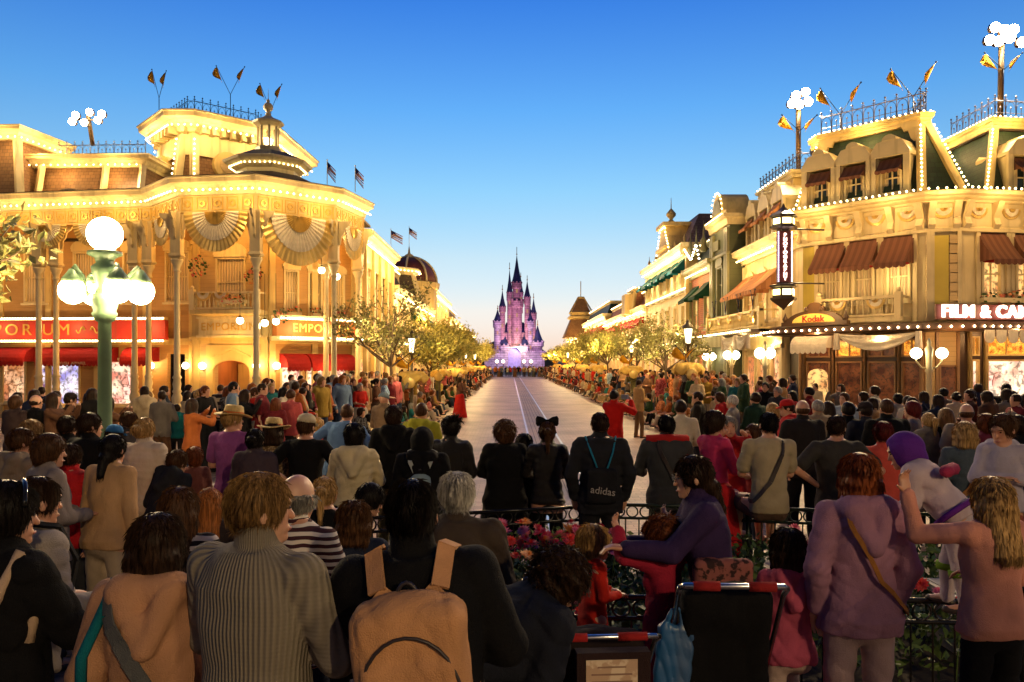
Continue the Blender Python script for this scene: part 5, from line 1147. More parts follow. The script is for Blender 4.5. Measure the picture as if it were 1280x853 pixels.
# ================================================================== planting bed and iron fences
M_fence = mat('green_iron_fence', (.015, .03, .02), .35, metal=.3, kind='plain'); M_fblk = mat('black_iron_fence', (.02, .02, .022), .25, metal=.6, kind='plain')
def fence(pts, h, m, label, name='iron_fence', z0=0.0, ring=.055):
    mid = Vector(pts[len(pts)//2]); r = empty(name, (mid.x, mid.y, z0), label, 'fence', 'low iron fences of the flower bed'); b = MB(); c = MB(); p_ = MB()
    for a, q in zip(pts[:-1], pts[1:]):
        a = Vector((*a, z0)); q = Vector((*q, z0)); L = (q-a).length; d = (q-a).normalized()
        for z in (h, h-.13, .10): b.tube([a+Vector((0, 0, z)), q+Vector((0, 0, z))], .014 if z < h else .018, 6)
        n = max(1, int(L/.125))
        for i in range(n):
            o = a+d*(L*(i+.5)/n)+Vector((0, 0, h-.065)); c.tube([o+d*(ring*math.cos(t))+Vector((0, 0, ring*math.sin(t))) for t in [2*PI*j/12 for j in range(13)]], .008, 4, True, False)
            e = a+d*(L*i/n); c.tube([e+Vector((0, 0, .1)), e+Vector((0, 0, h-.13))], .007, 4, False)
        n = max(1, round(L/1.2))
        for i in range(n+1): e = a+d*(L*i/n); p_.tube([e, e+Vector((0, 0, h+.06))], .022, 8); p_.ball(e+Vector((0, 0, h+.09)), .04, 8, 6)
    b.build('rail', m, r); c.build('ring_infill', m, r); p_.build('fence_post', m, r); return r
fence([(.75, 7.95), (2.3, 7.75), (3.9, 7.4), (5.6, 6.6)], .85, M_fence, 'green iron ring fence behind the red flower bed, people sitting on it')
fence([(-4.6, 6.6), (-3.0, 7.15), (-1.6, 7.3), (-.5, 7.6), (.7, 7.95)], .82, M_fblk, 'dark iron ring fence at the back of the crowd left of the flower bed')
fence([(.1, 4.95), (1.4, 4.95), (3.1, 4.85), (5.0, 4.5)], .80, M_fblk, 'black iron fence with shiny top rail in front of the flower bed', z0=.0)
b = MB(); bed = [(-.5, 5.05), (1.4, 5.05), (3.1, 4.95), (5.2, 4.6), (5.9, 6.4), (4.0, 7.3), (2.3, 7.6), (.4, 7.8), (-.4, 7.4)]
b.slab(bed, 0, .22); tag(b.build('flower_bed_soil', mat('bed_soil', (.03, .02, .012), .95, kind='plain', scale=6)), kind='structure')
def inpoly(x, y, P_):
    k = False
    for i in range(len(P_)):
        (x0, y0), (x1, y1) = P_[i-1], P_[i]
        if (y0 > y) != (y1 > y) and x < (x1-x0)*(y-y0)/(y1-y0)+x0: k = not k
    return k
rn = random.Random(77); lv = MB(); nfl = 0
for k in range(15000):
    x, y = rn.uniform(-.5, 5.9), rn.uniform(4.6, 7.8)
    if not inpoly(x, y, bed): continue
    q = Vector((x, y, .22+rn.random()**.7*.44+.06*math.sin(x*5)*math.cos(y*4))); s = rn.uniform(.02, .05); a = rv(rn)*s; c = a.cross(rv(rn)).normalized()*s*.5; lv.add([q-a, q-c, q+a, q+c], [(0, 1, 2, 3)])
tag(lv.build('bed_foliage', mat('dahlia_leaves', (.04, .09, .02), .6, kind='leaf', col2=(.10, .15, .03))), 'dense green leaves of the flower bed plants between the two fences', 'foliage', kind='stuff')
petal = [mat('petal_'+n, c, .6, kind='plain', var=.3, scale=5) for n, c in (('crimson', (.60, .015, .05)), ('pink', (.80, .16, .26)), ('scarlet', (.78, .05, .03)), ('orange', (.85, .34, .08)), ('white', (.75, .65, .5)))]
cn = ['crimson', 'pink', 'scarlet', 'orange', 'creamy white']; protos = []
for i, m in enumerate(petal):
    b = MB(); 
    for ring, (nn, rr, zz, tilt) in enumerate(((11, .055, .0, .15), (9, .042, .012, .5), (7, .028, .022, .9), (4, .014, .03, 1.3))):
        for j in range(nn):
            a = 2*PI*j/nn+ring*.4; d = Vector((math.cos(a), math.sin(a), 0)); t = Vector((-d.y, d.x, 0)); e = d*rr*math.cos(tilt)+Vector((0, 0, zz+rr*math.sin(tilt)*.7)); b.add([Vector((0, 0, zz*.6)), e*.6-t*rr*.26+Vector((0, 0, .003)), e, e*.6+t*rr*.26+Vector((0, 0, .003))], [(0, 1, 2, 3)])
    hd_ = b; stem = MB(); stem.tube([(0, 0, -.3), (.01, .01, -.1), (0, 0, 0)], .004, 4)
    me = hd_.build('dahlia', m); st = stem.build('stem', M_leaf); st.parent = me; protos.append(me)
index_kids(); used = [0]*5; ng = 0
cl = [(rn.uniform(-.1, .9), rn.uniform(6.3, 7.6), rn.choice((0, 1, 2, 2, 3))) for _ in range(24)]+[(rn.uniform(2.0, 3.2), rn.uniform(5.2, 7.3), rn.choice((0, 1, 2))) for _ in range(9)]+[(rn.uniform(-.4, 5.5), rn.uniform(4.9, 7.6), rn.choice((0, 0, 1, 1, 2, 2, 2, 3, 4))) for _ in range(42)]
for cxx, cyy, ci in cl:
    for j in range(rn.randint(2, 5)):
        x, y = cxx+rn.gauss(0, .13), cyy+rn.gauss(0, .13)
        if not inpoly(x, y, bed): continue
        o = protos[ci] if not used[ci] else copy_tree(protos[ci]); used[ci] = 1
        o.location = (x, y, rn.uniform(.60, .80)); o.rotation_euler = (rn.uniform(-.1, 1.0), rn.uniform(-.4, .4), rn.uniform(0, 6)); s = rn.uniform(.95, 1.5); o.scale = (s, s, s)
        tag(o, '%s dahlia blooming in the flower bed between the iron fences' % cn[ci], 'flower', '%s dahlias in the flower bed' % cn[ci]); ng += 1
for u, p in zip(used, protos):
    if not u: p.location = (2, 6, .6); tag(p, 'single dahlia bloom in the flower bed', 'flower')
# ================================================================== people: signed-distance bodies meshed by surface nets
A_ = lambda *v: np.array(v, dtype=np.float64)
def nrm(v): v = np.asarray(v, float); return v/max(1e-9, np.linalg.norm(v))
def prim(P, t):
    k = t[0]
    if k == 'cap':
        _, a, b, ra, rb = t[:5]; ba = b-a; pa = P-a; h = np.clip(pa@ba/max(1e-9, ba@ba), 0, 1); return np.linalg.norm(pa-h[:, None]*ba, axis=1)-(ra+(rb-ra)*h)
    if k == 'ell':
        _, c, r, M = t[:4]; q = P-c
        if M is not None: q = q@M
        k0 = np.linalg.norm(q/r, axis=1); k1 = np.linalg.norm(q/(r*r), axis=1); return k0*(k0-1)/np.maximum(k1, 1e-9)
    if k == 'tor':      # rows of (t, halfwidth, halfdepth, y offset) along the spine
        _, o, M, rows, L = t[:5]; q = (P-o)@M; rr = np.array(rows); z = q[:, 2]/L
        w = np.interp(z, rr[:, 0], rr[:, 1]); d = np.interp(z, rr[:, 0], rr[:, 2]); y0 = np.interp(z, rr[:, 0], rr[:, 3])
        e = ((np.abs(q[:, 0])/w)**2.4+(np.abs(q[:, 1]-y0)/d)**2.4)**(1/2.4); ds = (e-1)*np.minimum(w, d); dz = np.maximum(rr[0, 0]-z, z-rr[-1, 0])*L
        return np.where((dz > 0) & (ds > 0), np.sqrt(np.maximum(dz, 0)**2+np.maximum(ds, 0)**2), np.maximum(ds, dz))
    if k == 'box':
        _, c, hf, M, r = t[:5]; q = P-c
        if M is not None: q = q@M
        q = np.abs(q)-(hf-r); return np.linalg.norm(np.maximum(q, 0), axis=1)+np.minimum(q.max(1), 0)-r
    if k == 'pln': _, c, n = t[:3]; return (P-c)@n
def sdf(P, prims, disp=None):
    d = None
    for op, k, t in prims:
        e = prim(P, t)
        if d is None: d = e; continue
        if op == '+':
            if k <= 0: d = np.minimum(d, e)
            else: h = np.clip(.5+.5*(e-d)/k, 0, 1); d = e+(d-e)*h-k*h*(1-h)
        else:
            e = -e if op == '-' else e
            if k <= 0: d = np.maximum(d, e)
            else: h = np.clip(.5-.5*(e-d)/k, 0, 1); d = e+(d-e)*h+k*h*(1-h)
    if disp is not None: d = d+disp(P)
    return d
def bounds(prims):
    lo, hi = A_(9, 9, 9), A_(-9, -9, -9)
    for op, k, t in prims:
        if op != '+': continue
        if t[0] == 'cap': pts = [(t[1], t[3]), (t[2], t[4])]
        elif t[0] == 'ell': pts = [(t[1], max(t[2]))]
        elif t[0] == 'box': pts = [(t[1], float(np.linalg.norm(t[2])))]
        elif t[0] == 'tor': rr = np.array(t[3]); w = rr[:, 1].max()+.05; pts = [(t[1]+t[2][:, 2]*t[4]*rr[0, 0], w), (t[1]+t[2][:, 2]*t[4]*rr[-1, 0], w)]
        for c, r in pts: lo = np.minimum(lo, c-r); hi = np.maximum(hi, c+r)
    return lo-.03, hi+.03
def nets(prims, res, disp=None, pad=.0):
    lo, hi = bounds(prims); B = 4
    nb = np.ceil((hi-lo)/(res*B)).astype(int)+1; n = nb*B
    bi = np.stack(np.meshgrid(*[np.arange(v) for v in nb], indexing='ij'), -1).reshape(-1, 3)
    bc = lo+(bi*B+(B-1)/2)*res; dc = sdf(bc, prims); lim = res*B*.95+.014+pad
    D = np.repeat(np.repeat(np.repeat(np.where(dc < 0, -1., 1.).reshape(nb), B, 0), B, 1), B, 2)
    act = bi[np.abs(dc) < lim]; sub = np.stack(np.meshgrid(*[np.arange(B)]*3, indexing='ij'), -1).reshape(-1, 3)
    ii = (act[:, None, :]*B+sub[None]).reshape(-1, 3); D[ii[:, 0], ii[:, 1], ii[:, 2]] = sdf(lo+ii*res, prims, disp)
    D[0] = D[-1] = 1; D[:, 0] = D[:, -1] = 1; D[:, :, 0] = D[:, :, -1] = 1
    s = D < 0; cnt = np.zeros(np.array(s.shape)-1, int); cs = [(i, j, k) for i in (0, 1) for j in (0, 1) for k in (0, 1)]
    for i, j, k in cs: cnt += s[i:s.shape[0]-1+i, j:s.shape[1]-1+j, k:s.shape[2]-1+k]
    ac = (cnt > 0) & (cnt < 8); idx = np.argwhere(ac); m = len(idx); ids = -np.ones(ac.shape, int); ids[ac] = np.arange(m)
    cv = {c: D[idx[:, 0]+c[0], idx[:, 1]+c[1], idx[:, 2]+c[2]] for c in cs}; acc = np.zeros((m, 3)); num = np.zeros(m)
    for c in cs:
        for ax in range(3):
            if c[ax]: continue
            e = list(c); e[ax] = 1; e = tuple(e); a, b = cv[c], cv[e]; x = (a < 0) != (b < 0); t = np.where(x, a/np.where(x, a-b, 1), 0)
            p = np.zeros((m, 3)); p += np.array(c); p[:, ax] += t; acc += p*x[:, None]; num += x
    V = lo+(idx+acc/np.maximum(num, 1)[:, None])*res; F = []
    for ax in range(3):
        u, w = [(1, 2), (2, 0), (0, 1)][ax]; a = np.moveaxis(s, ax, 0); sl = [slice(None)]*3; sl[ax] = slice(0, -1); s0 = s[tuple(sl)]; sl[ax] = slice(1, None); s1 = s[tuple(sl)]
        e = np.argwhere(s0 != s1); fl = s0[e[:, 0], e[:, 1], e[:, 2]]; ok = (e[:, u] > 0) & (e[:, w] > 0) & (e[:, u] < s.shape[u]-1) & (e[:, w] < s.shape[w]-1); e = e[ok]; fl = fl[ok]
        q = []
        for du, dw in ((1, 1), (0, 1), (0, 0), (1, 0)): g = e.copy(); g[:, u] -= du; g[:, w] -= dw; q.append(ids[g[:, 0], g[:, 1], g[:, 2]])
        q = np.stack(q, 1); q[~fl] = q[~fl][:, ::-1]; F.append(q)
    return V, np.concatenate(F)
def mesh_np(name, V, F, mats, mi=None):
    me = bpy.data.meshes.new(name); me.vertices.add(len(V)); me.vertices.foreach_set('co', V.astype(np.float32).ravel())
    me.loops.add(F.size); me.loops.foreach_set('vertex_index', F.astype(np.int32).ravel()); me.polygons.add(len(F)); me.polygons.foreach_set('loop_start', np.arange(0, F.size, 4, dtype=np.int32))
    try: me.polygons.foreach_set('loop_total', np.full(len(F), 4, dtype=np.int32))
    except Exception: pass
    me.polygons.foreach_set('use_smooth', np.ones(len(F), bool))
    for m in mats: me.materials.append(m)
    if mi is not None: me.polygons.foreach_set('material_index', mi.astype(np.int32))
    me.update(calc_edges=True); me.validate(); return me
def folds(seed, amp, f=1.0):
    rg = np.random.default_rng(seed); K = rg.normal(0, 1, (6, 3))*np.array([11, 11, 17])*f; ph = rg.uniform(0, 6, 6)
    def g(P):
        a = np.sin(P@K[0]+ph[0]+1.8*np.sin(P@K[1]*.6+ph[1])); b = np.sin(P@K[2]*1.3+ph[2]+2.2*np.sin(P@K[3]*.5+ph[3])); c = np.sin(P@K[4]*2.4+ph[4]+1.5*a)
        return amp*1.35*(.8*(1-np.abs(a))**2+.45*(1-np.abs(b))**2*1.4+.2*c-.35)
    return g
def hairdisp(hc, amp, seed, curl=0):
    rg = np.random.default_rng(seed)
    def g(P):
        q = P-hc; an = np.arctan2(q[:, 0], q[:, 1]); z = q[:, 2]
        if curl: return amp*(np.sin(q@A_(55, 20, 30)+3*np.sin(q@A_(20, 60, 25)))+np.sin(q@A_(-30, 60, 60)+1))*.5
        return amp*(np.sin(an*23+6*np.sin(z*9+seed)+8*z)+.6*np.sin(an*47+z*15+2*np.sin(z*21)))*.5
    return g
ARMS = {  # (upper dir, forearm dir) for the right arm (+x side); the left is mirrored
    'down': ((.16, .02, -1), (.04, .16, -1)), 'front': ((.22, .10, -1), (-.45, .85, -.10)), 'folded': ((.30, .25, -1), (-.95, .40, .10)), 'hips': ((.75, -.25, -.8), (-.75, .2, -.55)),
    'camera': ((.35, .75, -.35), (-.50, .40, .85)), 'pocket': ((.30, -.12, -1), (-.15, .35, -.9)), 'up': ((.5, .35, .55), (.05, .2, 1)), 'reach': ((.25, .95, -.15), (-.1, 1, .15)), 'fwd': ((.2, .6, -.8), (0, .98, .1)), 'back': ((.25, -.35, -1), (-.6, .0, -.8)), 'rail': ((.25, .45, -.9), (-.35, .9, -.25)), 'lap': ((.15, .35, -.9), (-.4, .85, -.2))}
def rot(ax, a):
    c, s = math.cos(a), math.sin(a)
    return np.array({'x': [[1, 0, 0], [0, c, -s], [0, s, c]], 'y': [[c, 0, s], [0, 1, 0], [-s, 0, c]], 'z': [[c, -s, 0], [s, c, 0], [0, 0, 1]]}[ax], float)
def skeleton(H, sex='m', pose='stand', lean=0, side=0, arms='front', arms_l=None, head=(0, 0), child=False, seat=.45, base=0., fat=1., stride=0, tw=0, knee=None):
    S = H/1.75; k = {}; k['S'] = S; hs = 1.0*(S**.35 if child else S**.5)*(1.02 if child else 1); k['hs'] = hs; k['fat'] = fat
    hz = .52*H*(.95 if child else 1)
    if pose == 'sit': pz = seat+.10*S
    elif pose == 'crouch': pz = .34*S
    else: pz = hz
    k['pel'] = A_(0, 0, base+pz); T = .335*H*(1.0 if not child else .97)
    M = rot('z', R(tw)) @ rot('y', R(side)) @ rot('x', -R(lean)); k['M'] = M; up = M[:, 2]; k['T'] = T
    sw = (.178 if sex == 'm' else .152)*S*fat**.5; k['sw'] = sw
    k['neck'] = k['pel']+up*T*.985; k['sh'] = [k['pel']+M@A_(s*sw, -.005*S, T*.90) for s in (1, -1)]
    Hm = rot('z', R(tw+head[0])) @ rot('x', -R(lean*.45+head[1])) @ rot('y', R(side*.4)); k['Hm'] = Hm
    full = H-(hz+T); neckL = full-.235*hs*.5
    nd = nrm(up*.6+A_(0, 0, .4)+up*0); k['hc'] = k['neck']+nd*neckL+Hm[:, 1]*.012*hs
    k['hip'] = [k['pel']+A_(s*.088*S*fat**.5, 0, -.03*S) for s in (1, -1)]; L1, L2 = .245*H, .235*H
    k['knee'] = []; k['ank'] = []; k['toe'] = []
    for i, s in enumerate((1, -1)):
        h = k['hip'][i]
        if pose == 'sit':
            kn = h+nrm(A_(s*.16, .98, -.06 if seat > .3 else .35))*L1; an = kn+nrm(A_(0, .12 if seat > .3 else .35, -1))*min(L2, max(.1, kn[2]-base-.07*S if seat < .6 else L2))
        elif pose == 'crouch': kn = h+nrm(A_(s*.25, .85, .45))*L1; an = A_(kn[0]*.9, kn[1]-.18*S, base+.08*S)
        else:
            f = stride*s; kn = h+nrm(A_(s*.04, .06+f*.5, -1))*L1; an = kn+nrm(A_(s*.03, -.07+f*.25, -1))*(L2+.0); an[2] = max(an[2], base+.07*S)
            if not stride: an[2] = base+.075*S
            if knee is not None and i == knee: kn = h+nrm(A_(s*.1, .8, -.5))*L1; an = kn+nrm(A_(0, -.25, -1))*L2
        k['knee'].append(kn); k['ank'].append(an); k['toe'].append(an+A_(s*.03*S, .17*S, -.045*S))
    k['el'] = []; k['wr'] = []; k['fd'] = []; aa = [arms, arms_l or arms]
    for i, s in enumerate((1, -1)):
        u, f = ARMS[aa[i]] if isinstance(aa[i], str) else aa[i]
        Mx = M if isinstance(aa[i], str) else rot('z', R(tw)); u = Mx@nrm(A_(u[0]*s, u[1], u[2])); f = Mx@nrm(A_(f[0]*s, f[1], f[2]))
        e = k['sh'][i]+u*.165*H; w = e+f*.142*H; k['el'].append(e); k['wr'].append(w); k['fd'].append(f)
    k['top'] = k['hc'][2]+.118*hs
    return k
def trows(k, sex, o=0., hem=-.12, flare=0):
    S = k['S']; f = k['fat']
    r = [(-.10, .150, .100, 0), (0, .163, .112, -.008), (.22, .142, .100, .0), (.40, .140, .103, .005), (.62, .158, .115, .008), (.82, .165, .105, .0), (.95, .120, .075, -.012), (1.02, .065, .055, -.015)] if sex == 'm' else \
        [(-.10, .158, .105, 0), (0, .168, .118, -.012), (.22, .140, .098, .0), (.40, .126, .090, .005), (.62, .142, .115, .018), (.82, .140, .095, .0), (.95, .100, .068, -.012), (1.02, .055, .05, -.015)]
    r = [(t, w*S*f+o, d*S*(f*1.0)+o, y*S) for t, w, d, y in r]
    if hem < -.16: r = [(hem, r[0][1]+flare+.008, r[0][2]+flare+.008, 0), (-.14, r[0][1]+.012, r[0][2]+.010, 0), (-.10, r[0][1]+.010, r[0][2]+.008, 0)]+r[1:]
    elif o > 0: r = [(hem, r[0][1]+.008, r[0][2]+.006, 0), (hem+.03, r[0][1]+.012, r[0][2]+.010, 0)]+r[1:]
    return r
def body_prims(k, sex, hands=False, legs=True):
    S, hs, Hm, hc = k['S'], k['hs'], k['Hm'], k['hc']; P = [('+', 0, ('tor', k['pel'], k['M'], trows(k, sex), k['T']))]; g = lambda x, y, z: hc+Hm@(A_(x, y, z)*hs); fx, fu = Hm[:, 1], Hm[:, 2]
    P += [('+', .03, ('cap', k['neck']-k['M'][:, 2]*.03, hc-fu*.05*hs-fx*.012*hs, .056*hs, .050*hs))]
    P += [('+', .02, ('ell', g(0, -.004, .016), A_(.076, .096, .100)*hs, Hm)), ('+', .02, ('ell', g(0, .030, -.050), A_(.055, .060, .068)*hs, Hm)), ('+', .012, ('ell', g(0, .074, -.092), A_(.024, .020, .020)*hs, Hm))]
    P += [('-', .012, ('ell', g(s*.032, .100, .008), A_(.020, .016, .014)*hs, Hm)) for s in (1, -1)]
    P += [('+', .010, ('cap', g(0, .090, .008), g(0, .105, -.026), .007*hs, .0115*hs)), ('+', .008, ('cap', g(-.018, .089, -.062), g(.018, .089, -.062), .009*hs, .009*hs)), ('+', .01, ('cap', g(-.03, .088, .030), g(.03, .088, .030), .009*hs, .009*hs))]
    P += [('+', .006, ('ell', g(s*.079, -.004, -.010), A_(.008, .017, .028)*hs, Hm)) for s in (1, -1)]
    for i, s in enumerate((1, -1)):
        P += [('+', .03, ('cap', k['sh'][i], k['el'][i], .050*S, .038*S)), ('+', .01, ('cap', k['el'][i], k['wr'][i], .038*S, .025*S)), ('+', .04, ('cap', k['neck']-k['M'][:, 2]*.01, k['sh'][i], .05*S, .045*S))]
        f = k['fd'][i]; sd = nrm(np.cross(f, A_(0, 0, 1) if abs(f[2]) < .8 else A_(0, 1, 0))); w = k['wr'][i]; hd = np.stack([sd, f, np.cross(sd, f)], 1)
        P += [('+', .014, ('ell', w+f*.048*S, A_(.040, .052, .018)*S, hd))]
        if hands:
            for j, q in enumerate((-1.5, -.5, .5, 1.5)):
                b0 = w+f*.082*S+sd*q*.019*S; L = (.062, .074, .070, .052)[j]*S; m1 = b0+nrm(f*.9+hd[:, 2]*-.35)*L*.5; m2 = m1+nrm(f*.55-hd[:, 2]*.8)*L*.55
                P += [('+', .004, ('cap', b0, m1, .0092*S, .0085*S)), ('+', .002, ('cap', m1, m2, .0085*S, .0075*S))]
            t0 = w+f*.03*S-sd*.034*S*s; P += [('+', .006, ('cap', t0, t0+nrm(f*.6-sd*.7*s-hd[:, 2]*.4)*.05*S, .011*S, .0085*S))]
        else: P += [('+', .02, ('ell', w+f*.095*S-hd[:, 2]*.012, A_(.034, .045, .016)*S, hd))]
        if legs: P += [('+', .04, ('cap', k['hip'][i], k['knee'][i], .080*S*k['fat'], .052*S)), ('+', .015, ('cap', k['knee'][i], k['ank'][i], .052*S, .034*S)), ('+', .02, ('cap', k['ank'][i], k['toe'][i], .038*S, .028*S))]
    return P
def top_prims(k, sex, kind, o):
    S = k['S']; hem = {'jacket': -.18, 'coat': -.85, 'hoodie': -.14, 'sweater': -.11, 'tee': -.13, 'tank': -.12, 'leather': -.06, 'blouse': -.30, 'dress': -1.35, 'puffer': -.12}.get(kind, -.14); fl = {'coat': .05, 'dress': .14, 'blouse': .03}.get(kind, .008)
    P = [('+', 0, ('tor', k['pel'], k['M'], trows(k, sex, o, hem, fl), k['T']))]
    for i, s in enumerate((1, -1)):
        P += [('+', .045, ('cap', k['neck']-k['M'][:, 2]*.035*S, k['sh'][i], .050*S+o*.5, .050*S+o*.6))]
        if kind == 'tank': continue
        P += [('+', .018, ('cap', k['sh'][i], k['el'][i] if kind != 'tee' else k['sh'][i]+(k['el'][i]-k['sh'][i])*.72, .053*S+o*.8, (.043 if kind != 'tee' else .058)*S+o*.8))]
        if kind != 'tee': P += [('+', .012, ('cap', k['el'][i], k['wr'][i]-k['fd'][i]*.01, .043*S+o*.8, .032*S+o*.7))]
    nk, u = k['neck'], k['M'][:, 2]
    if kind in ('jacket', 'coat', 'leather', 'puffer'): P += [('+', .015, ('cap', nk-u*.02, nk+u*.045*S+k['M'][:, 1]*.004, .068*S+o*.3, .066*S+o*.2))]
    if kind == 'sweater': P += [('+', .02, ('cap', nk-u*.02, nk+u*.03*S, .064*S, .062*S))]
    if kind == 'high': P += [('+', .02, ('cap', nk-u*.02, nk+u*.075*S, .074*S, .070*S))]
    if kind == 'hoodie': mv = lambda *q: nk+k['M']@(A_(*q)*S); P += [('+', .03, ('cap', mv(-.080, -.105, -.015), mv(-.012, -.165, -.20), .062*S, .036*S)), ('+', .03, ('cap', mv(.080, -.105, -.015), mv(.012, -.165, -.20), .062*S, .036*S)), ('+', .03, ('cap', mv(-.085, -.085, .0), mv(.085, -.085, .0), .062*S, .062*S)), ('+', .012, ('cap', mv(-.085, -.02, .02), mv(-.05, .07, -.03), .03*S, .022*S)), ('+', .012, ('cap', mv(.085, -.02, .02), mv(.05, .07, -.03), .03*S, .022*S)), ('+', .02, ('cap', nk+k['M']@(A_(.06, -.02, .012)*S), nk+k['M']@(A_(-.06, -.02, .012)*S), .045*S, .045*S))]
    return P
def pants_prims(k, o, kind='trousers'):
    S = k['S']; P = [('+', 0, ('ell', k['pel']+A_(0, -.01, -.03)*S, A_(.148*k['fat'], .10*k['fat'], .11)*S+o, None))]
    if kind == 'skirt':
        for z, w in ((.5, .30), (.92, .50)): P += [('+', .08, ('cap', k['pel']-A_(.08, 0, 0), k['pel']-A_(.1, 0, k['pel'][2]*z), .13*S, w*S*.55)), ('+', .08, ('cap', k['pel']+A_(.08, 0, 0), k['pel']+A_(.1, 0, -k['pel'][2]*z), .13*S, w*S*.55))]
        return P
    for i in (0, 1):
        a = k['ank'][i] if kind != 'shorts' else k['knee'][i]
        P += [('+', .03, ('cap', k['hip'][i]-A_(0, 0, .05*S), k['knee'][i], .072*S*k['fat']+o, .062*S+o))]
        if kind != 'shorts': P += [('+', .02, ('cap', k['knee'][i], a+(k['knee'][i]-a)*.02, .060*S+o, .050*S+o))]
    return P
def shoe_prims(k, S): return [('+', 0.0 if i == 0 else 0, ('cap', k['ank'][i]-A_(0, .03, .04)*S, k['toe'][i], .040*S, .034*S)) for i in (0, 1)]
def hair_prims(k, st):
    hs, Hm, hc = k['hs'], k['Hm'], k['hc']; g = lambda x, y, z: hc+Hm@(A_(x, y, z)*hs); E = lambda c, r: ('ell', g(*c), A_(*r)*hs, Hm)
    cut = ('-', .012, ('ell', g(0, .098, -.045), A_(.072, .055, .108)*hs, Hm)); nkc = ('&', .01, ('pln', g(0, -.02, -.075), -nrm(Hm@A_(0, .35, 1))))
    if st == 'short': return [('+', 0, E((0, -.012, .022), (.088, .106, .108))), cut, ('-', .01, E((0, .02, -.10), (.11, .10, .085))), nkc]
    if st == 'crop': return [('+', 0, E((0, -.008, .019), (.0805, .1005, .1045))), cut, ('-', .01, E((0, .02, -.10), (.11, .10, .085))), nkc]
    if st == 'bald': return [('+', 0, E((0, -.012, .0), (.083, .099, .070))), cut, ('-', .004, E((0, .0, .085), (.10, .13, .09))), nkc]
    if st == 'full': return [('+', 0, E((0, -.012, .026), (.100, .116, .118))), ('+', .02, E((0, -.05, -.03), (.085, .065, .08))), cut]
    if st == 'curly': return [('+', 0, E((0, -.015, .030), (.118, .128, .124))), ('+', .02, E((0, -.045, -.03), (.100, .08, .09))), cut]
    if st == 'bob': return [('+', 0, E((0, -.012, .018), (.099, .114, .116))), ('+', .03, ('box', g(0, -.025, -.065), A_(.098, .088, .080)*hs, Hm, .05*hs)), cut]
    if st == 'long':
        b = k['neck']+k['M']@(A_(0, -.105, -.16)*k['S']); return [('+', 0, E((0, -.012, .018), (.094, .112, .114))), ('+', .04, ('cap', g(-.03, -.05, -.04), b-k['M'][:, 0]*.035, .062*hs, .05*hs)), ('+', .04, ('cap', g(.03, -.05, -.04), b+k['M'][:, 0]*.035, .062*hs, .05*hs)), ('+', .03, E((0, -.03, -.07), (.10, .08, .10))), cut]
    if st == 'pony': return [('+', 0, E((0, -.012, .020), (.084, .105, .108))), cut, ('-', .01, E((0, .02, -.11), (.11, .095, .085))), ('+', .012, ('cap', g(0, -.10, .045), g(0, -.145, .03), .022*hs, .034*hs)), ('+', .02, ('cap', g(0, -.145, .03), g(0, -.135, -.16), .036*hs, .018*hs))]
    if st == 'bun': return [('+', 0, E((0, -.012, .020), (.085, .106, .109))), cut, ('-', .01, E((0, .02, -.11), (.11, .095, .085))), ('+', .012, E((0, -.125, .02), (.05, .042, .045)))]
    if st == 'low': return [('+', 0, E((0, -.012, .020), (.086, .108, .109))), cut, ('+', .02, E((0, -.06, -.05), (.06, .055, .06))), ('+', .02, ('cap', g(0, -.10, -.06), g(0, -.13, -.19), .042*hs, .03*hs))]
    if st == 'spiky': return [('+', 0, E((0, -.012, .024), (.092, .110, .112))), cut]+[('+', .01, ('cap', g(0, -.06, .07), g(.11*math.sin(a)-.02, -.15-.03*math.cos(a*2), .09+.075*math.cos(a)), .03*hs, .008)) for a in (-1.9, -1.2, -.6, 0, .5, 1.1, 1.7, 2.4)]
    if st == 'beanie': return [('+', 0, E((0, -.010, .028), (.094, .112, .106))), ('-', .01, ('pln', g(0, 0, .0), nrm(Hm@A_(0, -.25, 1))) ) if False else ('&', .01, ('pln', g(0, .02, .012), -nrm(Hm@A_(0, .30, 1))))]
    if st == 'hood': return [('+', 0, E((0, -.018, .012), (.108, .128, .128))), ('+', .04, ('cap', g(0, -.04, -.09), k['neck'], .095*hs, .09*k['S'])), ('-', .015, ('ell', g(0, .13, -.01), A_(.08, .075, .115)*hs, Hm))]
SKIN = {'fair': mat('skin_fair', (.50, .27, .17), .5, kind='skin'), 'tan': mat('skin_tan', (.34, .17, .10), .5, kind='skin'), 'dark': mat('skin_brown', (.13, .06, .035), .5, kind='skin')}
HC = {'black': (.010, .007, .006), 'dark': (.028, .014, .008), 'brown': (.065, .028, .012), 'auburn': (.13, .035, .012), 'red': (.20, .05, .015), 'ginger': (.28, .09, .02), 'blond': (.38, .22, .08), 'sandy': (.22, .12, .045), 'grey': (.26, .24, .21), 'white': (.5, .46, .4), 'maroon': (.10, .012, .01)}
def hmat(c): return mat('hair_'+c, HC[c], .45, kind='hair')
def cmat(col, kind='cloth', col2=None, scale=1, rough=.85, name=None, bump=.2):
    col = lin(col); key = name or '%s_fabric_%02x%02x%02x' % (kind, *[int(min(255, v*255)) for v in col])
    return mat(key, col, rough, kind=kind, col2=col2, scale=scale, bump=bump, sheen=.15, var=.35)
M_shoe = mat('dark_shoe', (.03, .02, .018), .5, kind='plain'); M_eye = mat('eye_dark', (.02, .012, .01), .2); M_straw = mat('straw', (.62, .42, .14), .7, kind='plain', scale=14, bump=.9, var=.35); M_band = mat('orange_band', (.55, .12, .02), .7, kind='cloth'); M_leather = mat('black_leather', (.018, .015, .014), .38, kind='cloth', bump=.25)
PEOPLE = []
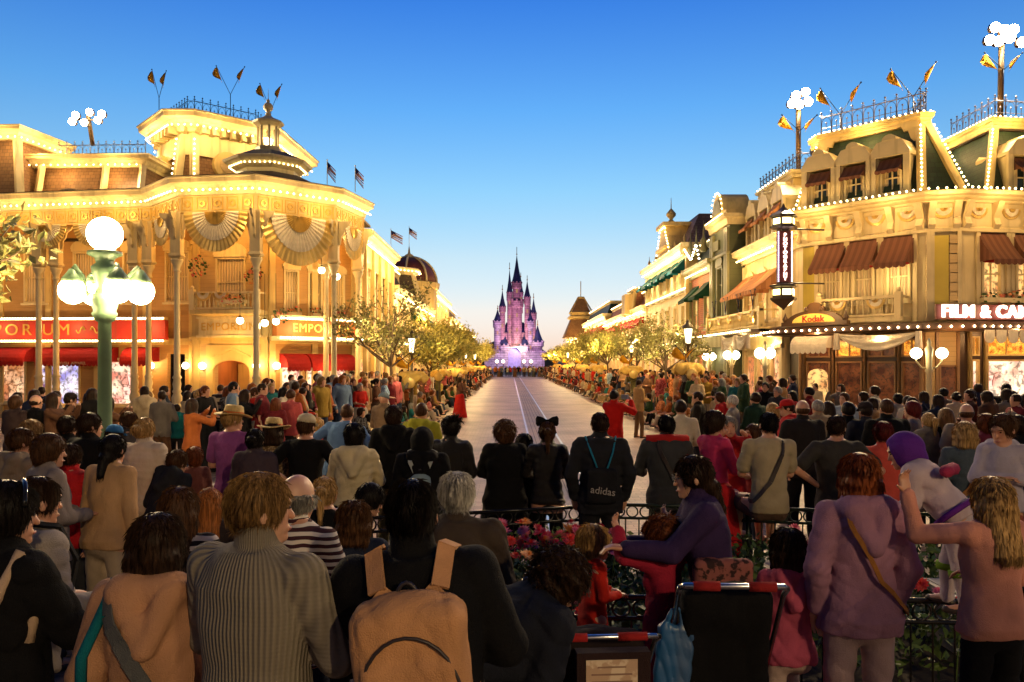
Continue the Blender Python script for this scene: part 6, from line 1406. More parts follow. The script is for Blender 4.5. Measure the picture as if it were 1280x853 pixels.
def person(label, x, y, H, face=0, top=('jacket', (.02, .02, .02)), pants=(.02, .02, .03), hair=('short', 'dark'), skin='fair', sex='m', arms='front', arms_l=None, head=(0, 0), pose='stand', lean=0, side=0, seat=.45, base=0., child=False, fat=1., res=None, D=None, hat=None, cat='person', group=None, loose=None, tmat=None, pk='trousers', stride=0, tw=0, pmat=None, hands=None, knee=None, shoes=M_shoe, fold=None, face_dir=None):
    k = skeleton(H, sex, pose, lean, side, arms, arms_l, head, child, seat, base, fat, stride, tw, knee)
    if D is None: D = (CH-k['top'])/(y-HY)*FP
    Q = W(x, y, D); res = res or min(.028, max(.0085, D*.0021)); near = D < 9; S = k['S']
    Rz = rot('z', R(face)); off = Rz@k['hc']; loc = (Q.x-off[0], D-off[1], 0)
    root = empty('person', loc, label, cat, group); root.rotation_euler = (0, 0, R(face)); root['H'] = H
    hands = (D < 6.5) if hands is None else hands; sm = SKIN[skin]
    def part(name, prims, m, r, disp=None, par=root, pad=0, wisps=0):
        V, F = nets(prims, r, disp, pad)
        if len(V) < 8: return None
        if wisps:
            rg = np.random.default_rng(len(PEOPLE)); q = rg.integers(0, len(F), wisps); f = F[q]; c = V[f].mean(1); n = np.cross(V[f[:, 2]]-V[f[:, 0]], V[f[:, 3]]-V[f[:, 1]]); n /= np.maximum(1e-9, np.linalg.norm(n, axis=1))[:, None]
            d = A_(0, -.15, -1)+rg.normal(0, .13, c.shape)+(.9 if hair[0] in ('curly', 'spiky') else 0)*rg.normal(0, 1, c.shape); d -= n*(d*n).sum(1)[:, None]; d /= np.maximum(1e-6, np.linalg.norm(d, axis=1))[:, None]; d += n*rg.uniform(-.05, .13, (wisps, 1)); d *= rg.uniform(.02, .06, (wisps, 1))
            s = np.cross(n, d); s /= np.maximum(1e-9, np.linalg.norm(s, axis=1))[:, None]; s *= rg.uniform(.0004, .0010, (wisps, 1)); c = c-n*.004
            W4 = np.stack([c-s, c+s, c+d*.6+s*.8+n*.003, c+d-A_(0, 0, .004)], 1).reshape(-1, 3); F = np.concatenate([F, np.arange(wisps*4).reshape(-1, 4)+len(V)]); V = np.concatenate([V, W4])
        o = bpy.data.objects.new(name, mesh_np(name, V, F, [m])); COL.objects.link(o); o.parent = par; return o
    part('body', body_prims(k, sex, hands), sm, min(res, .0085 if hands else .013 if D < 14 else .02))
    kind, col = top[0], top[1]; o_ = loose if loose is not None else {'tee': .014, 'tank': .006, 'sweater': .014, 'high': .024, 'leather': .018, 'jacket': .026, 'coat': .032, 'hoodie': .026, 'puffer': .04, 'blouse': .014, 'dress': .012}[kind]
    part({'tee': 'shirt', 'tank': 'vest_top', 'high': 'sweater', 'leather': 'jacket', 'puffer': 'jacket'}.get(kind, kind), top_prims(k, sex, kind, o_*max(S, .7)), tmat or (M_leather if kind == 'leather' else cmat(col)), res, folds(len(PEOPLE), (fold if fold is not None else (.0045 if kind in ('tee', 'high', 'sweater', 'tank', 'dress') else .008))))
    if pants is not None: part('skirt' if pk == 'skirt' else 'trousers', pants_prims(k, .008, pk), pmat or cmat(pants), res*1.25, folds(len(PEOPLE)+50, .005))
    for i in (0, 1): part('shoe', [shoe_prims(k, S)[i]], shoes, max(res, .012))
    st, hcn = hair
    if st and st not in ('none',):
        ish = st in ('hood', 'beanie'); hm = (tmat or cmat(col)) if ish and hcn is None else (cmat(hcn) if not isinstance(hcn, str) else hmat(hcn))
        part('hood' if st == 'hood' else 'beanie' if st == 'beanie' else 'hair', hair_prims(k, st), hm, max(.0065, res*.7), (folds(7, .004) if ish else hairdisp(k['hc'], {'curly': .013, 'spiky': .006, 'full': .003, 'crop': .0018, 'bald': .0015}.get(st, .0024), len(PEOPLE) % 7, st in ('curly',))), pad=.012, wisps=(7000 if D < 5 else 2200 if D < 9.5 else 0) if not ish else 0)
    hs, Hm, hc = k['hs'], k['Hm'], k['hc']; HM = Matrix([list(Hm[i])+[hc[i]] for i in range(3)]+[[0, 0, 0, 1]]) @ Matrix.Scale(hs, 4)
    def loc_build(b, name, m, par=root): ob = b.build(name, m, None, (0, 0, 0)); ob.parent = par; return ob
    fw = (Rz@Hm)[:, 1]
    if near or fw[1] < .3:
        for s in (1, -1):
            b = MB(HM); b.ball((s*.032, .086, .010), .0085, 8, 6, .62); loc_build(b, 'eye', M_eye)
        b = MB(HM)
        for s in (1, -1): b.tube([(s*.016, .093, .027), (s*.032, .093, .031), (s*.048, .083, .026)], .004, 4)
        loc_build(b, 'eyebrows', hmat(hcn) if isinstance(hcn, str) and hcn in HC else hmat('dark'))
        b = MB(HM); b.tube([(-.022, .092, -.064), (0, .101, -.063), (.022, .092, -.064)], .0045, 5); loc_build(b, 'lips', mat('lips', (.36, .10, .08), .5))
    if hat:
        b = MB(HM @ Matrix.Rotation(R(-8), 4, 'X')); 
        if hat == 'straw':
            n = 24; pr = [(.088, .050), (.17, .035), (.175, .042), (.092, .062)]
            b.loft([[(r_*math.cos(2*PI*i/n), r_*1.12*math.sin(2*PI*i/n), z+.035*(math.cos(2*PI*i/n)**2)*(r_/.17)**2) for i in range(n)] for r_, z in pr], False, True)
            b.lathe((0, 0, 0), [(.09, .052), (.088, .10), (.080, .145), (.06, .158), (.035, .148), (.01, .146)], 20, sq=1.15); h_ = loc_build(b, 'straw_hat', M_straw)
            b = MB(HM @ Matrix.Rotation(R(-8), 4, 'X')); b.lathe((0, 0, 0), [(.0925, .058), (.0905, .088), (.086, .089), (.086, .057)], 20, sq=1.14); loc_build(b, 'hat_band', M_band, h_)
        else:
            cm = cmat(hat if not isinstance(hat, str) else (.7, .62, .5)); b.lathe((0, -.005, 0), [(.088, .045), (.09, .075), (.075, .115), (.04, .138), (.01, .142)], 18, sq=1.15)
            n = 10; b.loft([[(.075*math.cos(PI*i/n), .085+.0*i+.075*math.sin(PI*i/n)*q, .045-.02*q+zz) for i in range(n+1)] for q, zz in ((0, 0), (1, 0), (1, -.006), (0, -.006))], True, True); loc_build(b, 'cap', cm)
    PEOPLE.append(root); return root, k, loc_build
def carried(root, name, label, cat):
    e = empty(name, tuple(root.location), label, cat); e.rotation_euler = root.rotation_euler; return e
def strap(k, loc_build, m, side=1, name='bag_strap', w=.02, o=.045, hip=None, t=.006, par=None):
    """flat strap from one shoulder across the body to the other hip"""
    S = k['S']; M = k['M']; pel = k['pel']; T = k['T']; b = MB(); rows = trows(k, 'm', o); rr = np.array(rows)
    pts = []
    for i in range(25):
        a = i/24*2*PI; zz = .48+.44*math.cos(a); w_ = np.interp(zz, rr[:, 0], rr[:, 1]); d_ = np.interp(zz, rr[:, 0], rr[:, 2]); xx = side*math.cos(a)*.6*w_ if zz > .3 else side*math.cos(a)*.95*w_
        yy = -math.sin(a); d2 = d_*abs(1-(min(1, abs(xx)/w_))**2.4)**(1/2.4); pts.append(pel+M@A_(xx, d2*yy/max(abs(yy), .25)*1.0 if abs(yy) > .05 else 0, zz*T+(.035 if zz > .88 else 0)))
    for i in range(24):
        a, c = Vector(pts[i]), Vector(pts[i+1]); ctr = Vector(pel+M@A_(0, 0, T*.5)); nn = ((a+c)/2-ctr); nn.z = 0; nn.normalize(); s = (c-a).cross(nn).normalized()*w
        b.add([a-s, a+s, c+s, c-s, a-s-nn*t, a+s-nn*t, c+s-nn*t, c-s-nn*t], [(0, 1, 2, 3), (7, 6, 5, 4), (0, 4, 5, 1), (2, 6, 7, 3), (1, 5, 6, 2), (3, 7, 4, 0)])
    return loc_build(b, name, m, par) if par is not None else loc_build(b, name, m)
def sdf_obj(name, prims, m, res, par, amp=.004, seed=3):
    V, F = nets(prims, res, folds(seed, amp)); o = bpy.data.objects.new(name, mesh_np(name, V, F, [m])); COL.objects.link(o); o.parent = par; return o
def backpack(root, k, label, m, m2=None, w=.15, h=.20, d=.075, z=.50, res=.009, logo=False, big=False):
    e = carried(root, 'backpack', label, 'backpack'); M, S, T = k['M'], k['S'], k['T']; c = k['pel']+M@A_(0, -(.135+d)*S, T*z)
    P = [('+', 0, ('box', c, A_(w, d, h), M, .055)), ('+', .05, ('ell', c+M@A_(0, .01, h*.75), A_(w*.8, d*.8, h*.38), M)), ('+', .02, ('box', c+M@A_(0, -d*.75, -h*.25), A_(w*.82, d*.45, h*.62), M, .035))]
    sdf_obj('bag_body', P, m, res, e, .006)
    b = MB()
    for s in (1, -1):
        pts = [c+M@A_(s*w*.35, d*.6, h*.95), k['pel']+M@A_(s*.095*S, -.152*S*k['fat'], T*.90), k['pel']+M@A_(s*.115*S, -.070*S, T*1.03+.026), k['pel']+M@A_(s*.125*S, .06*S, T*1.0+.02), k['pel']+M@A_(s*.13*S, .15*S, T*.75), k['pel']+M@A_(s*.17*S, .10*S, T*.42), c+M@A_(s*w*.9, d*.4, -h*.8)]
        hw = .030 if big else .018
        for a, q in zip(pts[:-1], pts[1:]):
            a, q = Vector(a), Vector(q); ctr = Vector(k['pel']+M@A_(0, 0, T*.6)); nn = ((a+q)/2-ctr).normalized(); sd = (q-a).cross(nn).normalized()*hw; nn = sd.cross(q-a).normalized()*.006
            b.add([a-sd-nn, a+sd-nn, q+sd-nn, q-sd-nn, a-sd+nn, a+sd+nn, q+sd+nn, q-sd+nn], [(3, 2, 1, 0), (4, 5, 6, 7), (0, 1, 5, 4), (2, 3, 7, 6), (1, 2, 6, 5), (3, 0, 4, 7)])
    for q in split_mb(b): st = q.build('shoulder_strap', m2 or m, None, (0, 0, 0)); st.parent = e
    b = MB(); zp = [Vector(c+M@A_(w*.86*math.cos(t), -d*(.80+.35*0)-.012-.02*abs(math.sin(t)), -h*.15+h*.82*math.sin(t))) for t in [PI*i/14 for i in range(15)]]; b.tube(zp, .006, 5)
    hp = [Vector(c+M@A_(.035*math.cos(t), -.0+d*.2, h*.98+.06*math.sin(t))) for t in [PI*i/8 for i in range(9)]]; b.tube(hp, .007, 5); z_ = b.build('zip_and_loop', M_shoe, None, (0, 0, 0)); z_.parent = e
    if logo:
        b = MB(Matrix([list(M[i])+[(c+M@A_(.035, -d*1.22-.014, -h*.15))[i]] for i in range(3)]+[[0, 0, 0, 1]])); n = 16
        b.loft([[(.042*math.cos(2*PI*i/n), y, .020*math.sin(2*PI*i/n)+.25*.042*math.cos(2*PI*i/n)) for i in range(n)] for y in (-.004, .02)], True); l = b.build('oval_badge', M_shoe, None, (0, 0, 0)); l.parent = e
    return e
BK = (.006, .0055, .006); DG = (.03, .03, .033); NV = (.012, .016, .035)
# ---- nearest row
r1, k1, l1 = person('dark haired man in a black coat wearing the big orange tan backpack', 515, 600, 1.86, 0, ('high', BK), NV, ('crop', 'black'), 'tan', arms='folded', fat=1.12, loose=.034, res=.009, side=-5)
backpack(r1, k1, 'large orange tan backpack with dark zip and oval badge worn by the man in black', cmat((.55, .27, .12)), None, .180, .245, .085, .47, .009, True, True)
r2, k2, l2 = person('sandy haired young man in a ribbed grey sweater looking right', 326, 594, 1.87, -22, ('high', (.20, .165, .12)), (.05, .05, .06), ('short', 'sandy'), 'fair', arms='folded', head=(-42, 2), fat=1.10, tmat=mat('grey_rib_knit', (.21, .175, .13), .9, kind='knit'), res=.009)
r3, k3, l3 = person('woman with a brown bob in an orange tan hooded jacket with a grey bag strap', 197, 645, 1.69, 6, ('hoodie', (.46, .235, .13)), DG, ('bob', 'dark'), 'fair', 'f', arms='pocket', fat=1.15, res=.009, fold=.007)
strap(k3, l3, cmat((.10, .10, .10)), side=-1, w=.028, o=.062)
e = carried(r3, 'shoulder_bag', 'teal shoulder bag hanging on the left of the woman in the orange tan jacket', 'bag')
sdf_obj('bag_body', [('+', 0, ('box', k3['hip'][1]+A_(-.17, -.13, .10), A_(.13, .06, .15), rot('y', .1), .05))], cmat((.005, .12, .15)), .010, e, .006)
b = MB(); a = Vector(k3['hip'][1]+A_(-.12, -.14, .22)); c = Vector(k3['sh'][1]+A_(.02, -.02, .065)); b.tube([a, a.lerp(c, .4)+Vector((-.02, -.06, 0)), a.lerp(c, .85)+Vector((.01, -.06, 0)), c, c+Vector((0, .07, -.02)), a+Vector((0, .22, .1))], .020, 6); s_ = b.build('bag_strap', cmat((.005, .12, .15)), None, (0, 0, 0)); s_.parent = e
r4, k4, l4 = person('dark haired woman in a black coat with sunglasses on her head at the left edge', 8, 608, 1.78, -25, ('coat', BK), BK, ('full', 'black'), 'fair', 'f', arms='rail', head=(-30, 4), fat=1.1, res=.009)
b = MB(Matrix([list(k4['Hm'][i])+[k4['hc'][i]] for i in range(3)]+[[0, 0, 0, 1]])); b.tube([(.108*math.cos(t), .05+.0*t, .055+.085*math.sin(t)) for t in [PI*i/14 for i in range(15)]], .010, 6); l4(b, 'sunglasses', mat('glossy_black', (.01, .01, .01), .1))
e = carried(r4, 'tote_bag', 'cream cloth tote bag over the shoulder of the woman at the left edge', 'bag')
sdf_obj('bag_body', [('+', 0, ('box', k4['hip'][0]+A_(.02, -.26, -.06), A_(.19, .055, .21), rot('y', -.2), .045))], cmat((.52, .36, .24)), .010, e, .009)
b = MB(); a = Vector(k4['hip'][0]+A_(-.03, -.26, .10)); c = Vector(k4['sh'][0]+A_(0, -.03, .075)); b.tube([a, a.lerp(c, .5)+Vector((0, -.02, 0)), c, c+Vector((.03, .08, -.05)), a+Vector((.1, .25, .2))], .024, 6); s_ = b.build('bag_strap', cmat((.52, .36, .24)), None, (0, 0, 0)); s_.parent = e
r5, k5, l5 = person('man in a pale grey hooded sweatshirt with a black bag on his back', 47, 597, 1.72, -35, ('hoodie', (.36, .30, .26)), DG, ('crop', 'dark'), 'fair', arms='front', head=(-5, 4), lean=4, res=.011)
backpack(r5, k5, 'black slouching backpack of the man in the pale hooded sweatshirt', cmat(BK), None, .16, .22, .10, .45, .012)
person('long brown haired woman in a black and white striped shirt', 224, 611, 1.63, 3, ('blouse', BK), BK, ('long', 'brown'), 'fair', 'f', arms='front', res=.011, tmat=mat('zigzag_stripes', (.02, .015, .015), .85, kind='hstripe', col2=(.6, .5, .42), scale=.9))
person('bald man in a navy and white striped shirt, green scarf at neck', 372, 593, 1.72, -28, ('sweater', (.5, .45, .4)), NV, ('bald', 'grey'), 'fair', arms='folded', head=(8, 0), fat=1.1, res=.011, tmat=mat('sailor_stripes', (.05, .018, .022), .85, kind='hstripe', col2=(.62, .54, .46), scale=1.15))
person('short auburn haired woman in a dark jacket with cream collar by the fence', 442, 628, 1.50, 5, ('jacket', NV), BK, ('bob', 'brown'), 'fair', 'f', arms='rail', res=.011)
r_, k_, l_ = person('grey haired man in a brown jacket beside the flower bed', 571, 592, 1.70, -8, ('jacket', (.055, .038, .028)), BK, ('short', 'white'), 'fair', arms='front', fat=1.1, head=(0, 4), res=.011)
person('curly dark haired person in a dark rain jacket bending forward over a pushchair', 700, 690, 1.72, -62, ('puffer', (.012, .013, .02)), BK, ('curly', 'dark'), 'fair', arms='fwd', lean=60, head=(-8, 6), fat=1.15, D=3.55, res=.010, fold=.012)
r11, k11, l11 = person('woman in a purple fleece and glasses facing left, reaching towards a child', 866, 570, 1.74, 88, ('high', (.035, .018, .065)), (.03, .02, .03), ('low', 'dark'), 'fair', 'f', arms=((.05, .45, -.85), (.05, 1, .05)), arms_l=((.05, .65, -.7), (0, 1, .1)), lean=12, head=(0, 2), fat=1.12, res=.0095, D=4.55)
b = MB(Matrix([list(k11['Hm'][i])+[k11['hc'][i]] for i in range(3)]+[[0, 0, 0, 1]]))
for s in (1, -1): b.tube([(s*.033+.024*math.cos(t), .108, .008+.018*math.sin(t)) for t in [2*PI*i/12 for i in range(13)]], .002, 4); b.tube([(s*.057, .106, .012), (s*.078, .0, .010)], .002, 4)
b.tube([(-.01, .11, .01), (.01, .11, .01)], .002, 4); l11(b, 'glasses', M_shoe)
e = carried(r11, 'patterned_bag', 'dark patterned bag at the hip of the woman in purple', 'bag')
sdf_obj('bag_body', [('+', 0, ('box', k11['pel']+A_(-.22, .03, .16), A_(.05, .16, .13), None, .04))], mat('dark_print', (.03, .015, .015), .8, kind='print', col2=(.22, .07, .06)), .011, e)
person('little girl in a red dress with light brown hair, profile to the right', 743, 656, 1.04, -70, ('dress', (.50, .02, .012)), (.3, .2, .15), ('full', 'blond'), 'fair', 'f', arms='front', child=True, base=.24, D=4.75, res=.010, cat='child', head=(-10, 0))
person('small child in a red coat and curly brown hair held by the woman in purple', 828, 634, 1.12, 40, ('coat', (.32, .015, .04)), (.3, .2, .15), ('curly', 'auburn'), 'fair', 'f', arms=((.6, .3, .2), (-.2, .5, .9)), child=True, base=.24, D=4.55, res=.011, cat='child')
person('girl in a pink jacket with a dark bob and pale trousers, one leg raised', 985, 653, 1.33, 0, ('hoodie', (.42, .075, .13)), (.42, .30, .26), ('bob', 'dark'), 'fair', 'f', arms='front', child=True, D=4.45, res=.010, cat='child', knee=0, head=(-12, 0))
r15, k15, l15 = person('woman with a red bob in a mauve hooded sweatshirt, back turned', 1073, 569, 1.77, 2, ('hoodie', (.31, .15, .22)), (.42, .28, .27), ('bob', 'red'), 'fair', 'f', arms='pocket', fat=1.12, res=.0095, fold=.0055)
strap(k15, l15, cmat((.30, .12, .03)), side=-1, w=.012, o=.058)
person('long blonde haired girl in a peach sweater holding up a costumed child', 1238, 598, 1.46, 14, ('sweater', (.60, .25, .18)), BK, ('long', 'blond'), 'fair', 'f', arms='front', arms_l=((.45, .7, -.15), (.15, .15, 1)), fat=1.12, res=.0095, base=.24)
b = MB(); b.box(2.0, 3.3, .004, 3.1, 4.2, .235); tag(b.build('stone_step', M_kerb), 'low stone step under the girl in the peach sweater', 'step')
b = MB(); b.box(-.1, 4.35, .004, 1.5, 4.87, .235); tag(b.build('stone_step', M_kerb), 'low stone step under the two small children by the flower bed', 'step')
b = MB(); b.box(3.1, 5.35, .004, 3.75, 5.95, .645); b.box(3.06, 5.31, .58, 3.79, 5.99, .64); tag(b.build('stone_block', M_kerb), 'square stone block the girl in the pale hooded top stands on', 'block')
r17, k17, l17 = person('child in a white space suit costume with purple hood and green cuffs, leaning forward', 1129, 530, 1.12, 48, ('puffer', (.52, .40, .42)), (.50, .40, .42), ('hood', (.10, .02, .22)), 'fair', arms='fwd', lean=42, head=(25, 0), child=True, base=.80, D=4.9, res=.010, cat='child', fat=1.1, stride=.35)
for i in (0, 1):
    b = MB(); c = Vector(k17['wr'][i]-k17['fd'][i]*.05); b.tube([c, c+Vector(k17['fd'][i])*.05], .052, 12); l17(b, 'green_cuff', cmat((.14, .25, .02)))
b = MB(); q_ = [Vector(k17['pel']+k17['M']@A_(.158*math.cos(t), .125*math.sin(t)-.01, .02)) for t in [2*PI*i/16 for i in range(17)]]; b.tube(q_, .018, 6); l17(b, 'belt', cmat((.12, .02, .22)))
for i in (0, 1):
    b = MB(); c = Vector(k17['knee'][i]); d_ = (Vector(k17['ank'][i])-c); b.tube([c+d_*.05, c+d_*.22], .066, 12); l17(b, 'leg_band', cmat((.14, .25, .02)))
b = MB(); c = k17['pel']+k17['M']@A_(0, -.15, .22); b.tube([Vector(c+k17['M']@A_(s*.05, 0, 0)) for s in (-3, -1.5, 0, 1.5, 3)], [.02, .04, .03, .04, .02], 8); l17(b, 'toy_wings', cmat((.35, .03, .08)))
person('girl in a pale hooded top looking down at the right edge', 1253, 514, 1.25, 150, ('hoodie', (.42, .36, .42)), (.3, .08, .05), ('bun', 'brown'), 'fair', 'f', arms='folded', child=True, base=.65, D=5.6, head=(-30, 18), res=.012, cat='child')
# ---- second band: at and behind the fence
Pn = person
r23, k23, l23 = Pn('man in a beige t-shirt with a black diagonal bag strap sitting on the green fence', 961, 524, 1.76, 0, ('tee', (.42, .33, .20)), (.12, .07, .05), ('crop', 'black'), 'fair', pose='sit', seat=.86, arms='lap', D=7.35, pk='shorts', tmat=None)
strap(k23, l23, M_shoe, side=1, w=.018, o=.030)
Pn('woman in bright pink sweater and red skirt sitting on the fence', 894, 513, 1.70, -62, ('sweater', (.60, .04, .13)), (.50, .015, .02), ('full', 'dark'), 'fair', 'f', pose='sit', seat=.86, arms='lap', D=7.9, head=(-20, 0), pk='skirt')
Pn('grey haired woman in a red jacket facing the camera beside the pink sweater', 912, 518, 1.66, 172, ('jacket', (.40, .02, .02)), DG, ('short', 'grey'), 'fair', 'f', arms='camera', D=8.9)
Pn('brown haired girl in profile behind the beige t-shirt', 941, 521, 1.55, 110, ('jacket', (.28, .03, .03)), NV, ('long', 'brown'), 'fair', 'f', D=9.2)
Pn('man in a dark grey t-shirt with one hand on the fence', 1046, 519, 1.76, -5, ('tee', (.045, .04, .036)), DG, ('crop', 'dark'), 'fair', arms='hips', head=(-35, 0), fat=1.12, D=7.6)
Pn('maroon haired woman in a coral top', 1104, 527, 1.70, -10, ('sweater', (.62, .085, .06)), DG, ('short', 'maroon'), 'fair', 'f', D=7.6, head=(-20, 0))
r_, k_, l_ = Pn('blonde bobbed woman in a denim jacket with a brown strap', 1205, 527, 1.70, 0, ('jacket', (.07, .09, .11)), NV, ('bob', 'blond'), 'fair', 'f', D=7.5)
strap(k_, l_, cmat((.35, .16, .05)), side=1, w=.022, o=.040)
Pn('bald man in a cream shirt behind the blonde woman', 1208, 503, 1.76, -12, ('tee', (.45, .36, .24)), DG, ('bald', 'brown'), 'fair', fat=1.15, D=9.8)
Pn('long haired woman in black left of the bald man in cream', 1182, 509, 1.68, -8, ('jacket', BK), BK, ('long', 'sandy'), 'fair', 'f', D=10.2)
Pn('bright red haired woman in a grey patterned blouse', 1140, 499, 1.72, 55, ('blouse', (.25, .2, .18)), DG, ('full', 'maroon'), 'fair', 'f', D=11)
Pn('broad man in a black jacket with cropped hair beside the red haired woman', 1108, 494, 1.82, 5, ('jacket', BK), BK, ('crop', 'brown'), 'fair', fat=1.2, D=9.8)
Pn('bald man in a black plaid shirt', 1003, 499, 1.80, 4, ('jacket', (.02, .016, .016)), BK, ('bald', 'brown'), 'fair', fat=1.12, D=9.9)
Pn('man in a red cap and red hooded top among the right crowd', 984, 493, 1.72, 80, ('hoodie', (.50, .02, .02)), DG, ('crop', 'dark'), 'fair', D=11.5, hat=(.5, .02, .02))
r_, k_, l_ = Pn('man in a grey jacket with red collar and a black shoulder strap', 833, 521, 1.74, 3, ('jacket', (.045, .045, .048)), DG, ('crop', 'black'), 'fair', arms='rail', D=8.0, fat=1.1)
strap(k_, l_, M_shoe, side=-1, w=.018, o=.042); b = MB(); b.tube([Vector(k_['sh'][1])+Vector((-.02, 0, .06)), Vector(k_['neck'])+Vector((0, -.07, .02)), Vector(k_['sh'][0])+Vector((.02, 0, .06))], [.045, .05, .045], 8); l_(b, 'red_yoke', cmat((.45, .02, .02)))
Pn('young man in a white shirt at the right kerb', 851, 502, 1.74, -15, ('sweater', (.66, .54, .38)), DG, ('short', 'dark'), 'fair', D=11.2, lean=6)
r_, k_, l_ = Pn('man in a black jacket with a blue corded drawstring bag standing by the flower bed', 750, 514, 1.78, 0, ('jacket', (.018, .018, .022)), (.02, .02, .025), ('crop', 'dark'), 'fair', arms='pocket', fat=1.16, D=7.7, fold=.011)
e = carried(r_, 'drawstring_bag', 'black drawstring bag with blue cords and white lettering on the man in the black jacket', 'bag')
sdf_obj('bag_body', [('+', 0, ('box', k_['pel']+A_(0, -.19, .17), A_(.14, .04, .17), None, .04))], cmat((.015, .015, .018)), .014, e, .008)
b = MB()
for s in (1, -1): b.tube([Vector(k_['pel']+A_(s*.02, -.20, .26)), Vector(k_['pel']+A_(s*.10, -.165, .48)), Vector(k_['sh'][0 if s > 0 else 1])+Vector((-s*.05, -.03, .085)), Vector(k_['sh'][0 if s > 0 else 1])+Vector((-s*.05, .08, .05))], .009, 5)
c_ = b.build('cords', cmat((.02, .20, .32)), None, (0, 0, 0)); c_.parent = e
t_ = text_mesh('adidas', 'lettering', cmat((.45, .4, .36)), None, Matrix.Translation(Vector(k_['pel']+A_(0, -.245, .13))) @ Matrix.Rotation(R(8), 4, 'Y') @ Matrix.Rotation(R(90), 4, 'X'), .095, .004); t_.parent = e
r_, k_, l_ = Pn('ponytailed woman in black leather jacket with a black bow on her head', 684, 529, 1.66, 0, ('leather', BK), BK, ('pony', 'brown'), 'fair', 'f', arms='rail', D=8.1)
b = MB(Matrix([list(k_['Hm'][i])+[k_['hc'][i]] for i in range(3)]+[[0, 0, 0, 1]])); b.tube([(-.09, 0, .0), (-.07, 0, .08), (0, 0, .115), (.07, 0, .08), (.09, 0, .0)], .008, 6)
for s in (1, -1): b.loft([[(s*x, y, .125+zz) for y, zz in ((-.015, -q), (.015, -q), (.015, q), (-.015, q))] for x, q in ((.005, .012), (.05, .04), (.10, .052), (.115, .03))], True, True)
b.ball((0, 0, .125), .018, 8, 6); l_(b, 'hair_bow', cmat(BK))
b = MB(); b.lathe(tuple(k_['pel']+A_(0, 0, -.085)), [(.150, -.03), (.165, -.03), (.163, .035), (.150, .035)], 20, sq=.72); l_(b, 'shirt_hem', cmat((.5, .28, .24)))
Pn('curly haired woman in a bulky black coat leaning on the fence', 631, 531, 1.64, 8, ('coat', BK), BK, ('curly', 'brown'), 'fair', 'f', arms='rail', D=8.3, fat=1.3)
Pn('companion in a black coat close beside the curly haired woman', 655, 557, 1.50, 0, ('coat', BK), BK, ('bob', 'black'), 'fair', 'f', arms='front', D=8.5)
Pn('woman with spiky black updo in a black leather jacket', 563, 522, 1.70, -6, ('leather', BK), BK, ('spiky', 'black'), 'fair', 'f', D=8.2, head=(30, 0), fat=1.1)
r_, k_, l_ = Pn('person in a black hooded top with a small pale backpack', 528, 533, 1.66, 0, ('hoodie', BK), BK, ('hood', BK), 'fair', arms='front', D=7.3, fat=1.1)
backpack(r_, k_, 'small pale blue grey backpack on the black hooded top', cmat((.25, .33, .34)), cmat((.4, .42, .4)), .095, .13, .05, .45, .012)
Pn('man in a yellow green jacket with a strap', 527, 507, 1.75, -12, ('hoodie', (.35, .33, .03)), DG, ('crop', 'brown'), 'fair', D=10.2)
Pn('dark haired man in a black hooded jacket and camouflage trousers', 492, 513, 1.76, 6, ('hoodie', BK), (.1, .09, .05), ('full', 'dark'), 'fair', D=9.1, pmat=mat('camouflage', (.14, .11, .06), .85, kind='print', col2=(.05, .05, .025), scale=.6))
Pn('person in a cream hooded jacket with a black hood up', 443, 534, 1.68, 5, ('hoodie', (.62, .50, .30)), DG, ('full', 'black'), 'fair', 'f', arms='rail', D=7.5, fat=1.12, fold=.010)
Pn('man in a light blue sweater bending to the right', 434, 503, 1.76, -5, ('sweater', (.11, .20, .38)), NV, ('crop', 'brown'), 'fair', arms='hips', D=9.9, fat=1.2, lean=8, side=6)
Pn('man in a black t-shirt and cream cap', 383, 521, 1.74, -4, ('tee', BK), DG, ('crop', 'brown'), 'fair', arms='hips', D=7.9, hat=(.62, .5, .32), head=(-12, 0))
r_, k_, l_ = Pn('woman in a patterned shirt and straw hat with orange band', 342, 525, 1.66, 0, ('blouse', (.3, .22, .12)), DG, ('bob', 'dark'), 'fair', 'f', D=8.2, hat='straw', tmat=mat('leaf_print', (.28, .2, .11), .8, kind='print', col2=(.10, .06, .03), scale=2))
strap(k_, l_, M_shoe, side=-1, w=.012, o=.03)
Pn('young man in a purple t-shirt and straw hat, looking right', 291, 515, 1.78, -12, ('tee', (.30, .08, .26)), (.05, .08, .13), ('short', 'blond'), 'fair', arms='front', D=8.4, hat='straw', head=(-40, 0))
Pn('woman in a dark top with a jacket over her shoulder next to the purple t-shirt', 319, 534, 1.62, 0, ('jacket', (.06, .04, .05)), BK, ('bun', 'black'), 'fair', 'f', D=7.7)
Pn('blonde ponytail woman in a bare backed black halter top', 406, 591, 1.50, 0, ('tank', BK), BK, ('pony', 'blond'), 'fair', 'f', D=5.3, lean=6, arms='lap')
Pn('person in a white t-shirt bending low by the fence', 463, 598, 1.62, -70, ('tee', (.55, .46, .48)), NV, ('full', 'black'), 'fair', arms='fwd', lean=62, D=6.2, head=(0, -6))
Pn('girl with long wavy red hair below the straw hats', 262, 603, 1.36, 10, ('jacket', (.03, .02, .02)), BK, ('long', 'ginger'), 'fair', 'f', child=True, D=5.7, cat='child')
Pn('blonde woman in a white wind jacket seen from behind', 181, 522, 1.74, -8, ('jacket', (.60, .47, .36)), BK, ('bun', 'blond'), 'fair', 'f', arms='front', D=7.5, fat=1.12, fold=.011)
Pn('dark haired woman in a fitted tan sweater with a low ponytail', 142, 542, 1.70, -14, ('sweater', (.50, .29, .14)), (.4, .3, .2), ('low', 'black'), 'fair', 'f', arms='down', D=6.25, lean=6, fat=1.1)
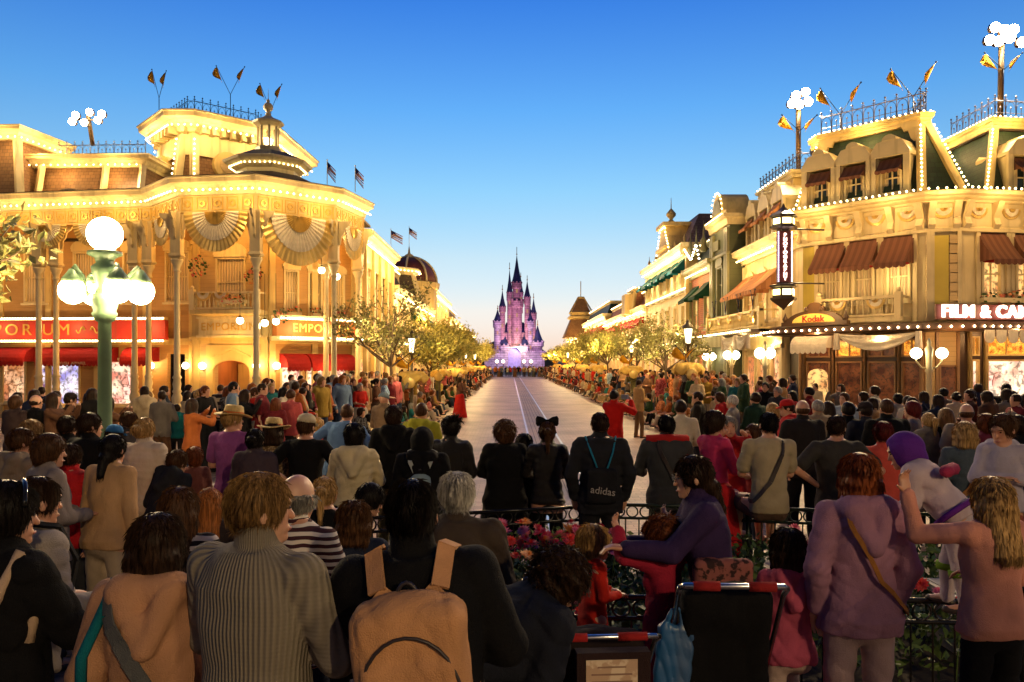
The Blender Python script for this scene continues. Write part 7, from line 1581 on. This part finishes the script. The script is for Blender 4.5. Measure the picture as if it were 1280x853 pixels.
Pn('man with cropped black hair and dark jacket before the tan sweater', 113, 516, 1.78, -18, ('jacket', BK), BK, ('short', 'dark'), 'fair', D=7.6, head=(-28, 0))
Pn('person in a blue cap behind the tan sweater', 143, 531, 1.56, -20, ('jacket', NV), BK, ('crop', 'dark'), 'fair', D=8.8, hat=(.03, .14, .35))
Pn('man in profile next to the blue cap', 160, 521, 1.70, 60, ('jacket', (.05, .04, .04)), BK, ('short', 'brown'), 'fair', D=9.1)
Pn('woman with thick brown hair before a red padded jacket', 62, 545, 1.72, -38, ('jacket', (.25, .2, .18)), DG, ('full', 'brown'), 'fair', 'f', D=5.9, head=(-22, 4))
Pn('person in a shiny red padded jacket at the left', 88, 552, 1.60, -10, ('puffer', (.48, .015, .02)), DG, ('short', 'dark'), 'fair', D=6.5, fat=1.1)
Pn('fair haired person in a brown hooded top near the left edge', 40, 528, 1.66, -20, ('hoodie', (.20, .13, .09)), DG, ('full', 'sandy'), 'fair', 'f', D=8.2)
Pn('man in a khaki hooded coat below the green lamp', 28, 547, 1.70, -30, ('hoodie', (.24, .18, .13)), DG, ('short', 'brown'), 'fair', D=6.8, head=(-20, 0))
Pn('dark haired man left of the lamp post', 85, 524, 1.70, -12, ('jacket', BK), BK, ('short', 'dark'), 'fair', D=8.4)
Pn('crouching person in a dark jacket with a white collar', 222, 556, 1.50, -25, ('hoodie', (.018, .018, .02)), BK, ('short', 'brown'), 'fair', D=7.4, lean=25)
Pn('small girl with brown hair beside the crouching person', 243, 560, 1.30, 30, ('jacket', (.15, .05, .04)), BK, ('full', 'auburn'), 'fair', 'f', child=True, D=9.0, cat='child')
Pn('child with tousled hair in a yellow light behind the cream hood', 395, 522, 1.35, 80, ('tee', (.4, .04, .03)), DG, ('curly', 'blond'), 'fair', child=True, D=13, cat='child')
Pn('man in a striped knitted hat and tan coat in the left crowd', 480, 492, 1.74, -30, ('jacket', (.22, .14, .08)), DG, ('beanie', (.2, .26, .28)), 'fair', D=14)
# ---- in the road
r_, k_, l_ = Pn('man in a red jacket standing in the road holding up a camera', 768, 491, 1.74, -40, ('jacket', (.55, .012, .008)), (.45, .34, .24), ('short', 'black'), 'tan', arms='camera', D=15.2)
e = carried(r_, 'camera', 'small camera held up by the man in the red jacket', 'camera'); p_ = (k_['wr'][0]+k_['wr'][1])/2+A_(0, .06, .08); b = MB(); b.box(p_[0]-.07, p_[1]-.02, p_[2]-.045, p_[0]+.07, p_[1]+.02, p_[2]+.045); b.tube([(p_[0], p_[1], p_[2]), (p_[0], p_[1]+.07, p_[2])], .03, 10); c_ = b.build('camera_body', mat('silver_blue', (.2, .3, .4), .3, metal=.6), None, (0, 0, 0)); c_.parent = e
Pn('man in a tan jacket and brown trousers standing at the right kerb in profile', 799, 475, 1.76, -70, ('jacket', (.50, .30, .12)), (.20, .11, .05), ('crop', 'dark'), 'fair', arms='front', D=24, stride=.12)
Pn('woman in a long red skirt and dark jacket standing in the road on the left', 575, 466, 1.68, -60, ('jacket', (.10, .05, .04)), (.42, .015, .015), ('long', 'dark'), 'fair', 'f', D=33, pk='skirt', fat=1.05)
# ---- along the left shop fronts
for a in (('brown coated woman with long blond hair by the porch columns', 157+28, 492, 1.66, -30, ('coat', (.10, .06, .04)), 'f', ('long', 'sandy'), 17), ('man in a black jacket over blue next to the porch column', 206, 489, 1.76, -60, ('jacket', (.02, .03, .05)), 'm', ('short', 'dark'), 17.5),
          ('child in a turquoise jacket at the porch', 221, 500, 1.38, 10, ('hoodie', (.02, .22, .22)), 'm', ('short', 'dark'), 17), ('woman in a red top walking into the doorway', 236, 482, 1.62, -90, ('tee', (.5, .03, .03)), 'f', ('full', 'dark'), 23),
          ('person in a black coat with dark hair before the doorway', 246, 493, 1.66, -30, ('coat', BK), 'f', ('bob', 'black'), 17.2), ('man in a black and cream striped polo', 276, 483, 1.72, -10, ('tee', (.5, .4, .25)), 'm', ('crop', 'brown'), 20),
          ('man in a plain black shirt right of the striped polo', 296, 484, 1.70, -40, ('tee', BK), 'm', ('crop', 'black'), 20), ('person in a grey jacket left of the striped polo', 257, 485, 1.68, 20, ('jacket', (.22, .17, .13)), 'm', ('short', 'grey'), 19),
          ('woman in a yellow top near the wall lamp', 331, 484, 1.66, 40, ('sweater', (.60, .40, .03)), 'f', ('bun', 'dark'), 19), ('man in a pink shirt with a bag near the red awnings', 364, 489, 1.74, -20, ('sweater', (.55, .10, .10)), 'm', ('short', 'brown'), 15.5),
          ('woman in a teal top walking under the red awnings', 398, 480, 1.66, -70, ('blouse', (.04, .22, .16)), 'f', ('full', 'dark'), 21), ('woman in black holding a child near the awnings', 383, 484, 1.64, 60, ('coat', BK), 'f', ('long', 'black'), 18),
          ('man in a dark coat at the far left window', 20, 500, 1.72, -20, ('coat', (.05, .03, .03)), 'm', ('full', 'brown'), 13), ('bald man in a black sweater before the lit window', 45, 499, 1.74, -30, ('sweater', BK), 'm', ('bald', 'dark'), 13),
          ('person in a dark cap and jacket before the yellow window', 88, 495, 1.74, -45, ('jacket', (.02, .012, .012)), 'm', ('crop', 'dark'), 13.5), ('man lifting a child at the street side columns', 412, 463, 1.80, -15, ('tee', (.015, .02, .02)), 'm', ('short', 'black'), 25),
          ('child in a blue jacket on the veranda step', 300, 497, 1.40, -60, ('hoodie', (.06, .12, .3)), 'm', ('short', 'blond'), 20), ('woman in a maroon jacket left of the pink shirt', 345, 497, 1.6, -10, ('jacket', (.14, .015, .02)), 'f', ('bob', 'auburn'), 15)):
    lab, x, y, H, f, tp, sx, hr, D = a
    Pn(lab, x, y, H, f, tp, DG, hr, 'fair', sx, D=D, hat=(.03, .02, .02) if 'dark cap' in lab else None, tmat=mat('polo_stripes', (.03, .02, .02), .85, kind='hstripe', col2=(.5, .4, .25), scale=.22) if 'striped polo' in lab and 'in a black and' in lab else None)
for a in (('man in a white shirt and dark suit outside the wooden door', 957, 463, 1.80, 150, ('jacket', BK), 'm', ('short', 'black'), 19), ('man with a camera strap near the door', 972, 468, 1.74, 120, ('jacket', DG), 'm', ('short', 'grey'), 17.5),
          ('woman in a red coat by the mullioned window', 990, 471, 1.66, 110, ('coat', (.4, .02, .02)), 'f', ('long', 'black'), 17), ('man in a dark red jacket among the shop front crowd', 1011, 468, 1.76, 60, ('jacket', (.2, .015, .015)), 'm', ('short', 'black'), 16.5),
          ('man in a light blue shirt leaning at the shop window', 1055, 485, 1.74, 130, ('sweater', (.3, .36, .42)), 'm', ('short', 'brown'), 14), ('person in a striped white top lifted above the crowd', 1122, 470, 1.60, 20, ('tee', (.4, .35, .3)), 'm', ('full', 'black'), 17),
          ('man in a grey shirt beside the swagged lamp post', 1179, 473, 1.74, 10, ('tee', (.12, .10, .09)), 'm', ('short', 'black'), 16.5), ('woman in a cream cardigan beside the lit pink window', 1195, 478, 1.68, 0, ('sweater', (.55, .42, .30)), 'f', ('bun', 'black'), 16),
          ('tall man in black silhouetted against the pink window', 1258, 462, 1.86, -40, ('jacket', BK), 'm', ('short', 'black'), 15.5), ('blond woman in a red top at the shop corner', 1236, 486, 1.62, 40, ('tee', (.4, .03, .03)), 'f', ('bob', 'blond'), 14.5),
          ('dark haired woman in a maroon cardigan in the right crowd', 1035, 492, 1.64, 20, ('sweater', (.2, .02, .03)), 'f', ('long', 'dark'), 12.8), ('grey haired man in a sand jacket in the right crowd', 1022, 497, 1.70, 15, ('jacket', (.35, .25, .15)), 'm', ('short', 'grey'), 12),
          ('blonde woman in a dark top in front of the lit windows', 965, 497, 1.62, 40, ('jacket', (.05, .02, .02)), 'f', ('bob', 'blond'), 12.6), ('man in a dark green jacket in the right crowd', 944, 488, 1.74, 30, ('jacket', (.02, .05, .03)), 'm', ('short', 'dark'), 14),
          ('man in a black coat between the bald men', 1060, 500, 1.74, 0, ('coat', BK), 'm', ('short', 'black'), 10.6), ('woman with a blond ponytail in a grey coat near the fence end', 1160, 512, 1.62, 10, ('coat', (.18, .15, .13)), 'f', ('pony', 'blond'), 10.2),
          ('white haired man in a grey cardigan in the right crowd', 915, 487, 1.70, 60, ('sweater', (.3, .26, .22)), 'm', ('short', 'white'), 13.8), ('young woman in a scarlet hooded coat near the right kerb', 899, 484, 1.66, 80, ('hoodie', (.55, .02, .02)), 'f', ('full', 'brown'), 16),
          ('man in a blurred black top behind the white shirt', 872, 488, 1.74, 70, ('jacket', (.02, .015, .01)), 'm', ('crop', 'dark'), 14.5), ('dark haired man in a black jacket at the right edge of the crowd', 1272, 522, 1.74, 10, ('jacket', BK), 'm', ('short', 'dark'), 7.9),
          ('woman with brown hair in a wine jacket right of the denim jacket', 1232, 512, 1.66, 8, ('jacket', (.14, .02, .04)), 'f', ('full', 'auburn'), 9.2), ('man in a dark cap between the coral top and the red haired woman', 1082, 503, 1.74, 4, ('jacket', (.03, .03, .04)), 'm', ('crop', 'dark'), 10.4)):
    lab, x, y, H, f, tp, sx, hr, D = a
    Pn(lab, x, y, H, f, tp, DG, hr, 'fair', sx, D=D, hat=(.03, .02, .02) if 'dark cap' in lab else None)
# ---- shared bodies for the kerb crowds: one mesh each, clothes as material slots
def crowd_mesh(H, sex, res, hair, kind, pk, **kw):
    k = skeleton(H, sex, **kw); grp = [body_prims(k, sex, False), top_prims(k, sex, kind, .022), pants_prims(k, .008, pk), shoe_prims(k, k['S']), hair_prims(k, hair)]
    allp = [('+', 0, q[2]) if i == 0 else q for i, q in enumerate(grp[0])]
    def F_(P): return np.stack([sdf(P, g) for g in grp], 1)
    big = [q for g in grp for q in g if q[0] == '+']
    lo, hi = bounds(big)
    class _: pass
    def allsdf(P, prims=None, disp=None): return F_(P).min(1)
    global sdf
    old = sdf
    def wrap(P, prims, disp=None):
        if prims is big: return np.stack([old(P, g) for g in grp], 1).min(1)
        return old(P, prims, disp)
    sdf = wrap
    try: V, Fc = nets(big, res)
    finally: sdf = old
    c = V[Fc].mean(1); d = np.stack([old(c, g) for g in grp], 1); d[:, 0] += .002; mi = d.argmin(1)
    me = mesh_np('crowd_person', V, Fc, [SKIN['fair'], cmat((.2, .2, .2)), cmat(DG), M_shoe, hmat('dark')], mi); return me, k['top']
specs = [(1.76, 'm', 'short', 'jacket', 'trousers', dict(arms='front')), (1.66, 'f', 'long', 'jacket', 'trousers', dict(arms='folded')), (1.80, 'm', 'crop', 'tee', 'trousers', dict(arms='down')), (1.68, 'f', 'bob', 'blouse', 'trousers', dict(arms='camera')),
         (1.74, 'm', 'full', 'hoodie', 'trousers', dict(arms='pocket')), (1.64, 'f', 'pony', 'tee', 'skirt', dict(arms='front')), (1.25, 'm', 'short', 'tee', 'trousers', dict(arms='down', child=True)),
         (1.74, 'm', 'short', 'tee', 'trousers', dict(pose='sit', seat=.13, arms='lap')), (1.66, 'f', 'full', 'sweater', 'trousers', dict(pose='sit', seat=.13, arms='lap', lean=8)), (1.2, 'f', 'bob', 'tee', 'trousers', dict(pose='sit', seat=.13, arms='lap', child=True)), (1.78, 'm', 'short', 'sweater', 'trousers', dict(arms='folded', stride=.12, head=(25, 0)))]
TM = [crowd_mesh(s[0], s[1], .026, s[2], s[3], s[4], **s[5]) for s in specs]; TF = [crowd_mesh(s[0], s[1], .045, s[2], s[3], s[4], **s[5]) for s in specs]
what = ['jacket', 'jacket', 't-shirt', 'loose blouse', 'hooded top', 't-shirt and skirt', 't-shirt', 't-shirt', 'sweater', 't-shirt', 'sweater']
who = ['man', 'long haired woman', 'cropped man', 'bobbed woman', 'shaggy man', 'ponytailed woman', 'boy', 'seated man', 'seated woman', 'seated girl', 'striding man']
doing = ['hands together', 'arms folded', 'arms hanging', 'raising a camera', 'hands pocketed', '', 'waiting', 'on the kerb', 'on the kerb', 'on the kerb', 'arms folded']
CLR = {'black': (.012, .01, .01), 'red': (.50, .02, .015), 'white': (.62, .52, .38), 'tan': (.42, .25, .12), 'brown': (.12, .055, .03), 'navy': (.015, .02, .05), 'pink': (.55, .13, .14), 'grey': (.18, .15, .13), 'orange': (.36, .10, .025), 'olive': (.13, .12, .05), 'pale blue': (.16, .24, .36), 'maroon': (.16, .015, .02), 'cream': (.58, .44, .26), 'green': (.03, .07, .03), 'yellow': (.36, .23, .04), 'teal': (.02, .15, .15)}
PC = {'black': (.012, .012, .014), 'blue': (.04, .06, .11), 'brown': (.10, .06, .035), 'khaki': (.30, .21, .12), 'white': (.5, .42, .32)}; HCN = ['black', 'dark', 'brown', 'auburn', 'sandy', 'blond', 'grey', 'ginger']
rn = random.Random(12); used = set(); NP = [len(PEOPLE)]
def crowd_person(x, y, t, face, side_txt, grp, z=0.12):
    if NP[0] >= 296: return False
    far = y > 46; me = (TF if far else TM)[t][0]; o = bpy.data.objects.new('person', me); COL.objects.link(o); o.location = (x, y, z); o.rotation_euler = (0, 0, R(face)); s = rn.uniform(.95, 1.05); o.scale = (s, s, s)
    for _ in range(60):
        c, p, h = rn.choice(list(CLR)), rn.choice(list(PC)), rn.choice(HCN); key = (c, p, h, who[t], side_txt)
        if key not in used: break
    used.add(key)
    for i, m in ((1, cmat(CLR[c]) if rn.random() < .72 else cmat(CLR[c], 'print', tuple(min(.7, v*2.2+.06) for v in CLR[c]), 1.0)), (2, cmat(PC[p])), (4, hmat(h))): o.material_slots[i].link = 'OBJECT'; o.material_slots[i].material = m
    hn = {'dark': 'dark', 'sandy': 'sandy'}.get(h, h)
    tag(o, ' '.join(('%s with %s hair, %s %s, %s legwear, %s %s' % (who[t], hn, c, what[t], p, {3: 'filming'}.get(t, doing[t]) if 'kerb' not in doing[t] else 'sitting', side_txt)).split()), 'child' if t in (6, 9) else 'person', grp); NP[0] += 1; return True
# left kerb crowd faces the road (+x), right faces -x
for side in (-1, 1):
    kx = LX if side < 0 else RX; grp = 'spectators along the %s kerb' % ('left' if side < 0 else 'right'); st = 'at %s kerb' % ('left' if side < 0 else 'right')
    y = 15.5 if side < 0 else 20.5; n = 0
    while n < (92 if side < 0 else 92) and y < 66:
        base = (kerbL(y) if side < 0 else kerbR(y)); f0 = -90 if side < 0 else 90
        if rn.random() < .85: n += crowd_person(base+side*rn.uniform(.05, .25), y+rn.uniform(-.15, .15), rn.choice((7, 8, 9, 9)), f0+rn.uniform(-25, 25), st, grp)
        for row in range(3 if y < 30 else 2):
            if rn.random() < .88: n += crowd_person(base+side*(.75+row*.6+rn.uniform(-.15, .15)), y+rn.uniform(-.3, .3), rn.choice((0, 1, 2, 3, 4, 5, 10, 6) if row == 0 else (0, 1, 2, 3, 4, 5, 10)), f0+rn.uniform(-40, 40)+(20*side), st, grp)
        y += .62+.012*y
for x in [i*1.05-3.6 for i in range(9)]:
    crowd_person(x+rn.uniform(-.2, .2), 128+rn.uniform(-1, 1), rn.choice((0, 1, 2, 3, 4, 5)), 180+rn.uniform(-20, 20), 'at far end', 'spectators across the far end of the road', 0)
print('people', NP[0])
# beyond about three hundred: the rest of the far crowd as one mass
Vs, Fs, Ms, off = [], [], [], 0; cols = [CLR[c] for c in ('black', 'red', 'cream', 'tan', 'brown', 'navy', 'orange', 'white', 'maroon', 'grey')]; mats_ = [cmat(c) for c in cols]+[SKIN['fair'], hmat('dark'), M_shoe, cmat(PC['blue'])]
base = {}
for t in range(len(specs)):
    me = TF[t][0]; v = np.empty(len(me.vertices)*3); me.vertices.foreach_get('co', v); f = np.array([tuple(p.vertices) for p in me.polygons]); mi = np.empty(len(f), int); me.polygons.foreach_get('material_index', mi); base[t] = (v.reshape(-1, 3), f, mi)
def addp(x, y, z, t, a):
    global off
    v, f, mi = base[t]; Vs.append(v@rot('z', R(a)).T*rn.uniform(.94, 1.05)+A_(x, y, z)); Fs.append(f+off); off += len(v); c = rn.randrange(10); l = np.array([10, c, rn.choice((13, 12, 4)), 12, 11]); Ms.append(l[mi])
for side in (-1, 1):
    y = 45
    while y < 128:
        b0 = (LX if side < 0 else RX)
        for row in range(4): addp(b0+side*(.15+row*.65+rn.uniform(-.2, .2)), y+rn.uniform(-.4, .4), .12, rn.choice((7, 8, 9)) if row == 0 else rn.choice((0, 1, 2, 3, 4, 5, 10)), (-90 if side < 0 else 90)+rn.uniform(-40, 40))
        y += .7+.012*y
    y = 19.5
    while y < 46:      # rows nearer the shops
        for row in range(2): 
            if rn.random() < .7: addp((kerbL(y) if side < 0 else kerbR(y))+side*(2.3+row*.7+rn.uniform(-.25, .25)), y+rn.uniform(-.4, .4), .12, rn.choice((0, 1, 2, 3, 4, 5, 10)), (-90 if side < 0 else 90)+rn.uniform(-50, 50))
        y += .9
for i in range(50): addp(rn.uniform(-4.5, 6.5), rn.uniform(129, 134), 0, rn.choice((0, 1, 2, 3, 4, 5)), 180+rn.uniform(-30, 30))
# filler bodies between the named people of the square
for (x0, x1, y0, y1, n) in ((-11, -4.6, 12.5, 19, 26), (-3.6, -2.6, 10.5, 12, 0), (5.6, 11.5, 11.5, 17.5, 26)):
    for i in range(n): x, y = rn.uniform(x0, x1), rn.uniform(y0, y1); addp(x, y, .02, rn.choice((0, 1, 2, 3, 4, 5, 10, 6)), rn.uniform(-60, 60)+(-30 if x < 0 else 30))
V = np.concatenate(Vs); F_ = np.concatenate(Fs); M_ = np.concatenate(Ms); o = bpy.data.objects.new('crowd', mesh_np('crowd', V, F_, mats_, M_)); COL.objects.link(o); tag(o, 'dense mass of further spectators behind the first rows along both kerbs', 'crowd', kind='stuff')
# ---- pushchairs at the front
def pushchair(x, y, face, label, cloth, bar):
    r = empty('pushchair', (x, y, 0), label, 'pushchair'); r.rotation_euler = (0, 0, R(face)); fm = mat('chrome_tube', (.5, .5, .52), .25, metal=1); blk = cmat(BK)
    def lb(b, n, m, par=r): o = b.build(n, m, None, (0, 0, 0)); o.parent = par; return o
    b = MB()
    for s in (-.26, .26): b.tube([(s, .45, .12), (s, .1, .45), (s, -.35, .98), (s, -.42, 1.02)], .013, 8); b.tube([(s, -.3, .12), (s, .05, .5), (s, .3, .55)], .013, 8)
    b.tube([(-.26, -.42, 1.02), (-.24, -.44, 1.03), (.24, -.44, 1.03), (.26, -.42, 1.02)], .013, 8); b.tube([(-.26, .1, .45), (.26, .1, .45)], .012, 6); lb(b, 'frame', fm)
    b = MB(); b.tube([(-.2, -.44, 1.03), (-.07, -.44, 1.03)], .02, 8); lb(b, 'handle_grip', cmat(bar)); b = MB(); b.tube([(.07, -.44, 1.03), (.2, -.44, 1.03)], .02, 8); lb(b, 'handle_grip', cmat(bar))
    for sx in (-.27, .27):
        for sy in (-.3, .45):
            b = MB(Matrix.Translation((sx, sy, .10)) @ Matrix.Rotation(R(90), 4, 'Y')); b.lathe((0, 0, -.02), [(.03, 0), (.1, 0), (.105, .02), (.1, .04), (.03, .04)], 16); w = lb(b, 'wheel', M_shoe)
    V, F = nets([('+', 0, ('box', A_(0, .05, .55), A_(.23, .22, .08), None, .06)), ('+', .06, ('box', A_(0, -.18, .76), A_(.23, .07, .25), rot('x', .35), .06)), ('+', .05, ('ell', A_(0, -.14, .88), A_(.22, .17, .09), None))], .016, folds(5, .01)); o = bpy.data.objects.new('seat', mesh_np('seat', V, F, [cmat(cloth)])); COL.objects.link(o); o.parent = r
    return r, lb
r, lb = pushchair(.38, 4.0, 4, 'dark pushchair with red grips and a paper certificate on its back', (.02, .012, .014), (.35, .02, .02))
b = MB(); b.box(-.08, -.475, .77, .15, -.47, .94); p_ = lb(b, 'certificate', mat('aged_paper', (.62, .48, .34), .8, kind='print', col2=(.45, .30, .20), scale=.8))
b = MB()
for i, w_ in enumerate((.14, .2, .2, .12)): b.box(.035-w_/2.2, -.478, .905-i*.032, .035+w_/2.2, -.4755, .912-i*.032)
lb(b, 'printed_lines', mat('faded_ink', (.25, .14, .10), .9), p_); b = MB(); b.box(-.12, -.47, .60, .21, -.40, .97); lb(b, 'back_pocket', cmat((.03, .015, .015)))
r, lb = pushchair(1.0, 3.0, -3, 'black pushchair with tall chrome handle right of the certificate pushchair', BK, (.3, .02, .02))
r.location = (1.06, 4.12, 0); r.scale = (.95, .95, 1.18)
e = empty('plastic_bag', (.80, 3.98, .22), 'blue plastic bag hanging between the two pushchairs', 'bag'); e.scale = (.75, .75, .75); sdf_obj('bag_body', [('+', 0, ('box', A_(0, -.1, .80), A_(.12, .035, .20), rot('y', .12), .03)), ('+', .04, ('cap', A_(-.07, -.1, .98), A_(-.02, -.14, 1.12), .018, .010)), ('+', .04, ('cap', A_(.07, -.1, .98), A_(.02, -.14, 1.12), .018, .010))], mat('blue_film', (.015, .085, .22), .4, kind='plain'), .009, e, .007)
e = empty('shopping_bag', (1.42, 4.2, 0), 'bright red bag at the feet of the girl in pink', 'bag'); sdf_obj('bag_body', [('+', 0, ('box', A_(0, 0, .32), A_(.16, .09, .2), None, .06))], cmat((.50, .01, .03)), .014, e, .012)
